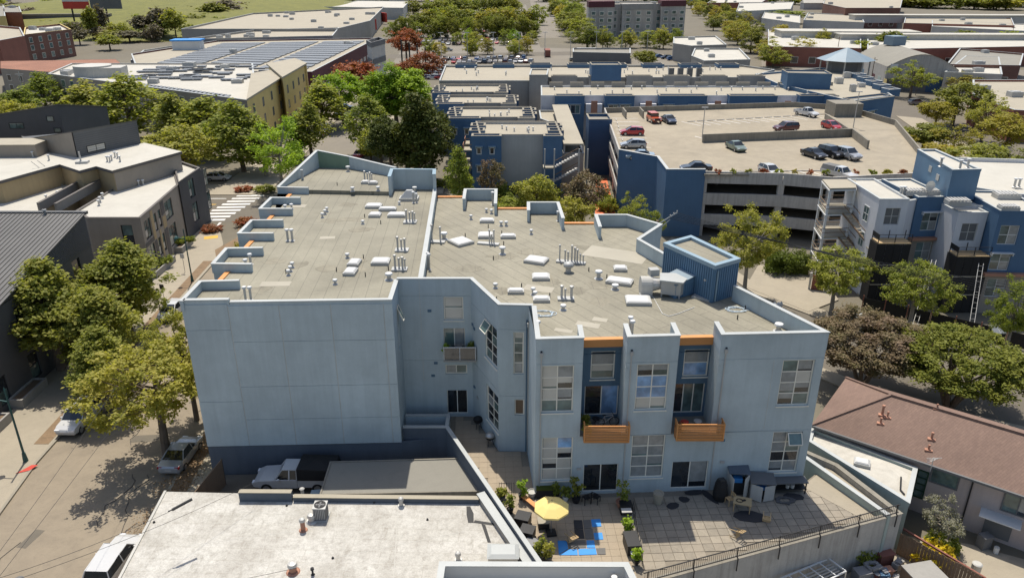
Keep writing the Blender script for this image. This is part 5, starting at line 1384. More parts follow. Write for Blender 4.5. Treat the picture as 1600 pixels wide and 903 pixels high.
p, q = (-0.86, 41.43), (0.13, 41.43)
for k in range(7): MB().bar((*lerp(p,q,k/6), ZP+.05), (*lerp(p,q,k/6), ZP+1.1), .014).build('bar', MT['black'], tr)
for z in (ZP+.25, ZP+1.0): MB().bar((*p,z), (*q,z), .016).build('rail', MT['black'], tr)
df = root('divider_fence', (7.5, 38, ZP+.05), 'low dark wire fence dividing tiled patio from grey pavers', 'fence')
p, q = (7.85, 39.67), (7.75, 35.06)
for k in range(9): MB().bar((*lerp(p,q,k/8), ZP+.05), (*lerp(p,q,k/8), ZP+.95), .016).build('post', MT['black'], df)
for z in (ZP+.5, ZP+.92): MB().bar((*p,z), (*q,z), .014).build('wire', MT['black'], df)
# plants and things on the balconies
for k, (x, y, z, lf, h_, lb) in enumerate(((-5.0,50.7,8.92,'lime',.7,'pot of bright green leaves at the left end of the recess balcony'), (-3.3,50.7,8.92,'mid',.7,'dark leafy pot plant right of centre on the recess balcony'), (-2.95,50.75,8.92,'mid',.9,'tall dark pot plant at the right end of the recess balcony'), (4.85,41.5,7.96,'mid',.55,'pot plant in the left corner of the left slatted balcony'), (4.85,42.6,7.96,'olive',.6,'pot plant at the back of the left slatted balcony'), (10.95,41.7,7.96,'redl',.5,'red leaved pot plant on the right slatted balcony'))):
    pot(x, y, z, .16, .28, MT['offwhite'] if k % 2 else MT['rust'], lb, lf, h_)
def bicycle(x, y, z, a, label):
    r = root('bicycle', (x, y, z), label, 'bicycle', world=False); place(r, (x, y, z), a)
    for wx in (-.5, .5):
        m = MB()
        for k in range(18): m.bar((wx+.33*math.cos(k*.349), 0, .34+.33*math.sin(k*.349)), (wx+.33*math.cos(k*.349+.349), 0, .34+.33*math.sin(k*.349+.349)), .02)
        w_ = m.build('wheel', MT['black'], r)
        m = MB()
        for k in range(8): m.bar((wx,0,.34), (wx+.32*math.cos(k*.785), 0, .34+.32*math.sin(k*.785)), .005)
        m.build('spokes', MT['steel'], w_)
    MB().bar((-.5,0,.34),(-.1,0,.36),.018).bar((-.1,0,.36),(-.2,0,.85),.018).bar((-.2,0,.8),(.38,0,.82),.018).bar((-.1,0,.36),(.38,0,.75),.018).bar((.5,0,.34),(.36,0,.95),.018).bar((-.5,0,.34),(-.18,0,.75),.014).build('frame', MT['greyl'], r)
    MB().box(-.32,-.06,.86,-.1,.06,.9).build('saddle', MT['black'], r); MB().bar((.36,-.26,.98),(.36,.26,.98),.015).build('handlebar', MT['black'], r)
bicycle(6.3, 42.7, 7.96, 10, 'bicycle standing on the left slatted balcony')
bicycle(-4.2, 50.75, 8.92, 5, 'dark bicycle leaning on the recess balcony')
for k, (x, y, mt, lb) in enumerate(((12.3,42.6,'greyl','pale grey round stool on the right slatted balcony'), (11.4,42.5,'red','red cushioned low stool on the right slatted balcony'), (5.6,42.9,'black','black low stool in the left slatted balcony'))):
    r = root('round_stool', (x, y, 7.96), lb, 'stool'); MB().lathe(x, y, [(.2,7.96),(.16,8.2),(.24,8.4)], 14).build('base', MT['plastic'], r); MB().lathe(x, y, [(.26,8.403),(.28,8.46),(.2,8.5),(.02,8.51)], 14).build('seat', MT[mt], r)

# ================================================================ generic flat-roofed block
def block(name, loc_label_cat, pts, z0, z1, wallm, roofm, par=.5, capm=None, t=.25, parent=None, roofn='roof', holes=None, wn='wall'):
    """walls with openings, a roof slab and a parapet round it; pts any order; holes: {edge index: [(s0,s1,z0,z1)]}"""
    P = ccw(pts)
    if parent is None:
        c = (sum(p[0] for p in P)/len(P), sum(p[1] for p in P)/len(P), z0)
        parent = root(name, c, *loc_label_cat)
    m = MB()
    for i in range(len(P)):
        m.wall(P[i], P[(i+1) % len(P)], z0, z1, (holes or {}).get(i, ()), .17)
    w_ = m.build(wn, wallm, parent)
    MB().poly(offs(P, -.03), z1-.02).build(roofn, roofm, parent)
    if par:
        p_ = MB().ring(P, t, z1-.05, z1+par, .03).build('parapet', wallm, parent)
        MB().ring(P, t+.02, z1+par+.003, z1+par+.05, .05).build('coping', capm or MT['cap'], p_) if par else None
    return parent, P
def facade(parent, p, q, rects, cols, rows, panes, frame=None, **kw):
    for r in rects: window(parent, p, q, r, cols, rows, panes, frame, **kw)
def grid(L, n, w_, h_, zs, s0=None, s1=None):
    s0 = .6 if s0 is None else s0; s1 = L-.6 if s1 is None else s1
    return [(s0+(s1-s0)*(i+.5)/n-w_/2, s0+(s1-s0)*(i+.5)/n+w_/2, z, z+h_) for z in zs for i in range(n)]
def edges(P): return list(zip(P, P[1:] + P[:1]))
def boxes_on(parent, pts, z, size, mat, name='roof_unit'):
    for p in pts:
        l, w_, h_ = size[0]*rng.uniform(.7,1.3), size[1]*rng.uniform(.7,1.3), size[2]*rng.uniform(.7,1.2)
        o = MB().ob(p[0], p[1], z, l, w_, h_, rng.uniform(-4,4)).build(name, mat, parent)
        MB().ob(p[0], p[1], z+h_+.003, l*.6, w_*.6, .1, 0).build('fan_cowl', MT['curb'], o)
# ---------------------------------------------------------------- taupe and black townhouses across the street on the left
blk = MT['black']; gw = MT['glassg']
th = root('taupe_townhouses', (-55, 98, 0), 'taupe and black townhouse block with stepped white flat roofs on the left', 'building')
D1 = ccw([(-54.46, 90.63), (-54.83, 100.04), (-51.09, 112.15), (-46.7, 103.01), (-45.16, 87.74), (-51.61, 87.74)])
D1b = ccw([(-46.46, 102.61), (-50.84, 111.74), (-51.03, 114.97), (-46.64, 110.95)])
E0 = ((-51.61, 87.74), (-45.16, 87.74)); E1 = ((-45.16, 87.74), (-46.7, 103.01))
L0, L1 = math.dist(*E0), math.dist(*E1)
hs = {}
for i, (p, q) in enumerate(edges(D1)):
    if math.dist(p, E0[0]) < .1: hs[i] = [(L0-2.6,L0-1.2,4.4,7.2), (L0-2.6,L0-1.2,1.0,3.6)]
    if math.dist(p, E1[0]) < .1: hs[i] = [(.8,3.0,4.9,7.3), (.8,3.0,1.4,4.0), (4.2,5.2,4.9,7.2), (5.9,6.9,4.9,7.2), (4.2,5.2,1.6,4.0), (5.9,6.9,1.6,4.0), (8.6,11.6,4.9,7.4), (8.6,11.6,1.2,4.0)]
block('x', None, D1, 0, 8, MT['brown'], MT['wroof2'], .12, MT['brown2'], parent=th, holes=hs)
facade(th, *E0, [(L0-2.6,L0-1.2,4.4,7.2), (L0-2.6,L0-1.2,1.0,3.6)], 1, 2, [gw, MT['glass']], blk)
facade(th, *E1, [(.8,3.0,4.9,7.3), (.8,3.0,1.4,4.0), (8.6,11.6,4.9,7.4), (8.6,11.6,1.2,4.0)], 2, 2, [gw, gw, MT['glassb'], gw], blk)
facade(th, *E1, [(4.2,5.2,4.9,7.2), (5.9,6.9,4.9,7.2), (4.2,5.2,1.6,4.0), (5.9,6.9,1.6,4.0)], 1, 2, [gw, MT['glassb']], blk)
for s0, s1, z0, z1, mt in ((3.2,4.0,4.2,7.9,'tan'), (5.3,5.8,1.0,4.8,'tan'), (7.1,8.3,4.4,6.0,'tan'), (7.1,8.3,.4,4.2,'brown2'), (.1,3.1,4.2,4.7,'brown2'), (3.2,4.0,.3,4.0,'brown2'), (7.1,8.3,6.2,7.9,'brown2')):
    MB().wbox(*E1, s0, s1, z0, z1, .003, .05).build('panel', MT[mt], th)
for s0 in (.2, 3.0, 5.6): MB().wbox(*E0, s0, s0+2.4, 4.0, 4.05, .003, .03).build('trim', MT['brown2'], th)
hs = {}
Q = ((-46.46, 102.61), (-46.64, 110.95))
for i, (p, q) in enumerate(edges(D1b)):
    if math.dist(p, Q[0]) < .1: hs[i] = [(3.2,5.2,5.2,7.9), (3.2,5.2,1.6,4.4), (9.4,10.9,5.4,7.9), (9.4,10.9,1.6,4.4)]
block('x', None, D1b, 0, 8.25, MT['dkwall'], MT['wroof2'], .3, MT['brown2'], parent=th, holes=hs)
facade(th, *Q, [(3.2,5.2,5.2,7.9), (3.2,5.2,1.6,4.4), (9.4,10.9,5.4,7.9), (9.4,10.9,1.6,4.4)], 2, 2, [gw, gw, MT['glassb'], gw], blk)
D2 = ccw([(-92,94), (-65.57, 94.45), (-62.79, 103.39), (-58.13, 99.78), (-57.16, 102.29), (-53.74, 99.78), (-49.22, 110.96), (-57.12, 116.74), (-62.55, 107.65), (-73.05, 116.28), (-92,118)])
m = MB()
for p, q in edges(D2): m.wall(p, q, 0, 10.6)
m.build('wall', MT['tan'], th)
MB().prism(offs(D2, .25), 10.61, 10.98).build('fascia', MT['brown2'], th)
MB().poly(offs(D2, .2), 11.0).build('roof', MT['wroof2'], th)
p, q = (-53.74, 99.78), (-49.22, 110.96)
MB().wbox(p, q, .05, math.dist(p,q)-.05, 8.05, 10.58, .003, .06).build('siding', MT['brown'], th)
D4 = ccw([(-90,84), (-62.82, 88.77), (-58.86, 90.36), (-60.41, 102.67), (-63.04, 104.73), (-65.65, 96.02), (-90,95)])
block('x', None, D4, 0, 8, MT['tan'], MT['wroof2'], 0, parent=th)
parapet(th, [(-59.17, 90.9), (-59.86, 104.38)], .3, 7.9, 9.0, MT['brown'], MT['brown2'])
parapet(th, [(-56.86, 90.63), (-57.38, 105.43)], .3, 7.9, 9.0, MT['brown'], MT['brown2'])
x, y = (-59.32, 104.38); MB().ob(x, y, 8.0, 3.0, .12, 2.4, -32).build('glass_screen', MT['glass'], th)
# ladder stair on the terrace
lad = root('roof_stair', (-65.17, 101.01, 8), 'galvanised steel stair leaning on the tan wall of the townhouse terrace', 'stair')
p0, p1 = Vector((-63.18, 102.67, 8)), Vector((-64.68, 100.84, 11)); sd_ = Vector((.25,.3,0))
for sg in (-1, 1):
    MB().bar(p0+sd_*sg, p1+sd_*sg, .06).build('stringer', MT['steel'], lad); MB().bar(p0+sd_*sg+Vector((0,0,1)), p1+sd_*sg+Vector((0,0,1)), .03).build('handrail', MT['steel'], lad)
for k in range(9):
    c = p0.lerp(p1, (k+.5)/9); MB().bar(c-sd_, c+sd_, .05).build('tread', MT['steel'], lad)
for sg in (-1,1): MB().bar(p1+sd_*sg, (p1.x+sd_.x*sg, p1.y+sd_.y*sg, 8.0), .05).build('post', MT['steel'], lad)
# grey and charcoal upper volumes with sloping tops
def slope_vol(pts, z0, zs, mat, roofm, **kw):
    P = [tuple(p[:2]) for p in pts]
    n = len(P); m = MB()
    v = [(p[0],p[1],z0) for p in P] + [(p[0],p[1],z) for p, z in zip(P, zs)]
    m.add(v, [(i, (i+1)%n, n+(i+1)%n, n+i) for i in range(n)])
    w_ = m.build('wall', mat, th); c = offs(P, .12)
    MB().add([(p[0],p[1],z+.01) for p, z in zip(c, zs)] + [(p[0],p[1],z+.14) for p, z in zip(c, zs)], [tuple(range(n))[::-1], tuple(range(n,2*n))] + [(i,(i+1)%n,n+(i+1)%n,n+i) for i in range(n)]).build('roof', roofm, th)
    return w_
V1 = [(-62.34, 107.25), (-57.62, 116.74), (-66,124), (-70,115)]
wv = slope_vol(V1, 10.5, [14.6, 14.45, 11.6, 11.6], MT['greyd'], MT['dkroof'])
V0 = [(-73.07, 113.12), (-62.37, 107.05), (-70.1,115), (-78,120)]
slope_vol(V0, 10.5, [12.3, 14.6, 11.6, 11.3], MT['brown'], MT['dkroof'])
for k in range(11): MB().wbox(V1[0], V1[1], .02, math.dist(V1[0],V1[1])-.02, 11.05+k*.3, 11.08+k*.3, .003, .025).build('siding_lap', MT['dkwall'], wv)
window(th, V1[0], V1[1], (1.6,4.6,11.3,12.3), 2, 1, [MT['glassb']]*2, blk, outer=.05)
V2 = [(-100,125), (-74,125), (-73,138), (-100,138)]
slope_vol(V2, 0, [11.4, 15.5, 13, 9], MT['dkwall'], MT['dkroof'])
for r in ((17.2,19.6,11.6,12.6), (23.6,24.8,12.8,13.7), (24.4,25.6,11.0,11.8)): window(th, V2[0], V2[1], r, 2 if r[0] < 18 else 1, 1, [gw]*2, blk, outer=.05)
x, y = (-72.79, 109.44); o = MB().ob(x, y, 11.0, 9, 4.5, 1.7, 2).build('stair_head', MT['brown'], th); MB().ob(x, y, 12.703, 9.2, 4.7, .12, 2).build('roof', MT['troof'], o)
for (x, y, z) in ((-56.76, 104.53, 11), (-56.31, 104.34, 11), (-56.51, 105.29, 11), (-57.01, 107.25, 11), (-56.35, 106.66, 11), (-54.97, 104.53, 11), (-68.78, 107.25, 11), (-65.37, 105.29, 11), (-70.27, 110.96, 11)): vent_pipe(th, x, y, z, .7, .11)
for (x, y, z) in ((-52.25, 103.01, 8), (-51.78, 103.35, 8), (-52.28, 105.08, 8), (-52.97, 93.39, 8), (-53.53, 94.83, 8), (-54.09, 96.62, 8), (-61.02, 95.72, 8), (-60.52, 97.53, 8)): vent_pipe(th, x, y, z, .6, .11)
o = MB().cyl(*(-60.05, 103.77), 11, 12.6, .12, .1, 8).build('vent_stack', MT['galv'], th); MB().ob(*(-59.87, 103.77), 11.0, 1.6, 1.0, .3, 10).build('pipe_curb', MT['curb'], o)
MB().cyl(*(-60.64, 112.6), 11, 13.6, .06, None, 6).build('mast', MT['galv'], th)
# mono-pitch charcoal building nearer to us
ch = root('charcoal_house', (-52, 64, 0), 'charcoal sided building with a standing seam metal roof at the left edge', 'building')
def cz(y): return 12.4 + (y-75.6)*.213
fx = lambda y: -44.6 + .0*(y-60)
SF = ((-44.5,46), (-44.7,75.6))
wins = [(2.0,3.3,4.6,7.4), (2.0,3.3,1.2,3.4), (6.4,7.9,4.6,7.6), (6.4,7.9,.4,3.0), (10.8,12.2,4.6,7.6), (10.8,12.2,.6,3.2), (15.5,17,4.8,8.0), (15.5,17,.6,3.2), (20.5,22,5,8.4), (25.5,27,5,8.6)]
m = MB(); m.wall(*SF, 0, 6.05, [w_ for w_ in wins if w_[3] < 4]); m.wall(*SF, 4.2, 4.21)
m = MB(); m.wall(*SF, 0, 8.9, wins)
m.wall((-44.7,75.6), (-75,75.6), 0, 12.3); m.wall((-75,46), (-44.5,46), 0, 6.0)
m.wall((-75,75.6), (-75,46), 0, 6.0)
m.add([(-44.7,58.7,8.901),(-44.7,75.6,8.901),(-44.7,75.6,12.3)], [(0,1,2)])
w_ = m.build('wall', MT['dkwall'], ch)
facade(ch, *SF, wins, 1, 2, [MT['glass'], gw], blk)
for k in range(20):
    z = 8.95+k*.17; y0 = 75.6+(z+.1-12.4)/.213
    if y0 < 75: MB().box(-44.66, max(59,y0), z, -44.62, 75.55, z+.14).build('siding_lap', MT['dkwall'], w_)
def rpt(x, y, d=0): return (x, y, cz(y)+d)
MB().add([rpt(-75,45.8), rpt(-44.3,45.8), rpt(-44.5,75.8), rpt(-75,75.8), rpt(-75,45.8,.12), rpt(-44.3,45.8,.12), rpt(-44.5,75.8,.12), rpt(-75,75.8,.12)], [(0,3,2,1),(4,5,6,7),(0,1,5,4),(1,2,6,5),(2,3,7,6),(3,0,4,7)]).build('roof', MT['dkroof'], ch)
for k in range(60):
    x = -44.7-k*.46
    MB().add([rpt(x-.02,45.9,.12), rpt(x+.02,45.9,.12), rpt(x+.02,75.7,.12), rpt(x-.02,75.7,.12), rpt(x-.02,45.9,.19), rpt(x+.02,45.9,.19), rpt(x+.02,75.7,.19), rpt(x-.02,75.7,.19)], [(4,5,6,7),(0,1,5,4),(1,2,6,5),(2,3,7,6),(3,0,4,7)]).build('seam', MT['dkroof'], ch)
MB().box(-75,75.5,12.35,-44.4,75.95,12.65).build('ridge_cap', MT['dkroof'], ch)
for dx in (0, .35): vent_pipe(ch, *(-48.53, 75.29), 12.4, .45, .12)
tn = root('tan_porch', (-46,50,0), 'tan rendered porch corner at the left edge by the lamp post', 'porch')
MB().box(-49,44,0,-43.2,48.6,3.0).build('wall', MT['tan'], tn); MB().box(-49.2,43.8,3.003,-43.0,48.8,3.2).build('roof', MT['brown2'], tn)
for k, (y0, y1) in enumerate(((51.5,55.5), (57.5,61.5), (66,70), (80,85), (88,94), (97,101))):
    r = root('planter_wall', (-42.8, y0, .13), 'low concrete planter wall along the left pavement, %s from the near end' % ORD[k], 'planter', 'concrete planters on the left pavement')
    xx = -42.9 - .045*(y0-50)
    MB().ring([(xx-1.3,y0),(xx,y0),(xx-.1,y1),(xx-1.4,y1)], .18, .1, .95).build('wall', MT['grey'], r); MB().prism([(xx-1.15,y0+.15),(xx-.15,y0+.15),(xx-.25,y1-.15),(xx-1.25,y1-.15)], .1, .8).build('soil', MT['soil'], r)
    if k > 1: shrub(xx-.65, (y0+y1)/2, .75, .7, 1.8, .9, 'mid', 'dark green planting in the concrete planter, %s planter from the near end' % ORD[k], 'planter shrubs', 'planter_shrub')
# street lamp with twin teal heads, sign posts
def lamp(x, y, h_, label, mat='teal', arm=1.1, a=90, two=True):
    r = root('street_lamp', (x, y, .13), label, 'lamp')
    MB().cyl(x, y, .13, .9, .2, .13, 10).build('base', MT[mat], r); MB().cyl(x, y, .9, h_, .09, .06, 8).build('pole', MT[mat], r)
    for sg in ((-1, 1) if two else (1,)):
        dx, dy = arm*math.cos(R(a))*sg, arm*math.sin(R(a))*sg
        o = MB().bar((x,y,h_*.84), (x+dx,y+dy,h_*.86), .035).build('arm', MT[mat], r)
        MB().lathe(x+dx, y+dy, [(.10,h_*.86+.12),(.14,h_*.86+.1),(.30,h_*.86-.1),(.28,h_*.86-.14)], 12).build('lamp_head', MT[mat], o)
    MB().cyl(x, y, h_, h_+.2, .08, .02, 8).build('finial', MT[mat], r)
lamp(*(-38.48, 49.71), 6.6, 'teal street lamp post with bell shaped heads at the left edge', a=172, two=False)
lamp(*(-39.8, 86.95), 6.8, 'teal street lamp post beside the left wing of the loft building', a=172, two=False)
x, y = (-37.79, 48.66); tag(MB().prism(ccw([(x-.5,y-.6),(x+.35,y-.2),(x+.6,y+.5),(x+.1,y+.5),(x-.2,y-.1)]), .15, .165).build('red_kerb_mark', MT['red']), 'red painted kerb patch at the foot of the near street lamp', 'kerb mark')
for k, (px, lb, mt) in enumerate((((-41.98, 90.12), 'round backed street sign on a thin post by the left pavement', 'white'), ((-57.57, 134.8), 'street sign post near the far crossing', 'white'), ((-40.28, 80.06), 'dark parking meter post beside the parked white car', 'black'))):
    r = root('street_sign', (*px, .13), lb, 'sign'); MB().cyl(*px, .13, 2.6, .035, None, 6).build('post', MT['galv'], r); MB().ob(px[0], px[1]-.06, 2.0, .55, .03, .6, -10).build('plate', MT[mt], r)
# cars on this street
LG = 'cars parked on the left street'
car('suv', 'white', *(-36.96, 55.15), -92, 'white suv parked facing us under the left street trees', LG)
car('hatch', 'white', *(-38.25, 77.18), -92, 'white hatchback parked at the left kerb beside the loft wall', LG)
car('sedan', 'silver', *(-26.25, 50.09), 88, 'silver sedan under the big tree beside the blank wall', LG)
car('suv', 'white', *(-25.73, 38.26), 88, 'white car parked by the white roof at the bottom edge', LG)
car('hatch', 'white', *(-54.1, 136.1), 3, 'white coupe parked on the cross street behind the townhouses', LG)
for k, (px, kd, cl, a) in enumerate((((-44.39, 154.89),'sedan','paleblue',85), ((-46.91, 166.16),'suv','grey',85), ((-44.67, 181.9),'suv','white',85), ((-43.95, 176.01),'sedan','grey',85), ((-43.73, 196.56),'suv','black',5), ((-46.08, 212.2),'sedan','navy',5), ((-31.54, 154.89),'sedan','red',85), ((-39.34, 151.44),'sedan','silver',95))):
    car(kd, cl, *px, a, '%s %s on the tree lined street beyond the crossing, %s from the near end' % (cl if cl != 'paleblue' else 'pale blue', kd, ORD[k]), 'cars on the far part of the left street', near=k < 4)

# ================================================================ concrete parking garage
GD, GT = 8.6, 9.6
ga = root('parking_garage', (40, 125, 0), 'concrete multi-storey parking garage with cars on its roof deck', 'garage')
GP = ccw([(18.91, 157.15), (16.82, 117.17), (21.99, 112.42), (21.96, 104.63), (27.29, 104.63), (38,103.5), (44,101.3), (58,104), (64.5,118), (72.5,143.7), (69.5,160), (60.27, 164.38)])
MB().prism(offs(GP, -.1), GD-.35, GD).build('deck', MT['deck'], ga)
for z in (5.4, 2.5): MB().prism(offs(GP, -.6), z, z+.35).build('floor_slab', MT['conc'], ga)
fr = [(27.29,104.63), (38,103.5), (44,101.3), (58,104), (64.5,118)]
for z0, z1 in ((7.9, GT), (4.75, 6.45), (1.75, 3.35)):
    for p, q in zip(fr, fr[1:]): MB().wbox(p, q, .02, math.dist(p,q)-.02, z0, z1, -.28, .0).build('spandrel', MT['concl'], ga)
for p, q in zip(fr, fr[1:]):
    L = math.dist(p, q); n = max(1, int(L/6))
    for k in range(n+1):
        c = lerp(p, q, k/n*.96+.02); MB().ob(c[0], c[1]+.35, 0, .5, .5, GD-.4).build('column', MT['concl'], ga)
for x in np.arange(24, 62, 7):
    for y in np.arange(112, 150, 9): MB().ob(x, y, 0, .5, .5, GD-.4).build('column', MT['concl'], ga)
MB().box(21,150,0,62,150.4,8).build('inner_wall', MT['greyd'], ga)
lf = [(18.91, 157.15), (16.82, 117.17)]
for z0, z1 in ((8.3, GT), (5.4, 6.6), (2.5, 3.7)): MB().wbox(*lf, .1, math.dist(*lf)-.1, z0, z1, -.25, .02).build('spandrel', MT['concl'], ga)
for k in range(5):
    c = lerp(*lf, (k+.5)/5); MB().ob(c[0]+.4, c[1], 0, .5, .5, GD-.4).build('column', MT['concl'], ga)
for pts in ([(72.5,143.7), (69.5,160), (60.27, 164.38), (18.91, 157.15)], [(64.5,118), (72.5,143.7)]): parapet(ga, pts, .25, 0, GT, MT['conc'], MT['conc'], .03, .01)
bt = [(17.54, 124.27), (16.82, 117.17), (21.99, 112.42), (21.96, 104.63), (27.29, 104.63)]
polywall(MB(), [lf[1], *bt[2:]], .35, 0, 9.9).build('blue_wall', MT['apblue'], ga); polywall(MB(), [lf[1], *bt[2:]], .45, 9.903, 9.98).build('coping', MT['cap'], ga)
parapet(ga, [(32.45, 128.38), (59.98, 133.32), (58.43, 123.28)], .3, GD-.02, 10.0, MT['conc'], MT['conc'], .03, .01, 'ramp_wall')
parapet(ga, [(61.8, 150.48), (60.09, 133.32)], .25, GD-.02, 9.6, MT['conc'], MT['conc'], .03, .01, 'ramp_wall')
x, y = (67.11, 154.87); MB().ob(x, y, GD, 5.5, 5, 2.6, 0).build('stair_head', MT['conc'], ga)
for x, y in ((20.5,148), (24,148.5)): MB().ob(x+2, y+5, GD, .25, 5, 1.4, 0).build('screen_wall', MT['conc'], ga)
for k in range(7):
    a = (27.63, 106.86); MB().ob(43+k*2.2-15, 104.1+.0*k, GT-.5, 1.9, .35, .28, -4).build('planter', MT['conc'], ga)
cars_m = MT['mark']
bays = [(((33.57, 147.77)), ((64.15, 156.18)), 15, 5), (((34, 128.97)), ((61.26, 133.8)), 15, -5), (((27.2, 108.6)), ((47.19, 109.36)), 13, 4), (((18.11, 124.95)), ((19.94, 151.17)), 7, 5)]
for p, q, n, d in bays:
    u = (Vector(q)-Vector(p)).normalized(); nn = Vector((-u.y,u.x))
    for k in range(n+1):
        c = Vector(p).lerp(Vector(q), k/n) - nn*d*.5; a = math.degrees(math.atan2(nn.y,nn.x)) + (18 if n > 10 else 0)
        MB().ob(c.x, c.y, GD+.004, abs(d), .17, .006, a).build('bay_line', cars_m, ga)
        if k < n: e = Vector(p).lerp(Vector(q), (k+.5)/n) - nn*d*.12; MB().ob(e.x, e.y, GD+.004, .2, 1.6, .12, a-(18 if n > 10 else 0)).build('wheel_stop', MT['concl'], ga)
GG = 'cars parked on the garage roof'
for kd, cl, px, a, lb in (('hatch','red',(21.44, 134.84),178,'red hatchback at the left edge of the garage roof'), ('hatch','silver',(20.09, 124.18),178,'silver hatchback next to the red one on the garage roof'), ('sedan','paleblue',(19.92, 116.27),178,'grey blue sedan half hidden behind the blue garage corner'),
    ('sedan','navy',(30.18, 146.51),-80,'black sedan beside the orange jeep type car'), ('sedan','green',(36.6, 122.72),-78,'olive grey car parked against the ramp wall, leftmost there'), ('sedan','black',(47.47, 117.6),-70,'black sedan, left one of three before the ramp wall end'), ('suv','black',(50.36, 118.05),-70,'black suv between the black sedan and the silver wagon'), ('suv','silver',(52.44, 116.71),-70,'silver wagon beside the ramp wall end'),
    ('hatch','white',(37.09, 106.59),-78,'white car nose on at the front planter edge'), ('hatch','red',(58.99, 140.2),-75,'bright red hatchback behind the ramp wall'), ('suv','maroon',(49.97, 138.28),-165,'dark maroon suv behind the ramp wall'), ('sedan','black',(26.88, 108.54),178,'dark car roof just visible behind the blue garage wall')):
    car(kd, cl, *px, a, lb, GG, z=GD+.01)
pickup('white', *(59.2, 153.64), -65, 'white pickup truck near the rear parapet of the garage roof', GD+.01, s=.95, group=GG)
pickup('white', *(46.33, 104.69), -60, 'white pickup with a dark bed cap at the front of the garage roof', GD+.01, 'shell', .95, GG)
j = root('offroad_car', (*(27.37, 146.76), GD), 'orange boxy offroad car with a dark grille at the rear left of the roof deck', 'car', GG, world=False); place(j, (*(27.37, 146.76), GD+.01), -80)
MB().box(-2,-.9,.55,1.9,.9,1.1).box(-2,-.85,1.1,.45,.85,1.2).box(-1.95,-.75,1.72,.35,.75,1.85).build('body', PAINT['orange'], j)
MB().box(-1.9,-.78,1.202,.4,.78,1.718).build('window_glass', cgl, j); MB().box(1.902,-.55,.62,1.95,.55,1.05).build('grille', MT['black'], j)
tm, rm = wheel_mesh(.42)
for wx in (-1.3,1.3):
    for wy in (-.85,.85): w_ = obj('wheel', tm, tyre_m, j); w_.location = (wx,wy,.42); obj('rim', rm, rim_m, w_)
for sg in (-1,1): MB().cyl(0,0,0,.05,.12,None,10).build('headlight', lampw, j).matrix_basis = Matrix.Translation((1.9,sg*.68,.9)) @ Matrix.Rotation(R(90),4,'Y')
for px, h_, lb in (((33.31, 132.15), 5.2, 'grey light pole on the left of the garage roof'), ((63.62, 141.38), 6.5, 'grey light pole by the ramp wall end of garage')):
    r = root('light_pole', (*px, GD), lb, 'lamp'); MB().cyl(*px, GD, GD+h_, .09, .07, 8).build('pole', MT['steel'], r); MB().ob(px[0], px[1], GD+h_, 1.1, .3, .14, 0).build('lamp_head', MT['steel'], r)

# ================================================================ white and blue townhouses on the right, under scaffolding
tw = root('renovated_townhouses', (48, 88, 0), 'white and blue townhouses wrapped in scaffolding on the right', 'building')
wf = MT['white']
def unit(front, depth, z1, wallm, wins, par=.15, roof='wroof2', low=None, frame=wf, panes=None):
    p, q = front; u = (Vector(q)-Vector(p)).normalized(); n = Vector((-u.y,u.x))
    P = [p, q, tuple(Vector(q)+n*depth), tuple(Vector(p)+n*depth)]
    if low:
        m = MB()
        for a, b in edges(P): m.wall(a, b, 0, low[0], [w_ for w_ in wins if w_[3] <= low[0]] if a == p else ())
        m.build('lower_wall', low[1], tw)
    block('x', None, P, low[0]+.01 if low else 0, z1, wallm, MT[roof], par, MT['cap'], .2, tw, holes={0: [w_ for w_ in wins if not low or w_[3] > low[0]]})
    for w_ in wins: window(tw, p, q, w_, 2, 2, panes or [gw, MT['glassc']], frame, fw=.08)
    return P
W1 = unit(((41.48, 82.3), (44.8, 82.3)), 9, 11.9, MT['apwhite'], [(.9,2.6,9.0,11.0)], frame=MT['greyl'], panes=[MT['greyd']])
U1 = unit(((46.2, 83.07), (49.9, 83.33)), 8, 11.9, MT['apblue'], [(1.0,2.9,8.0,10.2), (1.0,2.9,4.4,6.6), (1.0,2.9,.8,3.0)], low=(6.9, MT['brown']))
W2 = unit(((49.18, 79.79), (52.42, 79.79)), 9, 11.1, MT['apwhite'], [(.7,2.5,7.9,10.0)], frame=MT['greyl'], panes=[MT['greyd']])
U2 = unit(((52.44, 77.91), (57.5,77.6)), 8, 11.9, MT['apblue'], [(.5,2.5,8.2,10.4), (.3,2.4,5.2,7.2), (.6,2.7,2.0,4.2)], low=(4.6, MT['brown']))
block('x', None, [(44.7,82.6), (46.4,83.4), (48,92), (45,92)], 0, 11.6, MT['apwhite'], MT['wroof2'], .1, parent=tw)
block('x', None, [(50.1,83.8), (53,81), (56,92), (51,92)], 0, 11.4, MT['apwhite'], MT['wroof2'], .1, parent=tw)
block('x', None, [(50.5,91), (58,84), (75,84), (78,100), (56,103)], 0, 11.7, MT['apwhite'], MT['wroof2'], .4, parent=tw)
for p, q, z in ((U1[0], U1[1], 7.0), (U2[0], U2[1], 4.7)): MB().wbox(p, q, -.2, math.dist(p,q)+.2, z, z+.3, .003, .6).build('ledge_roof', MT['rust'], tw)
for p, q, s0, z in ((U1[0], U1[1], .8, 10.3), (U2[0], U2[1], .1, 7.3)):
    m = MB(); a, b = s0, s0+2.3; m.wbox(p, q, a, b, z, z+.06, 0, .55); m.wbox(p, q, a, a+.08, z-.3, z, 0, .4); m.wbox(p, q, b-.08, b, z-.3, z, 0, .4); m.build('awning', wf, tw)
sw = (W1[3], W1[0])
for s0 in (W1 and (4.2,)):
    for z in (8.6, 5.5, 2.4): window(tw, *sw, (s0+1.5,s0+2.9,z,z+1.9), 2, 2, [gw], wf, outer=.05)
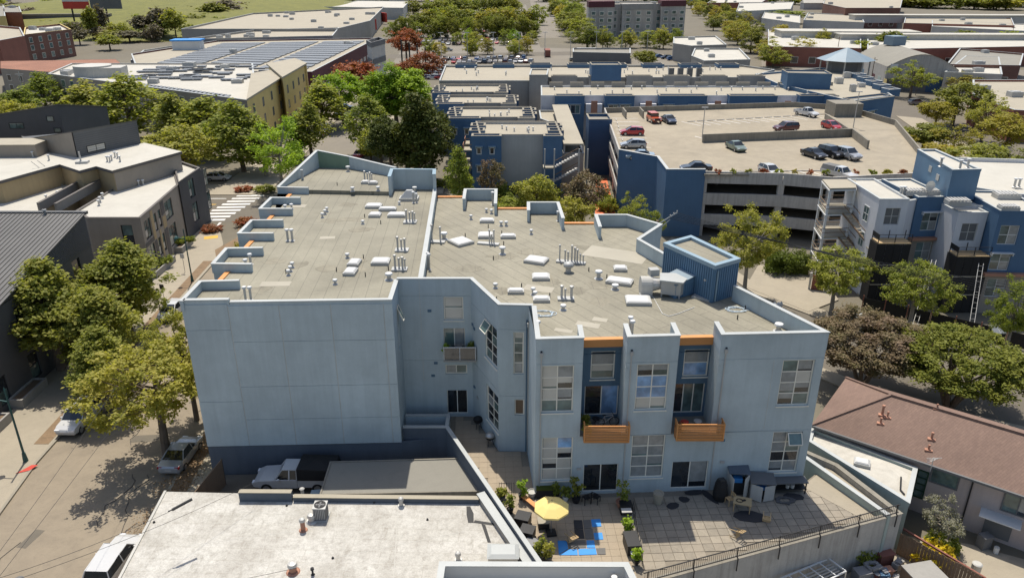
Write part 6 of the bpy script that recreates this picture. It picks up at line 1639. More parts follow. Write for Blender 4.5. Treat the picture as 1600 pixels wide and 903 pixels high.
PH2 = ccw([(50.49, 93.3), (52.72, 93.3), (52.63, 83.2), (49.28, 82.91)])
o, _ = block('x', None, PH2, 11.7, 15.1, MT['bluedoor'], MT['wroof2'], .15, parent=tw)
for (s0, z) in ((4.4,13.6), (6.8,13.2)):
    p, q = PH2[[math.dist(a,(50.49, 93.3)) < .1 for a in PH2].index(True)], (49.28, 82.91)
    MB().wbox(p, q, s0, s0+.8, z, z+.7, .003, .06).build('louvre', MT['curb'], tw)
for (x, y, z), s_ in (((46.47, 84.66, 12),1.4), ((48.24, 84.66, 12),1.2), ((49.39, 80.79, 12),1.5), ((56.32, 83.33, 12),1.6), ((53.54, 78.38, 12),1.2)):
    o = MB().ob(x, y, z-.1, 1.6*s_, .9*s_, .5, -5).build('vent_box', MT['curb'], tw)
    m = MB()
    for k in range(6): m.ob(x-.65*s_+k*.26*s_, y, z+.403, .18*s_, .85*s_, .14, -5)
    m.build('louvre', MT['galv'], o)
for (x, y, z) in ((49.02, 85, 15.3), (50.55, 83.79, 15.3), (51.75, 84.39, 15.3), (44.91, 84.66, 12), (45.28, 84.66, 12), (60.31, 88.29, 12), (60.84, 88.29, 12)): vent_pipe(tw, x, y, z-.15, .9, .13)
x, y, z = (47.61, 83.86, 12); sdh = root('satellite_dish', (x, y, z), 'white satellite dish on the roof above the first blue bay', 'dish'); MB().cyl(x, y, z-.1, z+.9, .05, None, 6).build('mast', MT['galv'], sdh)
dm = MB(); 
for k in range(14):
    t0, t1 = 2*math.pi*k/14, 2*math.pi*(k+1)/14
    dm.add([(x,y-.02,z+1.2),(x+.55*math.cos(t0),y-.2,z+1.2+.6*math.sin(t0)),(x+.55*math.cos(t1),y-.2,z+1.2+.6*math.sin(t1))], [(0,2,1),(0,1,2)])
dm.build('dish', MT['white'], sdh)
# open stair tower of white posts
stw = root('stair_tower', (40, 89, 0), 'white steel stair tower with open landings beside the townhouses', 'stair tower')
tq = [(37.74, 87.15), (40.97, 87.43), (42.51, 91.28), (38.39, 91.28)]
for z in (11.75, 8.7, 5.7, 2.8): MB().prism(ccw(tq), z, z+.22).build('landing', MT['troof'], stw)
for z in (11.6, 8.55, 5.55, 2.65): MB().ring(ccw(tq), .15, z, z+.149, .08).build('edge_beam', MT['white'], stw)
for p in offs(ccw(tq), -.1): MB().ob(p[0], p[1], 0, .24, .24, 11.6, 0).build('post', MT['white'], stw)
for z in (8.92, 5.92, 3.02):
    for p, q in edges(ccw(tq))[:4]:
        for h_ in (.5, 1.0): MB().bar((*p,z+h_), (*q,z+h_), .03).build('rail', MT['wood'], stw)
for k, z in enumerate((8.8, 5.8, 2.9)):
    a, b = Vector((*lerp(tq[0],tq[1],.65), z)), Vector((*lerp(tq[0],tq[1],.95), z-2.9)); b = b + Vector((1.2,-4.2,0))
    for sg in (0, 1.1): MB().bar(a+Vector((sg,0,0)), b+Vector((sg,0,0)), .08).build('stringer', MT['wood'], stw); MB().bar(a+Vector((sg,0,1)), b+Vector((sg,0,1)), .03).build('rail', MT['wood'], stw)
    for t in range(10): c = a.lerp(b, (t+.5)/10); MB().box(c.x, c.y-.15, c.z-.02, c.x+1.1, c.y+.15, c.z+.03).build('tread', MT['troof'], stw)
    MB().ob(b.x+.6, b.y-.8, b.z, 2.4, 1.8, .15, -4).build('landing', MT['troof'], stw)
    for dx in (-.5,1.7): MB().bar((b.x+dx,b.y-1.6,0), (b.x+dx,b.y-1.6,b.z+1.0), .08).build('post', MT['white'], stw)
# scaffolds with dark netting before the two white bays
def scaffold(front, zs, d, label):
    p, q = front; L = math.dist(p, q)
    r = root('scaffold', (*p, 0), label, 'scaffold')
    top = zs[-1]
    for s_ in (-.2, L*.5, L+.2):
        for dd in (.35, d): MB().wbox(p, q, s_-.035, s_+.035, 0, top+1.1, dd-.035, dd+.035).build('standard', MT['black'], r)
    for z in zs:
        MB().wbox(p, q, -.2, L+.2, z, z+.12, .2, d+.1).build('deck', MT['teak'] if z == top else MT['troof'], r)
        for h_ in (.5, 1.05): MB().wbox(p, q, -.2, L+.2, z+h_, z+h_+.05, d-.02, d+.03).build('guard_rail', MT['black'], r)
        MB().wbox(p, q, -.24, -.2, z+.5, z+1.1, .3, d).build('guard_rail', MT['black'], r)
    for a, b in zip([0]+zs, zs):
        for k in range(4):
            s0 = -.2+(L+.4)*k/4; MB().wbox(p, q, s0+.02, s0+(L+.4)/4-.02, a+.1, b-.05, d+.05, d+.07).build('netting', MT['net'], r)
        MB().wbox(p, q, -.27, -.25, a+.1, b-.05, .1, d+.05).build('netting', MT['net'], r)
scaffold(W1[:2], [2.4, 4.8, 7.4], 1.9, 'scaffold with dark debris netting before the first white bay')
scaffold(W2[:2], [2.2, 4.4, 6.8], 1.9, 'scaffold with dark debris netting before the second white bay')
def ladder(p, q, label):
    r = root('ladder', p, label, 'ladder'); p, q = Vector(p), Vector(q); u = Vector((.22,-.06,0))
    for sg in (-1,1): MB().bar(p+u*sg, q+u*sg, .022).build('rail', MT['galv'], r)
    for k in range(14): c = p.lerp(q, (k+.5)/14); MB().bar(c-u, c+u, .013).build('rung', MT['galv'], r)
ladder((43.4,73.4,.13), (47.5,79.5,5.8), 'aluminium ladder leaning on the townhouse left of a street tree')
ladder((48.2,71.2,.13), (51.5,77.4,6.2), 'tall aluminium ladder below the right blue bay')
# hedge, driveway gate, person and street clutter
hp, hq = (32.91, 91.53), (37.53, 88.87)
hcs = [(lerp(hp,hq,rng.random())[0]+rng.uniform(-.6,.6), lerp(hp,hq,rng.random())[1]+rng.uniform(-.8,.8), rng.uniform(.3,2.6)) for _ in range(90)]
hd = root('clipped_hedge', (*lerp(hp,hq,.5), 0), 'clipped yellow green hedge beside the driveway', 'hedge'); obj('foliage', leaf_cloud(hcs, 60, .3, .25, np.random.default_rng(3)), MT['hedge'], hd); MB().prism(ccw([hp, hq, (hq[0]+.3,hq[1]+1.2), (hp[0]+.3,hp[1]+1.2)]), 0, 2.2).build('core', MT['olive'] if 'olive' in MT else MT['hedge'], hd)
gt2 = root('red_gate', (36.91, 84.12, 0), 'orange red wooden gate between hedge and townhouse', 'gate'); x, y = (36.91, 84.12)
MB().ob(x, y, 0, 1.4, .12, 2.0, -20).build('leaf', MT['brick2'], gt2)
for sg in (-1,1): MB().ob(x+sg*.85, y-sg*.3, 0, .25, .25, 2.3, -20).build('post', MT['offwhite'], gt2)
def person(x, y, z, a, label, shirt, trousers):
    me = bpy.data.meshes.new('body')
    J = [(0,0,.95),(0,.02,1.2),(0,.03,1.42),(0,.05,1.52),(0,.08,1.66),(0,.08,1.75), (.11,0,.9),(.13,.16,.5),(.12,.05,.08),(.12,.2,.04), (-.11,0,.9),(-.12,-.12,.5),(-.12,-.3,.1),(-.12,-.16,.05), (.2,.03,1.4),(.27,.05,1.14),(.22,.25,1.0), (-.2,.03,1.4),(-.27,-.02,1.14),(-.22,.15,.98)]
    E_ = [(0,1),(1,2),(2,3),(3,4),(4,5),(0,6),(6,7),(7,8),(8,9),(0,10),(10,11),(11,12),(12,13),(2,14),(14,15),(15,16),(2,17),(17,18),(18,19)]
    rd = [.15,.15,.17,.065,.10,.085,.1,.075,.05,.05,.1,.075,.05,.05,.07,.055,.04,.07,.055,.04]
    me.from_pydata(J, E_, [])
    r = root('person', (x, y, z), label, 'person', world=False); place(r, (x, y, z), a)
    o = obj('body', me, None, r)
    md = o.modifiers.new('skin', 'SKIN'); o.modifiers.new('smooth', 'SUBSURF').levels = 1; o.modifiers['smooth'].render_levels = 2
    for i, v in enumerate(me.skin_vertices[0].data): v.radius = (rd[i], rd[i]*.8); v.use_root = i == 0
    m, nt_, bs = node_mat('person_skin_and_trousers'); oc = N(nt_, 'TexCoord'); sx = N(nt_, 'SeparateXYZ'); nt_.links.new(oc.outputs['Object'], sx.inputs[0])
    nt_.links.new(mixc(nt_, ramp(nt_, sx.outputs[2], [(.93,0),(.95,1)]), trousers, mixc(nt_, ramp(nt_, sx.outputs[2], [(1.0,0),(1.0001,1)]), shirt, shirt)), bs.inputs['Base Color'])
    me.materials.append(m)
    MB().lathe(0,.08,[(.02,1.78),(.09,1.76),(.105,1.69),(.1,1.62)][::-1],10).build('hair', MT['black'], r, smooth=True)
    return r
person(*(44.74, 70.41), .02, 60, 'person in a green shirt and dark trousers walking in the street', (.03,.24,.13), (.015,.015,.02))
for k, (px, sx, sy, h_, mt, lb) in enumerate((((29.67, 78.76),3.2,1.4,.9,'white','heap of white plastic sheeting at the kerb behind the loft'), ((36.78, 76.89),1.6,.9,.6,'greyl','pile of grey rubbish bags beside a street tree'), ((38.51, 76.22),1.6,.9,.7,'white','white wrapped bundle on the kerb by the rubbish bags'), ((43.4, 71.1),1.1,.8,.7,'greyd','dark sack pile at the kerb near the walking person'))):
    cs = [(px[0]+rng.uniform(-1,1)*sx*.4, px[1]+rng.uniform(-1,1)*sy*.4, rng.uniform(.1,.6)*h_) for _ in range(9)]
    r = root('rubbish_heap', (*px, .13), lb, 'heap')
    for c in cs:
        m = MB(); n0 = 7; rr = rng.uniform(.25,.45)
        m.lathe(c[0], c[1], [(rr*.6,.13),(rr*rng.uniform(.9,1.1),.13+h_*.3),(rr*.7,.13+h_*.6),(rr*.15,.13+h_*.8)], n0); m.build('bag', MT[mt], r)
sp_ = root('solar_sign', (49.48, 69.07, 0), 'portable solar powered box on a post at the right kerb', 'sign'); x, y = (49.48, 69.07)
MB().cyl(x, y, 0, 2.0, .06, None, 6).build('post', MT['galv'], sp_); MB().ob(x-.1, y, .6, .8, .5, .7, 0).build('cabinet', MT['white'], sp_); MB().add([(x-.7,y-.5,2.0),(x+.6,y-.5,2.0),(x+.6,y+.5,2.5),(x-.7,y+.5,2.5)], [(0,1,2,3)]).add([(x-.7,y-.5,1.95),(x+.6,y-.5,1.95),(x+.6,y+.5,2.45),(x-.7,y+.5,2.45)], [(3,2,1,0)]).build('panel', MT['solar'], sp_)
tag(MB().cyl(*(36.52, 78.36), .13, .85, .16, .03, 10).ob(*(36.52, 78.36), .13, .45, .45, .05).build('traffic_cone', MT['orange']), 'small orange traffic cone at the foot of a street tree', 'cone')
# utility pole and wires crossing the right street
up = root('utility_pole', (15.68, 84.71, 0), 'wooden utility pole with a pale crossarm behind the loft roof', 'pole'); x, y = 13.6, 67.5
MB().cyl(x, y, 0, 14.3, .2, .14, 8).build('pole', MT['wood'], up); MB().bar((x+.2,y,14.0), (x+1.7,y-.4,15.2), .05).build('crossarm', MT['steel'], up); MB().bar((x,y,13.2),(x+1.1,y-.3,14.5),.035).build('brace', MT['steel'], up)
for k in range(3): MB().cyl(x+1.1+k*.28, y-.28-k*.08, 14.75+k*.22, 14.95+k*.22, .05, None, 6).build('insulator', MT['greyl'], up)
for k in range(6):
    a = Vector((x+.9+k*.15, y-.3, 14.6+k*.11)); b = Vector((75, 52-k*.5, 9.0-k*.55)); pts = []
    for t in range(17):
        f = t/16; c = a.lerp(b, f); c.z -= 2.2*4*f*(1-f)*.5; pts.append(tuple(c))
    tag(MB().path(pts, .014, 4).build('overhead_wire', MT['black']), 'thin dark overhead wire above the right street, %s from the top' % ORD[k], 'wire', 'overhead wires on the right')

# ================================================================ brown shingled house and yard at the lower right
bh = root('brown_house', (32, 47, 0), 'low house with a brown shingled hip roof at the lower right', 'house')
e0, e1, e2 = Vector((22.52, 48.27, 4.4)), Vector((27.99, 43.27, 4.4)), Vector((33.31, 39.97, 4.4))
hu = (e2-e0).normalized(); hn = Vector((-hu.y,hu.x,0)); LH = (e2-e0).length+12; WD = 9.0; ZE, ZRG = 4.4, 6.4
def hp_(a, b, z): v = e0+hu*a+hn*b; return (v.x, v.y, z)
MB().add([hp_(0,.5,0),hp_(LH,.5,0),hp_(LH,WD-.5,0),hp_(0,WD-.5,0),hp_(0,.5,ZE-.05),hp_(LH,.5,ZE-.05),hp_(LH,WD-.5,ZE-.05),hp_(0,WD-.5,ZE-.05)], [(0,1,5,4),(1,2,6,5),(2,3,7,6),(3,0,4,7)]).build('wall', MT['pink'], bh)
RH = [hp_(0,0,ZE),hp_(LH,0,ZE),hp_(LH,WD,ZE),hp_(0,WD,ZE),hp_(4.2,WD/2,ZRG),hp_(LH,WD/2,ZRG)]
MB().add(RH, [(0,1,5,4),(1,2,5),(2,3,4,5),(3,0,4)]).build('roof', MT['shingle'], bh)
m = MB(); m.bar(RH[4], RH[5], .12); m.bar(RH[3], RH[4], .1); m.bar(RH[0], RH[4], .1); m.build('ridge_tiles', MT['shingle'], bh)
m = MB(); m.bar(hp_(0,-.05,ZE-.05), hp_(LH,-.05,ZE-.05), .08); m.build('gutter', MT['greyd'], bh)
def on_roof(px, py): return px
for (px, h_, r) in (((27.42, 47.87, 6),1.0,.16), ((27.69, 47.59, 5.9),.5,.1), ((27.08, 47.24, 5.3),.5,.12), ((31.07, 47.43, 6),.4,.1), ((29.78, 45.2, 5.4),.6,.13), ((29.28, 44.46, 5.1),.4,.11)):
    v = Vector(px)-e0; b = v.dot(hn); zz = ZE+(ZRG-ZE)*min(1, b/(WD/2)) if b < WD/2 else ZE+(ZRG-ZE)*(WD-b)/(WD/2)
    MB().ob(px[0], px[1], zz-.1, .5, .4, .13, -25).cyl(px[0], px[1], zz, zz+h_*.7, r*.6, r*.55, 8).cyl(px[0],px[1],zz+h_*.7,zz+h_*.7+.1,r*.9,r*.7,8).build('roof_vent', MT['rust'], bh)
hw = (hp_(0,.5,0), hp_(LH,.5,0)); s1 = (Vector((27.99, 43.27, 4.4))-e0).dot(hu)
for s0, s2, z0, z1, c in ((s1+.8,s1+2.6,2.8,4.0,1), (s1+5.2,s1+8.8,2.5,4.0,4)): window(bh, *hw, (s0,s2,z0,z1), c, 1, [gw, MT['glassc']], MT['greyd'], outer=.06)
gd_ = (s1-.6, s1+.75); window(bh, *hw, (*gd_, 1.2, 3.5), 2, 4, [MT['glassg']], plain('bottle_green_paint', (.012,.05,.025), .5), outer=.07, name='green_door')
MB().wbox(*hw, s1+4.6, s1+6.2, .3, 2.1, .003, .06).build('back_door', MT['greyd'], bh); MB().wbox(*hw, s1+4.2, s1+6.6, 2.15, 2.22, .003, 1.1).build('awning', MT['white'], bh); MB().wbox(*hw, s1+3.3, s1+3.4, .4, 4.1, .003, .1).build('drainpipe', MT['black'], bh)
fa = root('flat_roof_annexe', (25, 45, 0), 'pale green walled annexe with a stained white flat roof beside the patio', 'annexe')
FA = ccw([(22.75, 48.69), (28.29, 43.66), (25.92, 39.89), (21.85, 47)])
block('x', None, FA, 0, 3.75, MT['mint'], stained('stained_pale_roof', (.55,.52,.45), (.30,.275,.23), .7, .35, .9), .15, MT['cap'], parent=fa)
x, y = (24.73, 44.33); skylight(fa, x, y, 3.74, .9, .7, -25); MB().path([(26.77, 42.78, 3.8), (26.07, 41.39, 3.8), (26.11, 40.93, 3.8)], .06, 6).build('pipe', MT['black'], fa)
wl = root('green_wall', (22.5,43,0), 'pale green low wall with white coping behind the right patio', 'wall'); parapet(wl, [(20.92, 44.93), (24.05, 38.64)], .25, 0, 3.9, MT['mint'], MT['cap'])
x, y = (34.62, 42.19); d2 = root('satellite_dish', (x, y, 4.6), 'white satellite dish on the brown roof edge at the right', 'dish'); MB().cyl(x, y, 4.3, 5.0, .04, None, 6).build('mast', MT['galv'], d2); MB().lathe(x, y, [(.02,5.0),(.3,5.05),(.42,5.2),(.4,5.22)], 14).build('dish', MT['white'], d2)
x, y = (28.67, 42.78); an = root('tv_antenna', (x, y, 4.4), 'thin metal antenna at the brown roof eave', 'antenna'); MB().cyl(x, y, 4.3, 5.4, .03, None, 5).build('mast', MT['galv'], an)
for k in range(4): MB().bar((x-.5,y-.2+k*.05,5.1+k*.1), (x+.5,y+.2-k*.1,5.2+k*.08), .012).build('element', MT['galv'], an)
struct('yard', MB().poly(ccw([(7,31), (25,39.3), (26,41.5), (31,40.5), (48,32), (48,24), (8,24)]), .012), MT['side'])
# plank fence
pf = root('plank_fence', (26.09, 40.46, 0), 'weathered brown plank fence in the lower right yard', 'fence'); p, q = (25.67, 39.6), (28.89, 35.67)
L = math.dist(p, q); nk = int(L/.2)
for k in range(nk): MB().wbox(p, q, k*.2, k*.2+.18, 0, 1.75+rng.uniform(-.05,.05), 0, .03).build('plank', MT['wood'], pf)
for z in (.4, 1.4): MB().wbox(p, q, 0, L, z, z+.1, -.06, -.003).build('rail', MT['wood'], pf)
# timber steps and deck at the right edge
dk = root('timber_stairs', (36,36,0), 'brown timber deck and stairs at the right edge of the yard', 'stairs')
for k in range(12): MB().box(34.3+0*k, 35.2+k*.16, 2.4, 37.5, 35.33+k*.16, 2.45).build('plank', MT['wood'], dk)
for k in range(7): MB().box(33.0, 33.2+k*.3, .3*k+.1, 34.2, 33.5+k*.3, .3*k+.16).build('tread', MT['teak'], dk)
for x in (32.95, 34.25): MB().bar((x,33.0,1.0), (x,35.3,3.3), .05).build('handrail', MT['brick2'], dk); MB().bar((x,33.0,0), (x,33.0,1.05), .06).build('post', MT['brick2'], dk); MB().bar((x,35.3,0), (x,35.3,3.3), .06).build('post', MT['brick2'], dk)
tag(MB().bar((25.95, 40.38, 1.6), (29.04, 35.7, 1.6), .06).build('handrail_beam', MT['brick2']), 'long reddish brown rail crossing above the plank fence', 'rail')
# yard clutter
rk = root('ladder_rack', (18.39, 36.34, 1.4), 'white steel pipe rack frame at the bottom edge below the concrete wall', 'rack')
c0, c1, c2, c3 = Vector((16.25, 35.59, 1.6)), Vector((20.08, 37.39, 1.6)), Vector((20.72, 36.29, 1.6)), Vector((16.98, 34.31, 1.6))
for a, b in ((c0,c1),(c1,c2),(c3,c2),(c0,c3)): MB().bar(a, b, .04).build('frame_bar', MT['white'], rk)
for k in range(1, 5): MB().bar(c0.lerp(c1,k/5), c3.lerp(c2,k/5), .03).build('frame_bar', MT['white'], rk)
for k in range(1, 6): MB().bar(c0.lerp(c3,k/6)-Vector((0,0,.3)), c1.lerp(c2,k/6)-Vector((0,0,.3)), .035).build('pipe', MT['greyl'], rk)
for p in (c0,c1,c2,c3): MB().bar((p.x,p.y,0), p, .04).build('leg', MT['steel'], rk)
for nm, px, sz, mt, lb in (('storage_crate',(24.31, 38.71),(1.0,.8,.9),'brick2','rusty red metal crate below the concrete patio wall'), ('storage_crate',(22.19, 37.11),(.9,.7,.8),'plastic','grey plastic crate among yard clutter'), ('wooden_shelter',(25.77, 36.59),(2.0,1.5,1.2),'wood','grey shelter roof with a metal pipe in the yard'), ('water_butt',(29.83, 37.67),(.6,.6,.9),'steel','grey metal drum in the lower right yard'), ('air_unit',(31.82, 40.21),(.7,.6,.9),'greyd','dark box unit beside the back door'), ('bucket',(32.36, 39.64),(.35,.35,.45),'white','white bucket by the back door'), ('compressor',(23.95, 37.45),(.7,.5,.6),'rust','rusty machine part in the yard clutter')):
    r = root(nm, (*px,0), lb, nm.split('_')[-1])
    if nm in ('water_butt','bucket'): MB().lathe(*px, [(sz[0]*.45,.02),(sz[0]*.5,sz[2]*.5),(sz[0]*.5,sz[2])], 14).build('drum', MT[mt], r); MB().lathe(*px, [(sz[0]*.52,sz[2]+.003),(sz[0]*.4,sz[2]+.06)], 14).build('lid', MT['offwhite'], r)
    else: MB().ob(*px, .02, *sz, 15).build('body', MT[mt], r); MB().ob(px[0]+.05, px[1], sz[2]+.025, sz[0]*1.08, sz[1]*1.06, .07, 12).build('top', MT['grey' if nm == 'wooden_shelter' else mt], r)
coil('hose_coil', *(22.93, 37.41), .9, .45, 4, MT['plastic'], 'thick grey hose coil in the clutter below the patio wall', 21, .07)
shrub(*(22.87, 38.63), 0, 1.0, .8, 1.4, 'mid', 'dark green bush growing at the foot of the concrete patio wall')
shrub(*(27.75, 38.71), 0, 1.5, 1.0, 1.4, MT['ylw'], 'bush covered in bright yellow flowers behind the plank fence', name='flowering_bush')
shrub(*(28.73, 39.79), 0, 1.0, 1.0, 1.3, 'mid', 'green bush above the yellow flowering bush')
tree((*(28.79, 40.46), 3.6, 1.3), 'open', 'grey', 'small half bare tree beside the green glazed door', detail='mid', name='small_tree', bark='barkl')

# site fence by the scaffolded houses; dark netting added to extend their shadow
sf = root('shadow_net_fence', (39.52, 77.67, 0), 'site fence with reddish posts, its dark netting added as townhouse shadow', 'fence'); fpts = [(39.66, 78.01), (45.28, 74.02), (52.68, 68.08)]
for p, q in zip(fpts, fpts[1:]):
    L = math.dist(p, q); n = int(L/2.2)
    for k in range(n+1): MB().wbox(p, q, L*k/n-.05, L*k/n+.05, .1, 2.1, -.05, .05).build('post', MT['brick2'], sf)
    for k in range(n): MB().wbox(p, q, L*k/n+.07, L*(k+1)/n-.07, .25, 1.85, -.01, .01).build('netting', MT['net'], sf)  # dark panels added to stand in for shade on the pavement
# more yard clutter along the bottom edge
jl = ['rusty red', 'dark grey', 'pale grey', 'brown', 'white', 'blue', 'black', 'weathered grey']; jm = ['brick2', 'greyd', 'greyl', 'wood', 'white', 'bluedoor', 'black', 'grey']
for k in range(18):
    x, y = (22.05, 38.23); x += rng.uniform(-2.5,5.5); y += rng.uniform(-2.6,.9); h_ = rng.uniform(.25,.8); c = k % 8
    if y > 33+.335*(x-7.1)-.8: y = 33+.335*(x-7.1)-1.2
    r = root('yard_junk', (x, y, 0), '%s junk piece in the yard below the concrete wall, %s of the heap' % (jl[c], ORD[k]), 'junk', 'yard clutter'); a = rng.uniform(0,90)
    if k % 3 == 0: MB().cyl(x, y, 0, h_, .28, .24, 10).build('body', MT[jm[c]], r); MB().cyl(x, y, h_+.002, h_+.06, .3, .26, 10).build('rim', MT['galv'], r)
    elif k % 3 == 1: MB().ob(x, y, 0, rng.uniform(.5,1.1), rng.uniform(.3,.7), h_, a).build('body', MT[jm[c]], r); MB().ob(x, y, h_+.003, .5, .3, .12, a+20).build('top', MT['plastic'], r)
    else:
        for e in range(4): MB().bar((x-.7+.1*e, y-.3+.12*e, .15+.12*e), (x+.8, y+.3-.1*e, .3+.1*e), .035).build('pipe', MT[jm[c]], r)

# ================================================================ blue apartments behind the loft building
AZ = 10.0
ap = root('blue_apartments', (0, 150, 0), 'staggered rows of blue and grey flat roofed apartments behind the loft', 'building')
ab, ad = MT['apblue'], MT['apblue2']
def small_window(par, p, q, s0, s1, z0, z1, cols=2):
    o = window(par, p, q, (s0,s1,z0,z1), cols, 1, [MT['glass'], MT['glassg']], MT['white'], outer=.06, fw=.14)
    m = MB().wbox(p, q, s0-.2, s1+.2, z1+.15, z1+.25, .003, .55); m.wbox(p, q, s0-.2, s0-.1, z1-.2, z1+.15, .003, .4); m.wbox(p, q, s1+.1, s1+.2, z1-.2, z1+.15, .003, .4); m.build('awning', MT['bluecap'], o)
rows4 = [  # left x, right x, front y, back y; x of the blue bay, blue bay front
 (-7.0, 8.5, 126.5, 140.5, -1.8), (-12.2, 4.3, 142.8, 156.5, -5.9), (-16, .9, 159.1, 172, -10), (-18.2, -.9, 174.3, 189, -14)]
for i, (x0, x1, y0, y1, bx) in enumerate(rows4):
    P = [(x0+1.5,y0+2.0), (x1-3,y0+2.0), (x1-3,y0+1.8), (x1,y0+1.8), (x1-.4,y1), (x0+.3,y1)]
    block('x', None, P, 0, AZ-.5, MT['greyl'] if i == 0 else MT['grey'], MT['troof'], .45, MT['kerb'], .25, ap)
    B = [(x0+.2,y0), (bx,y0), (bx,y0+2.1), (x0+.2,y0+2.1)]
    o, PB = block('x', None, B, 0, AZ-.6, ab, MT['groof'], .7, MT['kerb'], .3, ap)
    if i < 2:
        for s0 in (.8, 3.0):
            for z in (7.0, 3.9): small_window(ap, B[0], B[1], s0, s0+.85, z, z+1.2, 1)
    elif i == 2: small_window(ap, B[0], B[1], 1.6, 2.5, 7.0, 8.2, 1)
    C4 = [(x1-3.2,y0), (x1,y0+.1), (x1,y0+2.0), (x1-3.2,y0+2.0)]
    block('x', None, C4, 0, AZ-.6, ab if i == 0 else MT['grey'], MT['groof'], .7, MT['kerb'], .3, ap)
    for y in (y0+5, y0+9.5):
        block('x', None, [(x0-.4,y), (x0+2.2,y), (x0+2.2,y+2.6), (x0-.4,y+2.6)], 0, AZ-.6, ab, MT['groof'], .6, MT['kerb'], .3, ap)
        block('x', None, [(x1-2.2,y), (x1+.5,y), (x1+.5,y+2.6), (x1-2.2,y+2.6)], 0, AZ-.6, ad, MT['groof'], .6, MT['kerb'], .3, ap)
    for k in range(7): vent_pipe(ap, x0+6+rng.uniform(-1,6), y0+4+rng.uniform(0,6), AZ-.5, .5, .1)
    for z in (6.9, 3.8):
        for yy in (y0+3, y0+8):
            b = MB().box(x0-1.5, yy, z, x0+.1, yy+2.6, z+.18).build('balcony', MT['troof'], ap)
            for dx in (0,): MB().box(x0-1.5, yy, z+.18, x0-1.42, yy+2.6, z+1.1).build('rail', MT['rust'], b); MB().box(x0-1.42, yy, z+1.0, x0+.1, yy+.06, z+1.1).build('rail', MT['wood'], b)
block('x', None, [(8.5,128), (12.3,128), (12.3,170), (6,170), (6,160), (8.5,155)], 0, 6.6, MT['grey'], MT['troof'], .3, parent=ap)
MB().box(8.8,128,8.2,12.2,168,8.5).build('walkway', MT['troof'], ap)
for y in (128.3, 140, 150): MB().box(12.0,y,0,12.3,y+.3,8.2).build('post', MT['greyl'], ap); MB().box(8.8,y,0,9.1,y+.3,8.2).build('post', MT['greyl'], ap)
block('x', None, [(14.2,140), (18.4,140), (18.4,146), (14.2,146)], 0, 9.9, ad, MT['groof'], .5, MT['kerb'], parent=ap)
block('x', None, [(4.24, 191.03), (8.64, 191.03), (9.5,203), (5,203)], 0, 11.6, MT['grey'], MT['troof'], .3, parent=ap)
# zigzag stairs at the front corner
st = root('apartment_stairs', (8,125,0), 'grey steel zigzag stairs at the front of the blue apartments', 'stairs')
for k, z in enumerate((7.6, 5.2, 2.8)):
    MB().box(5.2,123.4,z-2.3,7.0,125.4,z-2.1).build('landing', MT['troof'], st)
    a, b = ((7,z-2.2),(11,z)); MB().bar((a[0],124,a[1]), (b[0],124,b[1]), .12).build('stringer', MT['greyl'], st); MB().bar((a[0],124,a[1]+1), (b[0],124,b[1]+1), .05).build('handrail', MT['wood'], st)
    for t in range(9): MB().box(7+t*.44,123.5,z-2.1+t*.244,7.42+t*.44,124.9,z-2.05+t*.244).build('tread', MT['greyl'], st)
for x in (5.3,6.9,11,12.4): MB().box(x,123.4,0,x+.22,123.62,8.6).build('post', MT['greyl'], st)
# long rows behind
b2 = root('long_blue_apartments', (40,180,0), 'long row of blue and white apartments behind the parking garage', 'building')
block('x', None, [(6.5,171.5), (64,171.5), (79,186), (7,187)], 0, AZ-.4, MT['apwhite'], MT['troof'], .3, parent=b2)
for k, (xa, xb) in enumerate(((9.5,16), (20.5,27), (32.5,43), (48,58.5), (63.5,72))):
    f0 = ((xa,169.6), (xb,169.6)); block('x', None, [*f0, (xb,172.2), (xa,172.2)], 0, AZ-.2, ab, MT['groof'], .35, MT['kerb'], .3, parent=b2)
    for s0 in ((.8, 3.4) if k < 2 else (1.0, 6.6)):
        if s0+2.2 < xb-xa: small_window(b2, *f0, s0, s0+2.2, 6.2, 8.2)
for xa, xb in ((16.4,20), (28.5,32), (43.5,47.6), (59,63)):
    MB().box(xa,169.8,6.4,xb,171.48,8.3).build('balcony', MT['apwhite'], b2); MB().box((xa+xb)/2-.7,169.7,3,(xa+xb)/2+.7,169.79,9).build('frame', MT['rust'], b2)
for k in range(14): parapet(b2, [(9+k*5,186.6), (12.2+k*5,186.6)], .4, AZ-.4, AZ+.7, MT['grey'], MT['kerb'])
for k in range(24): vent_pipe(b2, 10+k*2.6, rng.uniform(175,184), AZ-.4, .6, .12)
b3 = root('rear_blue_apartments', (30,205,0), 'rearmost long row of the blue apartments before the car park', 'building')
block('x', None, [(-18,192), (5,192), (5,198), (60,198), (72,214), (66,224), (-19,223)], 0, AZ, MT['grey'], MT['troof'], .4, parent=b3)
for k in range(8): x = -16+k*10.6; block('x', None, [(x,221), (x+6,221), (x+6,225), (x,225)], 0, AZ+.2, ab, MT['groof'], .8, MT['kerb'], .3, parent=b3)
for k in range(6): x = 10+k*9.5; block('x', None, [(x,196.6), (x+6.5,196.6), (x+6.5,199), (x,199)], 0, AZ+.1, MT['grey'], MT['groof'], .8, MT['kerb'], .3, parent=b3)
for k in range(4): x = 40.5+k*2.4; MB().box(x,201,AZ,x+1.3,201.4,AZ+2.3).build('panel', MT['greyd'], b3); MB().box(x-.2,200.9,AZ,x-.05,201.5,AZ+2.4).build('panel_frame', MT['greyl'], b3)
o, _ = block('x', None, [(20,196), (27.5,196), (27.5,202), (20,202)], AZ-.2, 13.4, ab, MT['groof'], .3, MT['kerb'], parent=b3)
for k in range(30): vent_pipe(b3, rng.uniform(-14,58), rng.uniform(203,218), AZ, .7, .13)
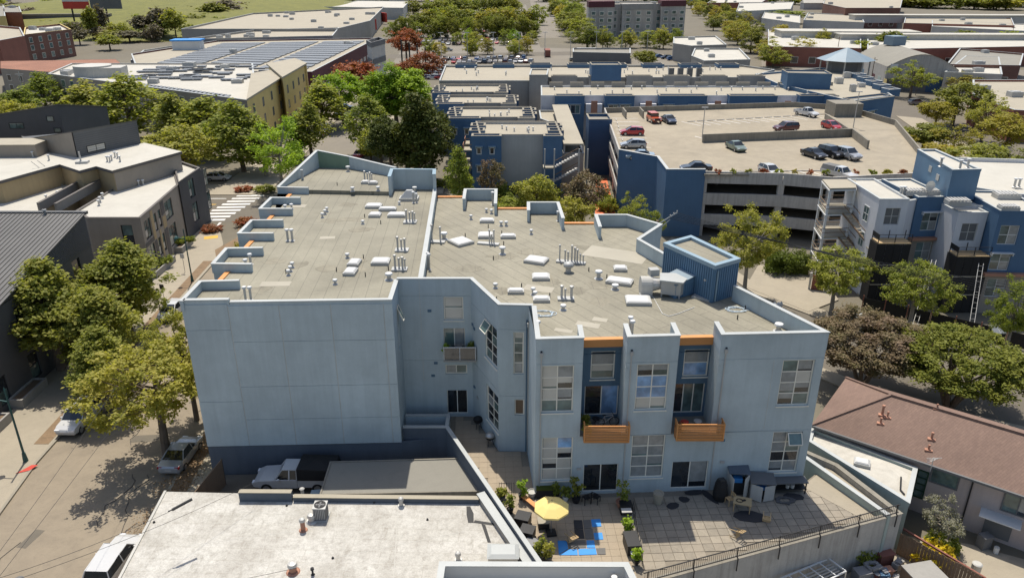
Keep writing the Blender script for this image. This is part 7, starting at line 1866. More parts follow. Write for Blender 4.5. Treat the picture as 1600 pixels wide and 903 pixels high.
b4 = root('corner_blue_apartments', (78,185,0), 'blue apartment corner block with a flat tan roof below the pavilion', 'building')
block('x', None, [(64,187.5), (71,161), (83,168), (92,205), (86,218), (64,205)], 0, AZ, ab, MT['troof'], .4, parent=b4)
block('x', None, [(64.5,182), (74,180), (75,187), (65,188)], AZ-1, 13.2, ab, MT['groof'], .3, MT['kerb'], parent=b4)
f0 = ((71.2,158.6), (82.5,166)); block('x', None, [*f0, (81.5,170), (70.5,164)], 0, AZ+.3, ab, MT['groof'], .3, MT['kerb'], parent=b4); small_window(b4, *f0, 4.2, 7, 5.8, 8.2)
boxes_on(b4, [(76,192), (80,190), (83,184), (72,196), (86,200), (78,177)], AZ, (1.6,1.2,1.3), MT['galv'])
for k in range(5): block('x', None, [(84+k*.9,172+k*6.5), (87+k*.9,173+k*6.5), (86.5+k*.9,176+k*6.5), (83.5+k*.9,175+k*6.5)], AZ-.5, AZ+.9, ab, MT['groof'], .2, parent=b4)
# octagonal pavilion
pc = (91, 214); pv = root('octagonal_pavilion', (*pc,AZ), 'octagonal pavilion with a pale blue pyramid roof beyond the apartments', 'pavilion')
oc = lambda r, z: [(pc[0]+r*math.cos(R(22.5+45*k)), pc[1]+r*math.sin(R(22.5+45*k)), z) for k in range(8)]
MB().prism([p[:2] for p in oc(4.6,0)], 0, 13.2).build('wall', MT['greyd'], pv)
for k in range(8):
    a, b = oc(7.6,13.1)[k], oc(7.6,13.1)[(k+1)%8]; MB().add([a, b, (*pc,16.2)], [(0,1,2)]).add([a, b, (*pc,13.0)], [(2,1,0)]).build('roof_panel', MT['shed'], pv)
    MB().cyl(*oc(6.2,0)[k][:2], 0, 13.2, .2, None, 6).build('column', MT['greyl'], pv)

# ================================================================ buildings farther back
def far_block(name, label, px, z1, wallm, roofm, par=.6, win=None, units=0, cat='building', extra=None, capm=None):
    r, P = block(name, (label, cat), px, 0, z1, wallm, roofm, par, capm or MT['cap'], .4)
    if win:
        n, zs, w_, h_, pm, edges_ = win
        for i, (p, q) in enumerate(edges(P)):
            u = Vector(q)-Vector(p); nrm = Vector((u.y,-u.x)); c = Vector(p).lerp(Vector(q), .5)
            if nrm.dot(-c) <= 0 or u.length < 8 or (edges_ and i not in edges_): continue
            for (s0, s1, za, zb) in grid(u.length, max(1, int(u.length/n)), w_, h_, zs):
                o = MB().wbox(p, q, s0-.12, s1+.12, za-.12, zb+.12, .003, .05).build('window', MT['frame'], r)
                MB().wbox(p, q, s0, s1, za, zb, .051, .06).build('pane', pm, o)
    cx, cy = sum(p[0] for p in P)/len(P), sum(p[1] for p in P)/len(P)
    k = 0
    while k < units:
        x = rng.uniform(min(p[0] for p in P), max(p[0] for p in P)); y = rng.uniform(min(p[1] for p in P), max(p[1] for p in P))
        if inside((x,y), offs(P,-2)): boxes_on(r, [(x,y)], z1, (2.6,2.0,1.3), MT['curb']); k += 1
    return r, P
yb, YP = far_block('mustard_apartments', 'mustard yellow apartment building with solar panels on a flat roof', [(-123.82, 207.9), (-130.09, 231.35), (-76.58, 231.35), (-66.25, 200.24), (-55.84, 163.56)], 9.8, MT['brown'], MT['wroof2'], .3, (4.2, (1.2,4.2,7.2), 1.6, 1.7, gw, None), 9)
for zt, px in zip((11.6, 12.3), ([(-52.88, 153.33), (-55.75, 188.68), (-59.95, 203.67), (-64.24, 193.44)], [(-53.53, 181.48), (-55.27, 209.15), (-60.98, 219.71), (-64.6, 207.72)])):
    P = ccw(px); o = MB().prism(P, 0, zt).build('wing_wall', MT['yellow2'] , yb)
    MB().prism(offs(P,.5), zt+.003, zt+.4).build('roof', MT['troof'], yb)
    p, q = px[0], px[1]
    for s0, s1, za, zb in grid(math.dist(p,q), 4, 1.5, 1.9, (1.5,4.9,8.4)): window(yb, p, q, (s0,s1,za,zb), 2, 1, [gw], MT['greyd'], outer=.06)
    MB().wbox(p, q, math.dist(p,q)-1.2, math.dist(p,q)-.1, .2, zt-.2, .003, .4).build('pilaster', MT['yellow'], yb)
wl2 = ((-123.82, 207.9), (-55.84, 163.56))
for k in range(26):
    c = lerp(lerp(wl2[0],wl2[1],.42), lerp(wl2[0],wl2[1],.9), k/26); o = MB().ob(c[0]+.4, c[1]+2.2+(k%2)*0, 9.9, 1.7, 2.6, .06, 4).build('solar_panel', MT['solar'], yb)
for k in range(44): MB().ob(rng.uniform(-100,-66), rng.uniform(196,226), 9.95, rng.uniform(2,6), 1.6, .35, 5).build('solar_panel', MT['solar'], yb)
x, y = (-110.06, 205.12); ct = MB().cyl(x, y, 9.8, 12.6, 4.6, None, 20).ob(x+5, y, 9.8, 6, 6, 2.4, 10).build('drum_room', MT['offwhite'], yb)
ss_, SP = far_block('solar_store', 'large store with rows of solar panels across its flat roof', [(-134.68, 278.28), (-123.41, 332.03), (-58.4, 344.61), (-58.63, 228.25), (-110.26, 229.74)], 7.6, MT['maroon'], MT['troof'], .5, (7, (2.2,), 4, 1.2, MT['greyl'], None), 3)
q0, q1, q2, q3 = (-115.58, 252.69), (-118.92, 323.16), (-60.9, 335.09), (-61.46, 234.31)
for k in range(13):
    for t0, t1 in ((.02,.30), (.34,.66), (.70,.98)):
        a0, a1 = lerp(q0,q1,(k+.1)/13), lerp(q3,q2,(k+.1)/13); b0, b1 = lerp(q0,q1,(k+.8)/13), lerp(q3,q2,(k+.8)/13)
        c4 = [lerp(a0,a1,t0), lerp(a0,a1,t1), lerp(b0,b1,t1), lerp(b0,b1,t0)]
        MB().prism(ccw(c4), 7.62, 7.95).build('solar_array', MT['solar'], ss_)
tp = root('store_entrance_tower', (-55.5, 320.33, 0), 'tall store entrance tower with an open steel frame', 'tower'); P4 = ccw([(-49.16, 267.84), (-47.08, 280.42), (-43.85, 272.74), (-46.05, 258.54)])
MB().prism(P4, 0, 12).build('wall', MT['offwhite'], tp); MB().ring(P4, .5, 12.003, 13.6, .2).build('crown', MT['greyd'], tp); p, q = P4[1], P4[2]
for p, q in edges(P4): MB().wbox(p, q, .5, math.dist(p,q)-.5, 6.5, 8.2, .003, .2).build('sign_board', MT['greyd'], tp)
for k in range(5): x = P4[0][0]+4+k*3; MB().bar((x,300,0), (x,300,11-k), .25).build('frame_post', MT['black'], tp)
s1_, _ = far_block('big_box_store', 'long big box store with a grey block wall and pale roof', [(-157.34, 378.67), (-166.42, 515.3), (-95.57, 601.12), (-78.1, 439.49), (-83.69, 378.67)], 8.6, MT['grey'], MT['troof'], .8, None, 16)
for k, (px, sz) in enumerate(((((-84.82, 488.32, 6)), 5), (((-88.83, 556.61, 6)), 5), (((-89.92, 444.26, 5)), 3))): MB().ob(px[0], px[1]-1, 1.5, sz*1.8, 1.2, 6, -60).build('awning', MT['red' if k < 2 else 'orange'], s1_)
far_block('grey_store_wing', 'grey store building with a raised parapet behind the solar store', [(-135.77, 326.07), (-122.43, 380.48), (-85.21, 392.69), (-77.87, 344.61), (-122.07, 332.03)], 8.2, MT['grey'], MT['troof'], .8, None, 8)
far_block('far_white_store', 'distant white roofed store at the top of the view', [(-148.67, 623.39), (-142.08, 747.03), (-92.91, 732.54), (-81.59, 603.34)], 8, MT['offwhite'], MT['wroof2'], .5)
far_block('brick_office', 'red brick three storey office with a pale cornice at the upper left', [(-196.77, 319.99), (-220.44, 360.78), (-217.91, 385.2), (-193.59, 349.67)], 10.5, MT['brick'], MT['wroof2'], .8, (5, (1.5,5,8), 1.8, 1.9, gw, None), 4, capm=MT['yellow2'])
far_block('brick_hall', 'plain red brick hall at the left edge of the view', [(-330,330), (-186.16, 287.26), (-189.33, 308.31), (-217.99, 353.3), (-330,430)], 11, MT['brick2'], MT['troof'], .8, None, 3)
far_block('tiled_roof_building', 'long low building with a terracotta tiled roof at the upper left', [(-157.63, 240.69), (-169.72, 260.07), (-134.34, 265.88), (-123.81, 249.15), (-132.88, 229.74)], 7.6, MT['brown'], MT['terra'], 0, (5, (1.2,4.2), 1.6, 1.6, MT['glass'], None))
far_block('low_grey_roofs', 'low grey walled service building beside the solar store', [(-129.81, 266.94), (-140.5, 300.49), (-134.25, 331.46), (-120, 266.94)], 6, MT['grey'], MT['troof'], 1.2)
tnt = root('rooftop_tent', (-122.52, 299.11, 8), 'white rooftop shed with a bright blue tarpaulin', 'shed'); x, y = (-122.52, 299.11); MB().ob(x, y, 7.6, 10, 6, 3.2, 6).build('wall', MT['white'], tnt); MB().ob(x, y, 10.803, 11, 7, .5, 6).build('roof', MT['bmat'], tnt)
mr, MP = far_block('grey_apartments', 'grey and white mid-rise apartment block with dark red top corners', [(41.08, 434.83), (96.88, 451.6), (95,480), (48,480)], 17, MT['concl'], MT['troof'], .8, (4.2, (2,5.5,9,12.5), 2, 2, gw, None), 5)
for t0, t1, zt in ((.0,.26,19.5), (.34,.66,18), (.74,1,19.5)):
    p, q = (41.08, 434.83), (96.88, 451.6); a, b = lerp(p,q,t0), lerp(p,q,t1); o = MB().prism(ccw([(a[0],a[1]-3), (b[0],b[1]-3), (b[0],b[1]+8), (a[0],a[1]+8)]), 0, zt-3).build('bay_wall', MT['concl'], mr)
    MB().prism(ccw([(a[0],a[1]-3.3), (b[0],b[1]-3.3), (b[0],b[1]+8.3), (a[0],a[1]+8.3)]), zt-3+.003, zt).build('top_storey', MT['maroon'] if zt > 19 else MT['grey'], mr)
    for s0, s1, za, zb in grid(b[0]-a[0], 3, 2.4, 2.0, (2,5.5,9,12.5)):
        o = MB().box(a[0]+s0,a[1]-3.06,za,a[0]+s1,a[1]-3.003,zb).build('window', MT['frame'], mr); MB().box(a[0]+s0+.2,a[1]-3.1,za+.2,a[0]+s1-.2,a[1]-3.061,zb-.2).build('pane', gw, o)
for k, (pts, z1, wm, rm_, lb) in enumerate((
  ([(67.66, 331.46), (73.74, 362.36), (94.75, 369.22), (88.49, 325.88), (72.78, 320.48)], 6.5, 'grey', 'wroof2', 'small grey block shop with white roof, the farther of two'),
  ([(64.55, 282.77), (71.79, 310.18), (89.42, 310.18), (82.26, 270.74), (65.45, 266.94)], 6.5, 'grey', 'wroof2', 'small grey block shop with white roof, the nearer of two'),
  ([(25.15, 325.53), (26.33, 341.52), (51.28, 341.52), (48.25, 320.52)], 3.6, 'greyd', 'groof', 'long dark shelter at the edge of the car park'),
  ([(140.35, 252.69), (161.88, 249.15), (185.22, 284.91), (172.58, 304.15)], 7, 'brick', 'groof', 'grey hip roofed shop with brick walls at the upper right'),
  ([(131.43, 236.87), (163.21, 282.77), (172.75, 278.65), (145.48, 231.04)], 6.5, 'offwhite', 'wroof2', 'white boxy store shed right of the arched warehouse'),
  ([(113.77, 190.25), (130.08, 219.29), (148.15, 219.29), (117.94, 167.68), (111.71, 170.12)], 6.5, 'brick2', 'troof', 'red walled building with tan roof at the right edge'),
  ([(101.32, 312.39), (129.41, 402.41), (156.97, 356.91), (134.79, 304.74)], 7, 'brick2', 'wroof2', 'brick warehouse with white saw roof left of centre in the far right'),
  ([(135.14, 299.84), (165.92, 370.93), (237.65, 363.79), (205.17, 312.39)], 7, 'brick2', 'wroof2', 'long brick warehouse with white roof across the far right street'),
  ([(224.45, 581.79), (291.06, 749.99), (348.23, 720.35), (248.61, 515.3), (213.68, 515.3)], 12, 'brick', 'troof', 'tall red brick factory at the top right'),
  ([(205.44, 418.85), (239.31, 487.35), (288.22, 462.21), (251.97, 400.01)], 9, 'brick2', 'troof', 'brick factory with long white monitor roof at the far right'),
  ([(167.89, 460.7), (198.35, 538.05), (221.89, 509.6), (193.86, 439.53)], 8, 'greyl', 'troof', 'pale grey warehouse with ribbed side at the far right'),
  ([(154.78, 496.45), (179.36, 569.78), (188.07, 523.45), (162.24, 449.87)], 7, 'greyl', 'wroof2', 'pale flat warehouse behind the far right trees'),
  ([(211.91, 402.41), (236.16, 449.87), (269.9, 420.18), (239.17, 370.93)], 8.5, 'offwhite', 'wroof2', 'long white greenhouse like roof at the far right'),
  ([(154.48, 553.47), (194.91, 691.52), (250.3, 716.93), (203.39, 587.06)], 8, 'offwhite', 'wroof2', 'far white warehouse above the golden trees'),
  ([(167.46, 691.52), (196.98, 789.31), (255.2, 805.54), (217.93, 704)], 8, 'brick2', 'wroof2', 'farthest brick shed at the top edge right of centre'),
  ([(-281.81, 445.1), (-322.43, 510.84), (-317.23, 518.47), (-271.85, 445.1)], 13, 'brick2', 'groof', 'reddish house with grey roof at the top left'),
  ([(-263.21, 400.01), (-346.67, 530.49), (-334.83, 530.49), (-258.6, 409.22)], 13, 'yellow2', 'groof', 'pale yellow building at the top left edge'))):
    far_block('far_building', lb, pts, z1, MT[wm], MT[rm_], .5, (6, (1.5,), 2.4, 2.2, MT['glass'], None) if 'brick' in wm else None, 2 if z1 > 6 else 0)
for x, y, w_, lb in (((144.26, 350.28)[0], (144.26, 350.28)[1], 30, 'west'), ): pass
# long white monitor and saw roofs
for k, (px, lx, ly, h_, a, lb) in enumerate((((260.42, 469.3), 120, 10, 4, -3, 'long white roof monitor on the far brick factory'), ((152.56, 363.79), 60, 14, 3, -5, 'white saw tooth roof of the far brick warehouse'), ((189.51, 350.28), 90, 8, 2.5, -2, 'white roof ridge on the long brick warehouse'))):
    x, y = px; r = root('roof_monitor', (x, y, 7), lb, 'roof'); MB().ob(x, y, 6.5, lx, ly, h_, a).build('wall', MT['offwhite'], r); MB().ob(x, y, 6.5+h_+.003, lx+1, ly+1, .4, a).build('roof', MT['wroof2'], r)
# arched warehouse
wh = root('arched_warehouse', (125,262,0), 'grey warehouse with a curved roof and stencilled front on the right', 'warehouse')
W0, W1_, = Vector((118.94, 248.05)), Vector((136.72, 238.72)); wu = (W1_-W0).normalized(); wn = Vector((.147,.989)); WL, WDp = (W1_-W0).length, 36
def wp(a, b, z): v = W0+wu*a+wn*b; return (v.x,v.y,z)
ns = 16; arc = [(WL*k/ns, 7.2+4.2*math.sin(math.pi*k/ns)) for k in range(ns+1)]
m = MB()
for b, fl in ((0,1), (WDp,0)):
    f = [wp(0,b,0), wp(WL,b,0)] + [wp(a,b,z) for a, z in arc[::-1]]; m.add(f, [tuple(range(len(f))) if fl else tuple(range(len(f)))[::-1]])
m.quad(wp(0,WDp,0), wp(0,0,0), wp(0,0,7.2), wp(0,WDp,7.2)); m.quad(wp(WL,0,0), wp(WL,WDp,0), wp(WL,WDp,7.2), wp(WL,0,7.2)); m.build('wall', MT['concl'], wh)
m = MB()
for (a0,z0), (a1,z1) in zip(arc, arc[1:]): m.quad(wp(a0,-.3,z0+.05), wp(a1,-.3,z1+.05), wp(a1,WDp,z1+.05), wp(a0,WDp,z0+.05))
m.build('roof', MT['groof'], wh); c = wp(WL/2,WDp*.85,0); MB().ob(c[0], c[1], 11.5, 5, 5, 3, 10).build('cupola', MT['shed'], wh)
MB().wbox(wp(0,0,0), wp(WL,0,0), .5, WL-.5, .1, 3.6, .003, .08).build('mural', MT['greyd'], wh)
def text(parent, s_, loc, size, rz, mat, ext=.02):
    cu = bpy.data.curves.new('lettering', 'FONT'); cu.body = s_; cu.size = size; cu.extrude = ext; cu.align_x = 'CENTER'
    o = bpy.data.objects.new('lettering', cu); COL.objects.link(o); cu.materials.append(mat)
    me = bpy.data.meshes.new_from_object(o); bpy.data.objects.remove(o); o = obj('lettering', me, None, parent)
    o.location = loc; o.rotation_euler = (R(90), 0, rz)
    return o
text(wh, 'U. VA', wp(WL*.28,-.1,5.0), 2.4, math.atan2(wu.y,wu.x), MT['greyd'])
MB().wbox(wp(0,0,0), wp(WL,0,0), WL-8, WL-.6, .2, 4.5, .09, .12).build('mural', MT['apblue2'], wh); MB().wbox(wp(0,0,0), wp(WL,0,0), 1, 3.2, 6.2, 8.2, .09, .2).build('sign_board', MT['white'], wh)
p, q = wp(0,WDp,0), wp(0,0,0)
for k in range(6): MB().wbox(p, q, 3+k*6.5, 6+k*6.5, 1, 3.6, .003, .05).build('mural', MT[('yellow','bluedoor','offwhite','maroon','mint','yellow')[k]], wh)
# far skyline houses
for k in range(34):
    x = -720 + k*44 + rng.uniform(-14,14); y = rng.uniform(760,1000); z = 0; s_ = rng.uniform(9,20)
    if -60 < x < 80 or (-360 < x < -180 and y < 760): continue
    r = root('distant_house', (x, y, 0), 'distant low house at the top edge of the view, %s from the left' % nth(k), 'house', 'distant houses')
    h_ = rng.uniform(5,9); P = [(x-s_/2,y-5), (x+s_/2,y-5), (x+s_/2,y+5), (x-s_/2,y+5)]
    MB().prism(P, 0, h_).build('wall', MT[rng.choice(['offwhite','greyl','pink','yellow2','mint'])], r)
    MB().add([(x-s_/2-.5,y-5.5,h_),(x+s_/2+.5,y-5.5,h_),(x+s_/2+.5,y+5.5,h_),(x-s_/2-.5,y+5.5,h_),(x-s_/2,y,h_+2.6),(x+s_/2,y,h_+2.6)], [(0,1,5,4),(2,3,4,5),(1,2,5),(3,0,4)]).build('roof', MT[rng.choice(['groof','troof','terra','wroof2'])], r)
# motorway wall and billboard on the left, transit vehicles
fw_ = root('motorway_wall', (-330,500,0), 'dark concrete motorway retaining wall at the upper left', 'wall'); polywall(MB(), [(-460,470), (-250,500)], 3, 0, 9).build('wall', MT['greyd'], fw_); polywall(MB(), [(-460,470), (-250,500)], 3.4, 9.003, 10).build('barrier', MT['conc'], fw_)
bb = root('billboard', (-255,470,0), 'tall billboard with red and dark panels at the upper left', 'billboard')
for k, (x0, x1, mt) in enumerate(((-262,-247,'red'), (-246,-228,'greyd'))): MB().box(x0,470,14,x1,471,24 if k else 18).build('panel', MT[mt], bb)
MB().box(-262,470,18.01,-247,471,24).build('panel', MT['white'], bb)
for x in (-258,-238): MB().cyl(x, 471.6, 0, 20, .5, None, 8).build('post', MT['black'], bb)
def bus(x, y, a, label, l=12, mt='offwhite'):
    r = root('bus', (x, y, 0), label, 'bus', world=False); place(r, (x, y, 0), a)
    MB().box(-l/2,-1.25,.4,l/2,1.25,3.0).build('body', MT[mt], r); MB().box(-l/2+.3,-1.28,1.5,l/2-.3,-1.252,2.5).box(-l/2+.3,1.252,1.5,l/2-.3,1.28,2.5).box(l/2+.002,-1.1,1.4,l/2+.03,1.1,2.6).build('window_glass', cgl, r)
    for wx in (-l*.32, l*.32):
        for wy in (-1.15, 1.15): w_ = obj('wheel', wheel_mesh(.5)[0], tyre_m, r); w_.location = (wx, wy, .5)
bus(*(15.57, 348.29), 90, 'brown and white bus standing beside the car park', 9, 'brick2'); bus(*(33.63, 353.86), 0, 'white box truck with lettering behind the car park', 9, 'white')

# ================================================================ trees
G1 = 'street trees on the left'
tree((-43.8, 64.5, 12, 4.49), 'egg', 'maple', 'tall dark green street tree farthest left, in front of the charcoal building', G1, 'near')
tree((-40.2, 71.5, 12, 4.63), 'egg', 'maple', 'dark green street tree between charcoal building and taupe townhouses', G1, 'near')
tree((-38.3, 63, 10.5, 4.13), 'egg', 'maple', 'dark green street tree just right of the farthest left one', G1, 'near')
tree((-35.5, 57.3, 8.5, 3.24), 'egg', 'maple', 'shorter dark green tree above the white suv', G1, 'near')
tree((-27.7,50.6,11.2,5.2), 'open', 'magnolia', 'big yellow green tree with visible branches beside the blank blue wall', G1, 'near')
tree((-27.3, 55.8, 10.5, 3.31), 'open', 'magnolia', 'yellow green tree behind the big one at the loft corner', G1, 'near')
tree((-38.9, 75.8, 4, 1.19), 'open', 'mid', 'thin young tree on the left pavement near the parked white hatchback', G1, 'mid', bark='barkl')
for k, (sp, sh, lf, lb) in enumerate((
 ((-115.6, 179.4, 10.98, 5.3),'egg','mid','round tree at the left edge before the tiled roof'), ((-123.4, 202.6, 10.98, 5.15),'egg','mid','tree before the long tiled roof building'), ((-111, 168.5, 9.76, 4.17),'round','magnolia','yellowish tree at the left edge above the dark roofs'),
 ((-96.6, 173.9, 13.42, 6.16),'egg','maple','bushy tree left of the pair before the mustard building'), ((-85.7, 168.7, 14.64, 7.63),'egg','mid','largest bushy tree before the mustard building roof'), ((-69.3, 156.5, 13.42, 5.42),'egg','maple','tree before the middle of the mustard building'), ((-61.9, 153, 13.42, 5.77),'egg','mid','tree left of the one at the mustard building corner'), ((-51.3, 142.1, 13.42, 5.81),'egg','mid','bushy tree at the near corner of the mustard building'),
 ((-57.8, 131.4, 10.98, 5.83),'round','magnolia','yellow green tree right behind the taupe townhouse roof'), ((-98.1, 168.5, 9.76, 5.01),'round','magnolia','small tree tucked behind the charcoal sloping roof'), ((-39.5, 126.1, 12.2, 4.84),'open','lime','light green tree with a pale trunk near the crossing'), ((-46, 138.7, 10.98, 4.17),'egg','mid','tree between the crossing and the mustard wing'),
 ((-45.3, 183.3, 12.2, 5.58),'egg','mid','tree at the right end of the mustard building'), ((-42.1, 190.2, 13.42, 5.58),'round','lime','yellow green tree on the far street, behind the mustard wing'), ((-40.9, 152.9, 12.2, 4.25),'egg','maple','dark tree beside the parked white van on the far street'), ((-44, 152.4, 9.76, 3.8),'egg','lime','small bright tree in the row at the far left kerb'),
 ((-29.3, 157, 12.2, 4.67),'egg','mid','round tree left of the dark conifer'), ((-25.9, 148.2, 9.76, 3.7),'egg','mid','low round tree at the street edge below the conifer'), ((-28.6, 151.2, 4.27, 1.67),'tall','mid','slim sapling by the red car'))):
    tree(sp, sh, lf, lb, 'trees along the far left street', 'mid', bark='barkl' if k in (10,11) else 'bark')
for sp, sh, lf, lb in (((-31.9, 185.3, 14, 3.23),'tall','lime','left of three bright lime poplars'), ((-27.9, 184.3, 15, 3.82),'tall','lime','middle of three bright lime poplars'), ((-23.4, 181.8, 15, 3.77),'tall','lime','right of three bright lime poplars'),
 ((-16.6, 132.1, 18, 5.57),'cedar','dark','large dark conifer rising behind the loft roof'), ((-22.1, 135.5, 12, 4.03),'round','dark','dark olive tree left of the large conifer'), ((-14.6, 136.2, 13, 3.47),'round','dark','dark tree on the right flank of the conifer'), ((-19.4, 136.3, 9, 4.08),'round','dark','low dark tree at the foot of the conifer'), ((-15.7, 136.3, 6, 1.87),'round','grey','pale grey green shrub tree before the conifer'),
 ((-41.4, 210.3, 15, 6.58),'round','redl','left red bronze tree beside the solar store'), ((-41.7, 311.1, 15, 6.04),'round','redl','dark red tree on a tall trunk by the car park'), ((-29.4, 250.2, 12, 5.73),'round','redl','red tree at the near corner of the car park'), ((-32.8, 242.8, 11, 3.98),'round','redl','smaller red tree next to the car park corner one')):
    tree(sp, sh, lf, lb, None, 'near' if lf in ('dark','lime') else 'mid', name='garden_tree')
for k, (sp, sh, lf, lb) in enumerate((((-8.3, 118.6, 10, 2.25),'egg','mid','tree left of the loft back bay'), ((-3.3, 120.1, 8, 2.5),'open','bronze','brownish tree before the blue apartment corner'), ((3.5, 106, 10, 2.96),'round','maple','tree before the grey apartment wall'), ((10.2, 105.2, 10, 2.85),'round','bronze','tall bronze green tree beside the garage ramp'), ((8.7, 102, 7, 2.52),'round','magnolia','yellow green bush tree behind the loft fascia'), ((-0.5, 106.8, 6, 2.35),'round','mid','low tree behind the second back bay'), ((16.9, 102, 7, 2.25),'open','mid','tree against the blue garage wall'), ((19.3, 98.9, 6, 1.76),'open','mid','small tree at the garage wall corner'), ((16.7, 182.4, 7, 2.75),'round','magnolia','small tree in the apartment courtyard'))):
    tree(sp, sh, lf, lb, 'trees behind the loft building', 'mid')
for sp, sh, lf, d, lb, bk in (((27.2, 81.2, 11.5, 3.94),'open','magnolia','near','light green street tree behind the ribbed penthouse','barkl'), ((35.7, 76.7, 8.5, 3.78),'open','mid','near','green street tree beside the stair tower','barkl'), ((42.4, 72.6, 9, 3.6),'open','mid','near','green street tree before the second white bay','barkl'), ((48.6, 66, 9, 2.59),'open','mid','near','green street tree at the right edge of the view','barkl'),
   ((32.5, 61.2, 7.2, 4.89),'dome','bronze','near','wide brown leaved tree with many stems right of the loft','bark'), ((38.7, 57.6, 7.4, 5.43),'dome','olive','near','wide olive green tree with many stems before the brown house','bark')):
    tree(sp, sh, lf, lb, 'street trees on the right', d, bark=bk)
for k, sp in enumerate(((119.5, 231.3, 10, 5.9), (108.9, 187.9, 11, 6.25), (98.6, 177.1, 9, 3.71), (105.2, 168.8, 10, 4.67), (101.3, 153.9, 9, 4.56), (84.3, 153.8, 8, 4.95), (88.2, 149.7, 8, 4.57), (82.6, 130.2, 8, 4.81), (78.9, 138.7, 7, 4.75), (84.5, 125.2, 8, 4.32), (139, 237.9, 7, 5.49), (128.5, 194, 8, 4.85), (77.5, 151.5, 6, 3.22), (72.6, 132.6, 6, 4), (76.2, 126.8, 6, 4.39), (80.6, 121.4, 6, 4.22))):
    tree(sp, 'round' if k % 3 else 'open', ('mid' if k == 0 else ('gold','olive','gold','magnolia')[k % 4]), 'golden green street tree beyond the right townhouses, %s counting from the far end' % ORD[k], 'golden trees on the right', 'mid')
def row(px0, px1, n, H_, Rr, lf, where, group, jit=4.0, shape='low', det='far'):
    for k in range(n):
        p = lerp(px0, px1, k/max(1,n-1)); l_ = lf[k % len(lf)]
        tree((p[0]+rng.uniform(-jit,jit), p[1]+rng.uniform(-jit,jit), H_*rng.uniform(.8,1.2), Rr*rng.uniform(.8,1.25)), shape, l_, '%s, %s from the left' % (where, nth(k)), group, det, name='far_tree')
row((-61.45, 434.83), (11.76, 455.99), 26, 11, 4.6, ['mid','olive','maple','olive'], 'tree in the near hedge like row of the big car park', 'car park tree row nearer', 5, det='mid')
row((-63.66, 521.6), (12.25, 545.63), 26, 11, 5.5, ['olive','mid','gold'], 'tree in the farther tree row of the car park', 'car park tree row farther', 6)
row((-76.71, 687.07), (8.71, 728.76), 22, 11, 6.5, ['olive','mid'], 'tree in the farthest car park row', 'car park tree row farthest', 8)
row((-34.16, 349.65), (10.11, 355.04), 8, 7, 3.6, ['mid','gold','magnolia'], 'small tree among the parked cars', 'small car park trees', 5, det='mid')
row((-32.22, 397.75), (6.55, 404.67), 6, 7, 3.4, ['mid','lime','magnolia'], 'small tree in the middle car park aisle', 'middle car park trees', 6, det='mid')
row((45.82, 616.29), (36.16, 387.79), 8, 13, 8, ['mid','olive'], 'tall tree left of the grey apartments', 'trees left of the grey apartments', 4, det='mid')
row((43.33, 801.5), (36.14, 499.55), 7, 11, 7, ['olive','gold','mid'], 'tree lining the far avenue', 'trees on the far avenue', 5)
row((38.05, 384.57), (79.54, 384.57), 9, 9, 4.2, ['mid','magnolia','mid'], 'tree before the grey apartments', 'trees before the grey apartments', 3, det='mid')
tree((48.5, 284.8, 10, 4.64), 'round', 'olive', 'round dark tree beside the dark shelter', None, 'mid')
row((175.86, 775.72), (101.88, 303.27), 16, 10, 6.5, ['gold','olive','gold','magnolia'], 'golden tree along the diagonal far street', 'golden trees along the far street', 6, det='mid')
row((180.38, 707.32), (113.89, 320.33), 12, 10, 6, ['olive','gold'], 'tree on the right side of the diagonal far street', 'trees right of the diagonal street', 6, det='mid')
row((136.63, 378.3), (142.34, 349.65), 4, 9, 5, ['gold','magnolia'], 'golden tree left of the arched warehouse', 'trees by the pavilion', 4, det='mid')
for k, sp in enumerate(((148.4, 359.4, 9, 2.91), (162.7, 340.2, 12, 5.5), (144.8, 326.1, 9, 3.17), (204.5, 360.8, 10, 6.41), (230.1, 364.6, 10, 7.07), (124, 236.9, 9, 0.97), (243, 581.8, 9, 9.28), (249, 563.6, 9, 9), (192.9, 563.6, 9, 11.25))):
    tree(sp, 'round', ('mid','olive')[k % 2], 'green tree between the far warehouses, %s from the centre' % ORD[k], 'trees between the warehouses', 'far', name='far_tree')
row((560,640), (330,880), 26, 15, 13, ['olive','mid','maple','magnolia'], 'tree in the wooded top right corner', 'wooded top right', 26)
row((600,720), (430,900), 18, 16, 14, ['maple','olive','mid'], 'tree in the rear of the wooded top right corner', 'wooded top right, rear', 26)
row((180,900), (420,820), 18, 12, 11, ['olive','mid','gold'], 'tree on the skyline right of centre', 'skyline trees right', 24)
row((-600,760), (-120,860), 30, 13, 12, ['olive','mid','maple','purple'], 'tree on the skyline left of centre', 'skyline trees left', 30)
row((-120,940), (200,960), 16, 12, 12, ['olive','mid'], 'tree on the skyline at the avenue end', 'skyline trees centre', 24)
row((-330,560), (-420,470), 10, 12, 9, ['mid','olive','purple'], 'tree behind the motorway wall', 'trees by the motorway', 16)
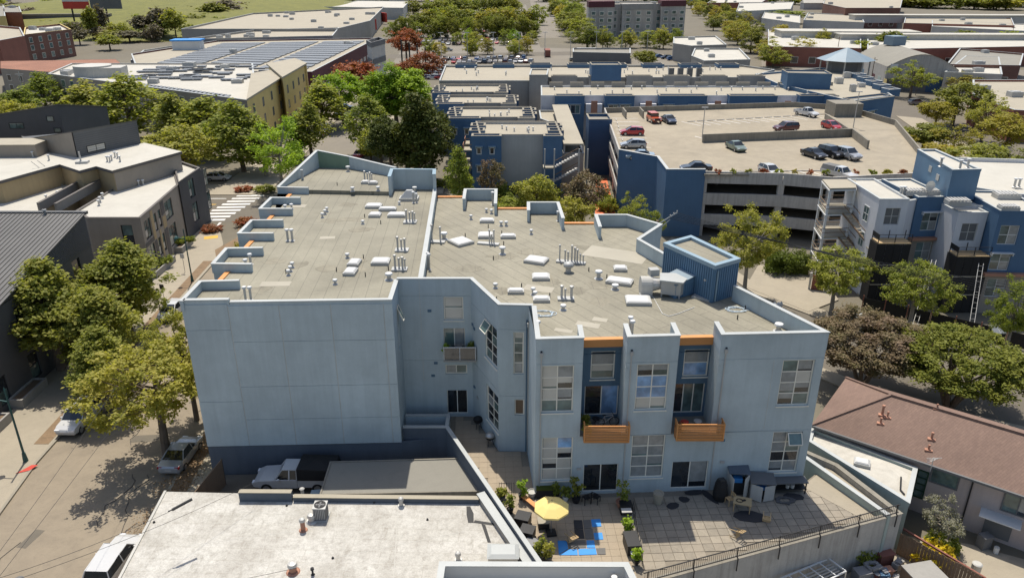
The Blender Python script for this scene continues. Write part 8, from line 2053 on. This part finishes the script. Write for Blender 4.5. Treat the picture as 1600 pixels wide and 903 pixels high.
for k, sp in enumerate(((-203.7, 439, 13, 5.98), (-191.9, 437.5, 17, 6.65), (-182.4, 431, 16, 5.17), (-192.4, 428.9, 9, 5.17), (-220.4, 552.7, 12, 9.69), (-198, 555.5, 16, 11.05), (-197.7, 587, 14, 10.74), (-200.8, 416.3, 6, 6.71), (-188.4, 469.8, 5, 7.55), (-226.6, 429.2, 18, 2.4), (-228.8, 445, 18, 2.49), (-320.7, 534.3, 12, 6.4), (-322.6, 572.3, 12, 9.12), (-219.2, 401.3, 8, 4.85), (-190.8, 374.6, 7, 5.15), (-198.8, 533.6, 16, 8.5), (-221.6, 534.4, 8, 7.26), (-381, 615.9, 12, 9.8))):
    tree(sp, 'round' if k not in (9,10) else 'tall', ('purple','purple','maple','olive','purple','purple')[k % 6], 'tree on the slope at the upper left, %s of the scattered ones' % ORD[k], 'trees on the upper left slope', 'far', name='far_tree')
row((-297.04, 479.23), (-174.56, 419.23), 16, 8, 6, ['olive','purple','mid','maple'], 'tree in the belt between brick office and slope', 'trees behind the brick office', 14)
row((-323.79, 545.63), (-188.76, 499.55), 12, 9, 7, ['purple','olive','mid'], 'tree at the foot of the grassy slope', 'trees at the slope foot', 14)
# shrubs and ground planting
for k, (x, y, rx, h_, lf) in enumerate((( -44.6,106.5,1.6,.9,'redl'), (-40.5,109.5,1.8,1.0,'redl'), (-37,97,1.3,1.4,'gold'), (-36.2,92,1.2,1.4,'gold'), (-35.6,87,1.2,1.5,'magnolia'), (-35,82,1.1,1.3,'gold'), (-33.8,101,1.6,2.2,'magnolia'), (-43,128,2,1.0,'magnolia'), (-38,129.5,2.4,1.4,'mid'), (-47,128.4,1.6,.8,'redl'), (-28,72,.9,1.0,'gold'), (-28,66,.9,1.0,'magnolia'))):
    shrub(x, y, .1, rx, rx*.9, h_, lf, 'low planting at the street corner beside the loft, %s in the run' % ORD[k], 'corner planting')
for k in range(26): 
    p = lerp((17.01, 116.87), (-11.19, 128.21), k/25); shrub(p[0]+rng.uniform(-4,4), p[1]+rng.uniform(-5,5), 0, rng.uniform(1.2,2.4), rng.uniform(1.2,2.2), rng.uniform(1,2.4), ('mid','olive','maple','magnolia')[k % 4], 'garden shrub between the loft and the apartments, %s from the right' % nth(k), 'garden shrubs behind the loft')
for k in range(14):
    p = lerp((29,104.3), (57,103.6), k/13); shrub(p[0], p[1]+.2, GT-.3, .9, .4, .7, ('redl','mid','gold')[k % 3], 'small planting in the garage edge planters, %s from the left' % ORD[k], 'garage planters', detail=0)
tag(MB().prism(ccw([(13.0,113), (16.3,113), (17.6,137), (15.6,137)]), .02, .06).build('orange_mesh', plain('orange_netting', (.70,.17,.06), .7, var=.25)), 'orange netting laid along the garage ramp', 'netting')
# fallen leaves under the big tree
lc = [(-25.2+rng.uniform(-1.3,1.2), rng.uniform(40,52), .17) for _ in range(120)]
ll = obj('fallen_leaves', leaf_cloud(lc, 14, .35, .11, np.random.default_rng(8), 2.0, .02), leafmat('dry_leaves', (.30,.17,.08), (.22,.12,.06), (.42,.28,.14))); tag(ll, 'brown fallen leaves on the pavement under the big tree', 'leaves', kind='stuff')

# ================================================================ far parked cars
KD = ['sedan','hatch','suv']; CN = ['white','silver','grey','black','white','navy','black','silver','red','white','grey','blue','tan','maroon']
nm_ = {'navy': 'dark blue', 'tan': 'beige'}
def carrow(p0, p1, n, a, where, group, skip=.1):
    for k in range(n):
        if rng.random() < skip: continue
        p = lerp(p0, p1, k/max(1,n-1)); c = rng.choice(CN); kd = rng.choice(KD)
        car(kd, c, p[0], p[1], a+rng.uniform(-2,2)+(180 if rng.random() < .5 else 0), '%s %s %s, %s from the left' % (nm_.get(c, c), 'suv' if kd == 'suv' else ('hatchback' if kd == 'hatch' else 'sedan'), where, nth(k)), group, near=False, z=.02)
carrow((-30.61, 273.54), (-22.51, 273.54), 4, 10, 'nearest the apartments', 'nearest car park row')
carrow((-32.59, 287.76), (-22.81, 289.63), 4, 10, 'in the second car park row by the red tree', 'second car park row')
carrow((-31.59, 301.4), (-24.84, 303.45), 3, 0, 'parked by the red tree corner', 'corner cars')
carrow((-29.87, 320.85), (7.91, 323.16), 19, 80, 'in the front row of the car park', 'front car park row')
carrow((-29.84, 332.72), (7.7, 337.71), 16, 80, 'in the second row of the car park', 'second long car park row')
carrow((-48.59, 400.28), (8.64, 411.08), 22, 80, 'in the middle row of the car park', 'middle car park row', .3)
carrow((-49.04, 418.59), (9.03, 430.38), 22, 80, 'in the row before the tree line', 'row before the tree line', .25)
carrow((-57.88, 479.67), (8.66, 489.83), 22, 80, 'between the two tree rows', 'cars between tree rows', .25)
carrow((-66.05, 612.2), (7.53, 628.63), 22, 80, 'in the far lot behind the tree rows', 'far lot cars', .2)
carrow((-76.21, 799.18), (9.69, 812.89), 24, 80, 'in the farthest lot', 'farthest lot cars', .2)
carrow((-52.85, 442.82), (9.55, 455.98), 24, 80, 'under the near tree row', 'cars under the near tree row', .2)
carrow((-61.44, 547.6), (8.98, 560.78), 24, 80, 'behind the second tree row', 'cars behind the second tree row', .2)
carrow((12.04, 327.87), (67.81, 332.72), 9, 5, 'on the lane behind the apartments', 'cars on the lane behind the apartments', .2)
carrow((62.88, 348.14), (67.81, 332.72), 4, 15, 'beside the small grey shops', 'cars by the small shops')
carrow((129.51, 305.52), (139.8, 323.16), 4, 60, 'beside the arched warehouse', 'cars by the warehouse', 0)
carrow((176.59, 359.19), (198.29, 348.14), 7, 5, 'before the long brick warehouse', 'cars before the brick warehouse', .1)
carrow((176.31, 332.72), (176.42, 318.57), 4, -20, 'in the small lot behind the warehouse', 'cars behind the warehouse', 0)
carrow((115.75, 219.8), (115.73, 213.26), 2, 10, 'on the street before the mural', 'cars before the mural', 0)
carrow((20.91, 567.61), (35.09, 760.64), 3, 85, 'driving on the far avenue', 'cars on the far avenue', 0)
carrow((-30.11, 370.94), (0, 377.1), 4, 2, 'driving crossing the car park', 'cars on the cross street', 0)
carrow((-440,490), (-290,508), 10, 8, 'on the raised road upper left', 'cars on the raised road', .1)
# light poles in the car park
for k in range(9):
    p = lerp((-30.43, 339.32), (58.92, 344.41), k/8); r = root('lamp_post', (*p,0), 'tall car park lamp post, %s from the left' % ORD[k], 'lamp', 'car park lamp posts'); MB().cyl(*p, 0, 10.5, .14, .1, 6).build('pole', MT['steel'], r); MB().ob(p[0], p[1], 10.5, 2.2, .4, .2, 0).build('lamp_head', MT['steel'], r)
for k, px in enumerate(((-129.86, 205.2), (130.47, 315.9), (110.36, 238.72), (234.27, 372.21), (117.08, 264.2))):
    r = root('utility_pole', (*px,0), 'tall thin pole by a far street, %s from the left' % ORD[k], 'pole', 'far utility poles'); MB().cyl(*px, 0, 11, .16, .1, 6).build('pole', MT['wood'] if k else MT['steel'], r); MB().ob(px[0], px[1], 10.2, 2.0, .15, .15, 10).build('crossarm', MT['wood'] if k else MT['steel'], r)

# patches, covers and wires on the left street
for k, (x, y, lx, ly, a) in enumerate(((-33,41,1.8,.7,80), (-30.5,53,2.2,1.0,5), (-31,68,2.0,1.2,0), (-29,62,.4,7,2))):
    struct('road_patch', MB().ob(x, y, .007, lx, ly, .006, a), MT['asphd'])
for k, (x, y) in enumerate(((-31.6,37.2), (-33.2,57.5), (-30.5,75))):
    struct('manhole_cover', MB().cyl(x, y, .006, .02, .36, None, 18), MT['greyd'])
crk = plain('crack_sealer', (.06,.055,.05), .8)
for k in range(14):
    x, y = rng.uniform(-36,-27), rng.uniform(32,100); pts = [(x, y, .012)]
    for _ in range(9): x += rng.uniform(-.5,.5); y += rng.uniform(.3,1.1); pts.append((x, y, .012))
    struct('road_crack', MB().path(pts, .022, 4), crk)
for k in range(5):
    a, b = Vector((-27.5+k*.5, 26, 9.4-.35*k)), (Vector((-19.5,36.5,6.6)), Vector((-17,40.5,5)), Vector((-12,33,5)), Vector((-30,60,9)), Vector((-29,80,9)))[k]; pts = []
    for t in range(13): f = t/12; c = a.lerp(b, f); c.z -= 2*f*(1-f); pts.append(tuple(c))
    tag(MB().path(pts, .008, 4).build('overhead_wire', MT['black']), 'thin dark wire over the bottom left corner, %s from the right' % ORD[k], 'wire', 'wires at the bottom left')
tag(MB().bar((-20.1,36.0,6.55), (-19.2,36.8,6.7), .09, None, 8).bar((-20.3,35.9,6.52), (-20.1,36.0,6.55), .04, None, 6).build('wire_splice', MT['dark']), 'dark cylindrical splice case hanging on a wire above the white roof', 'splice case')
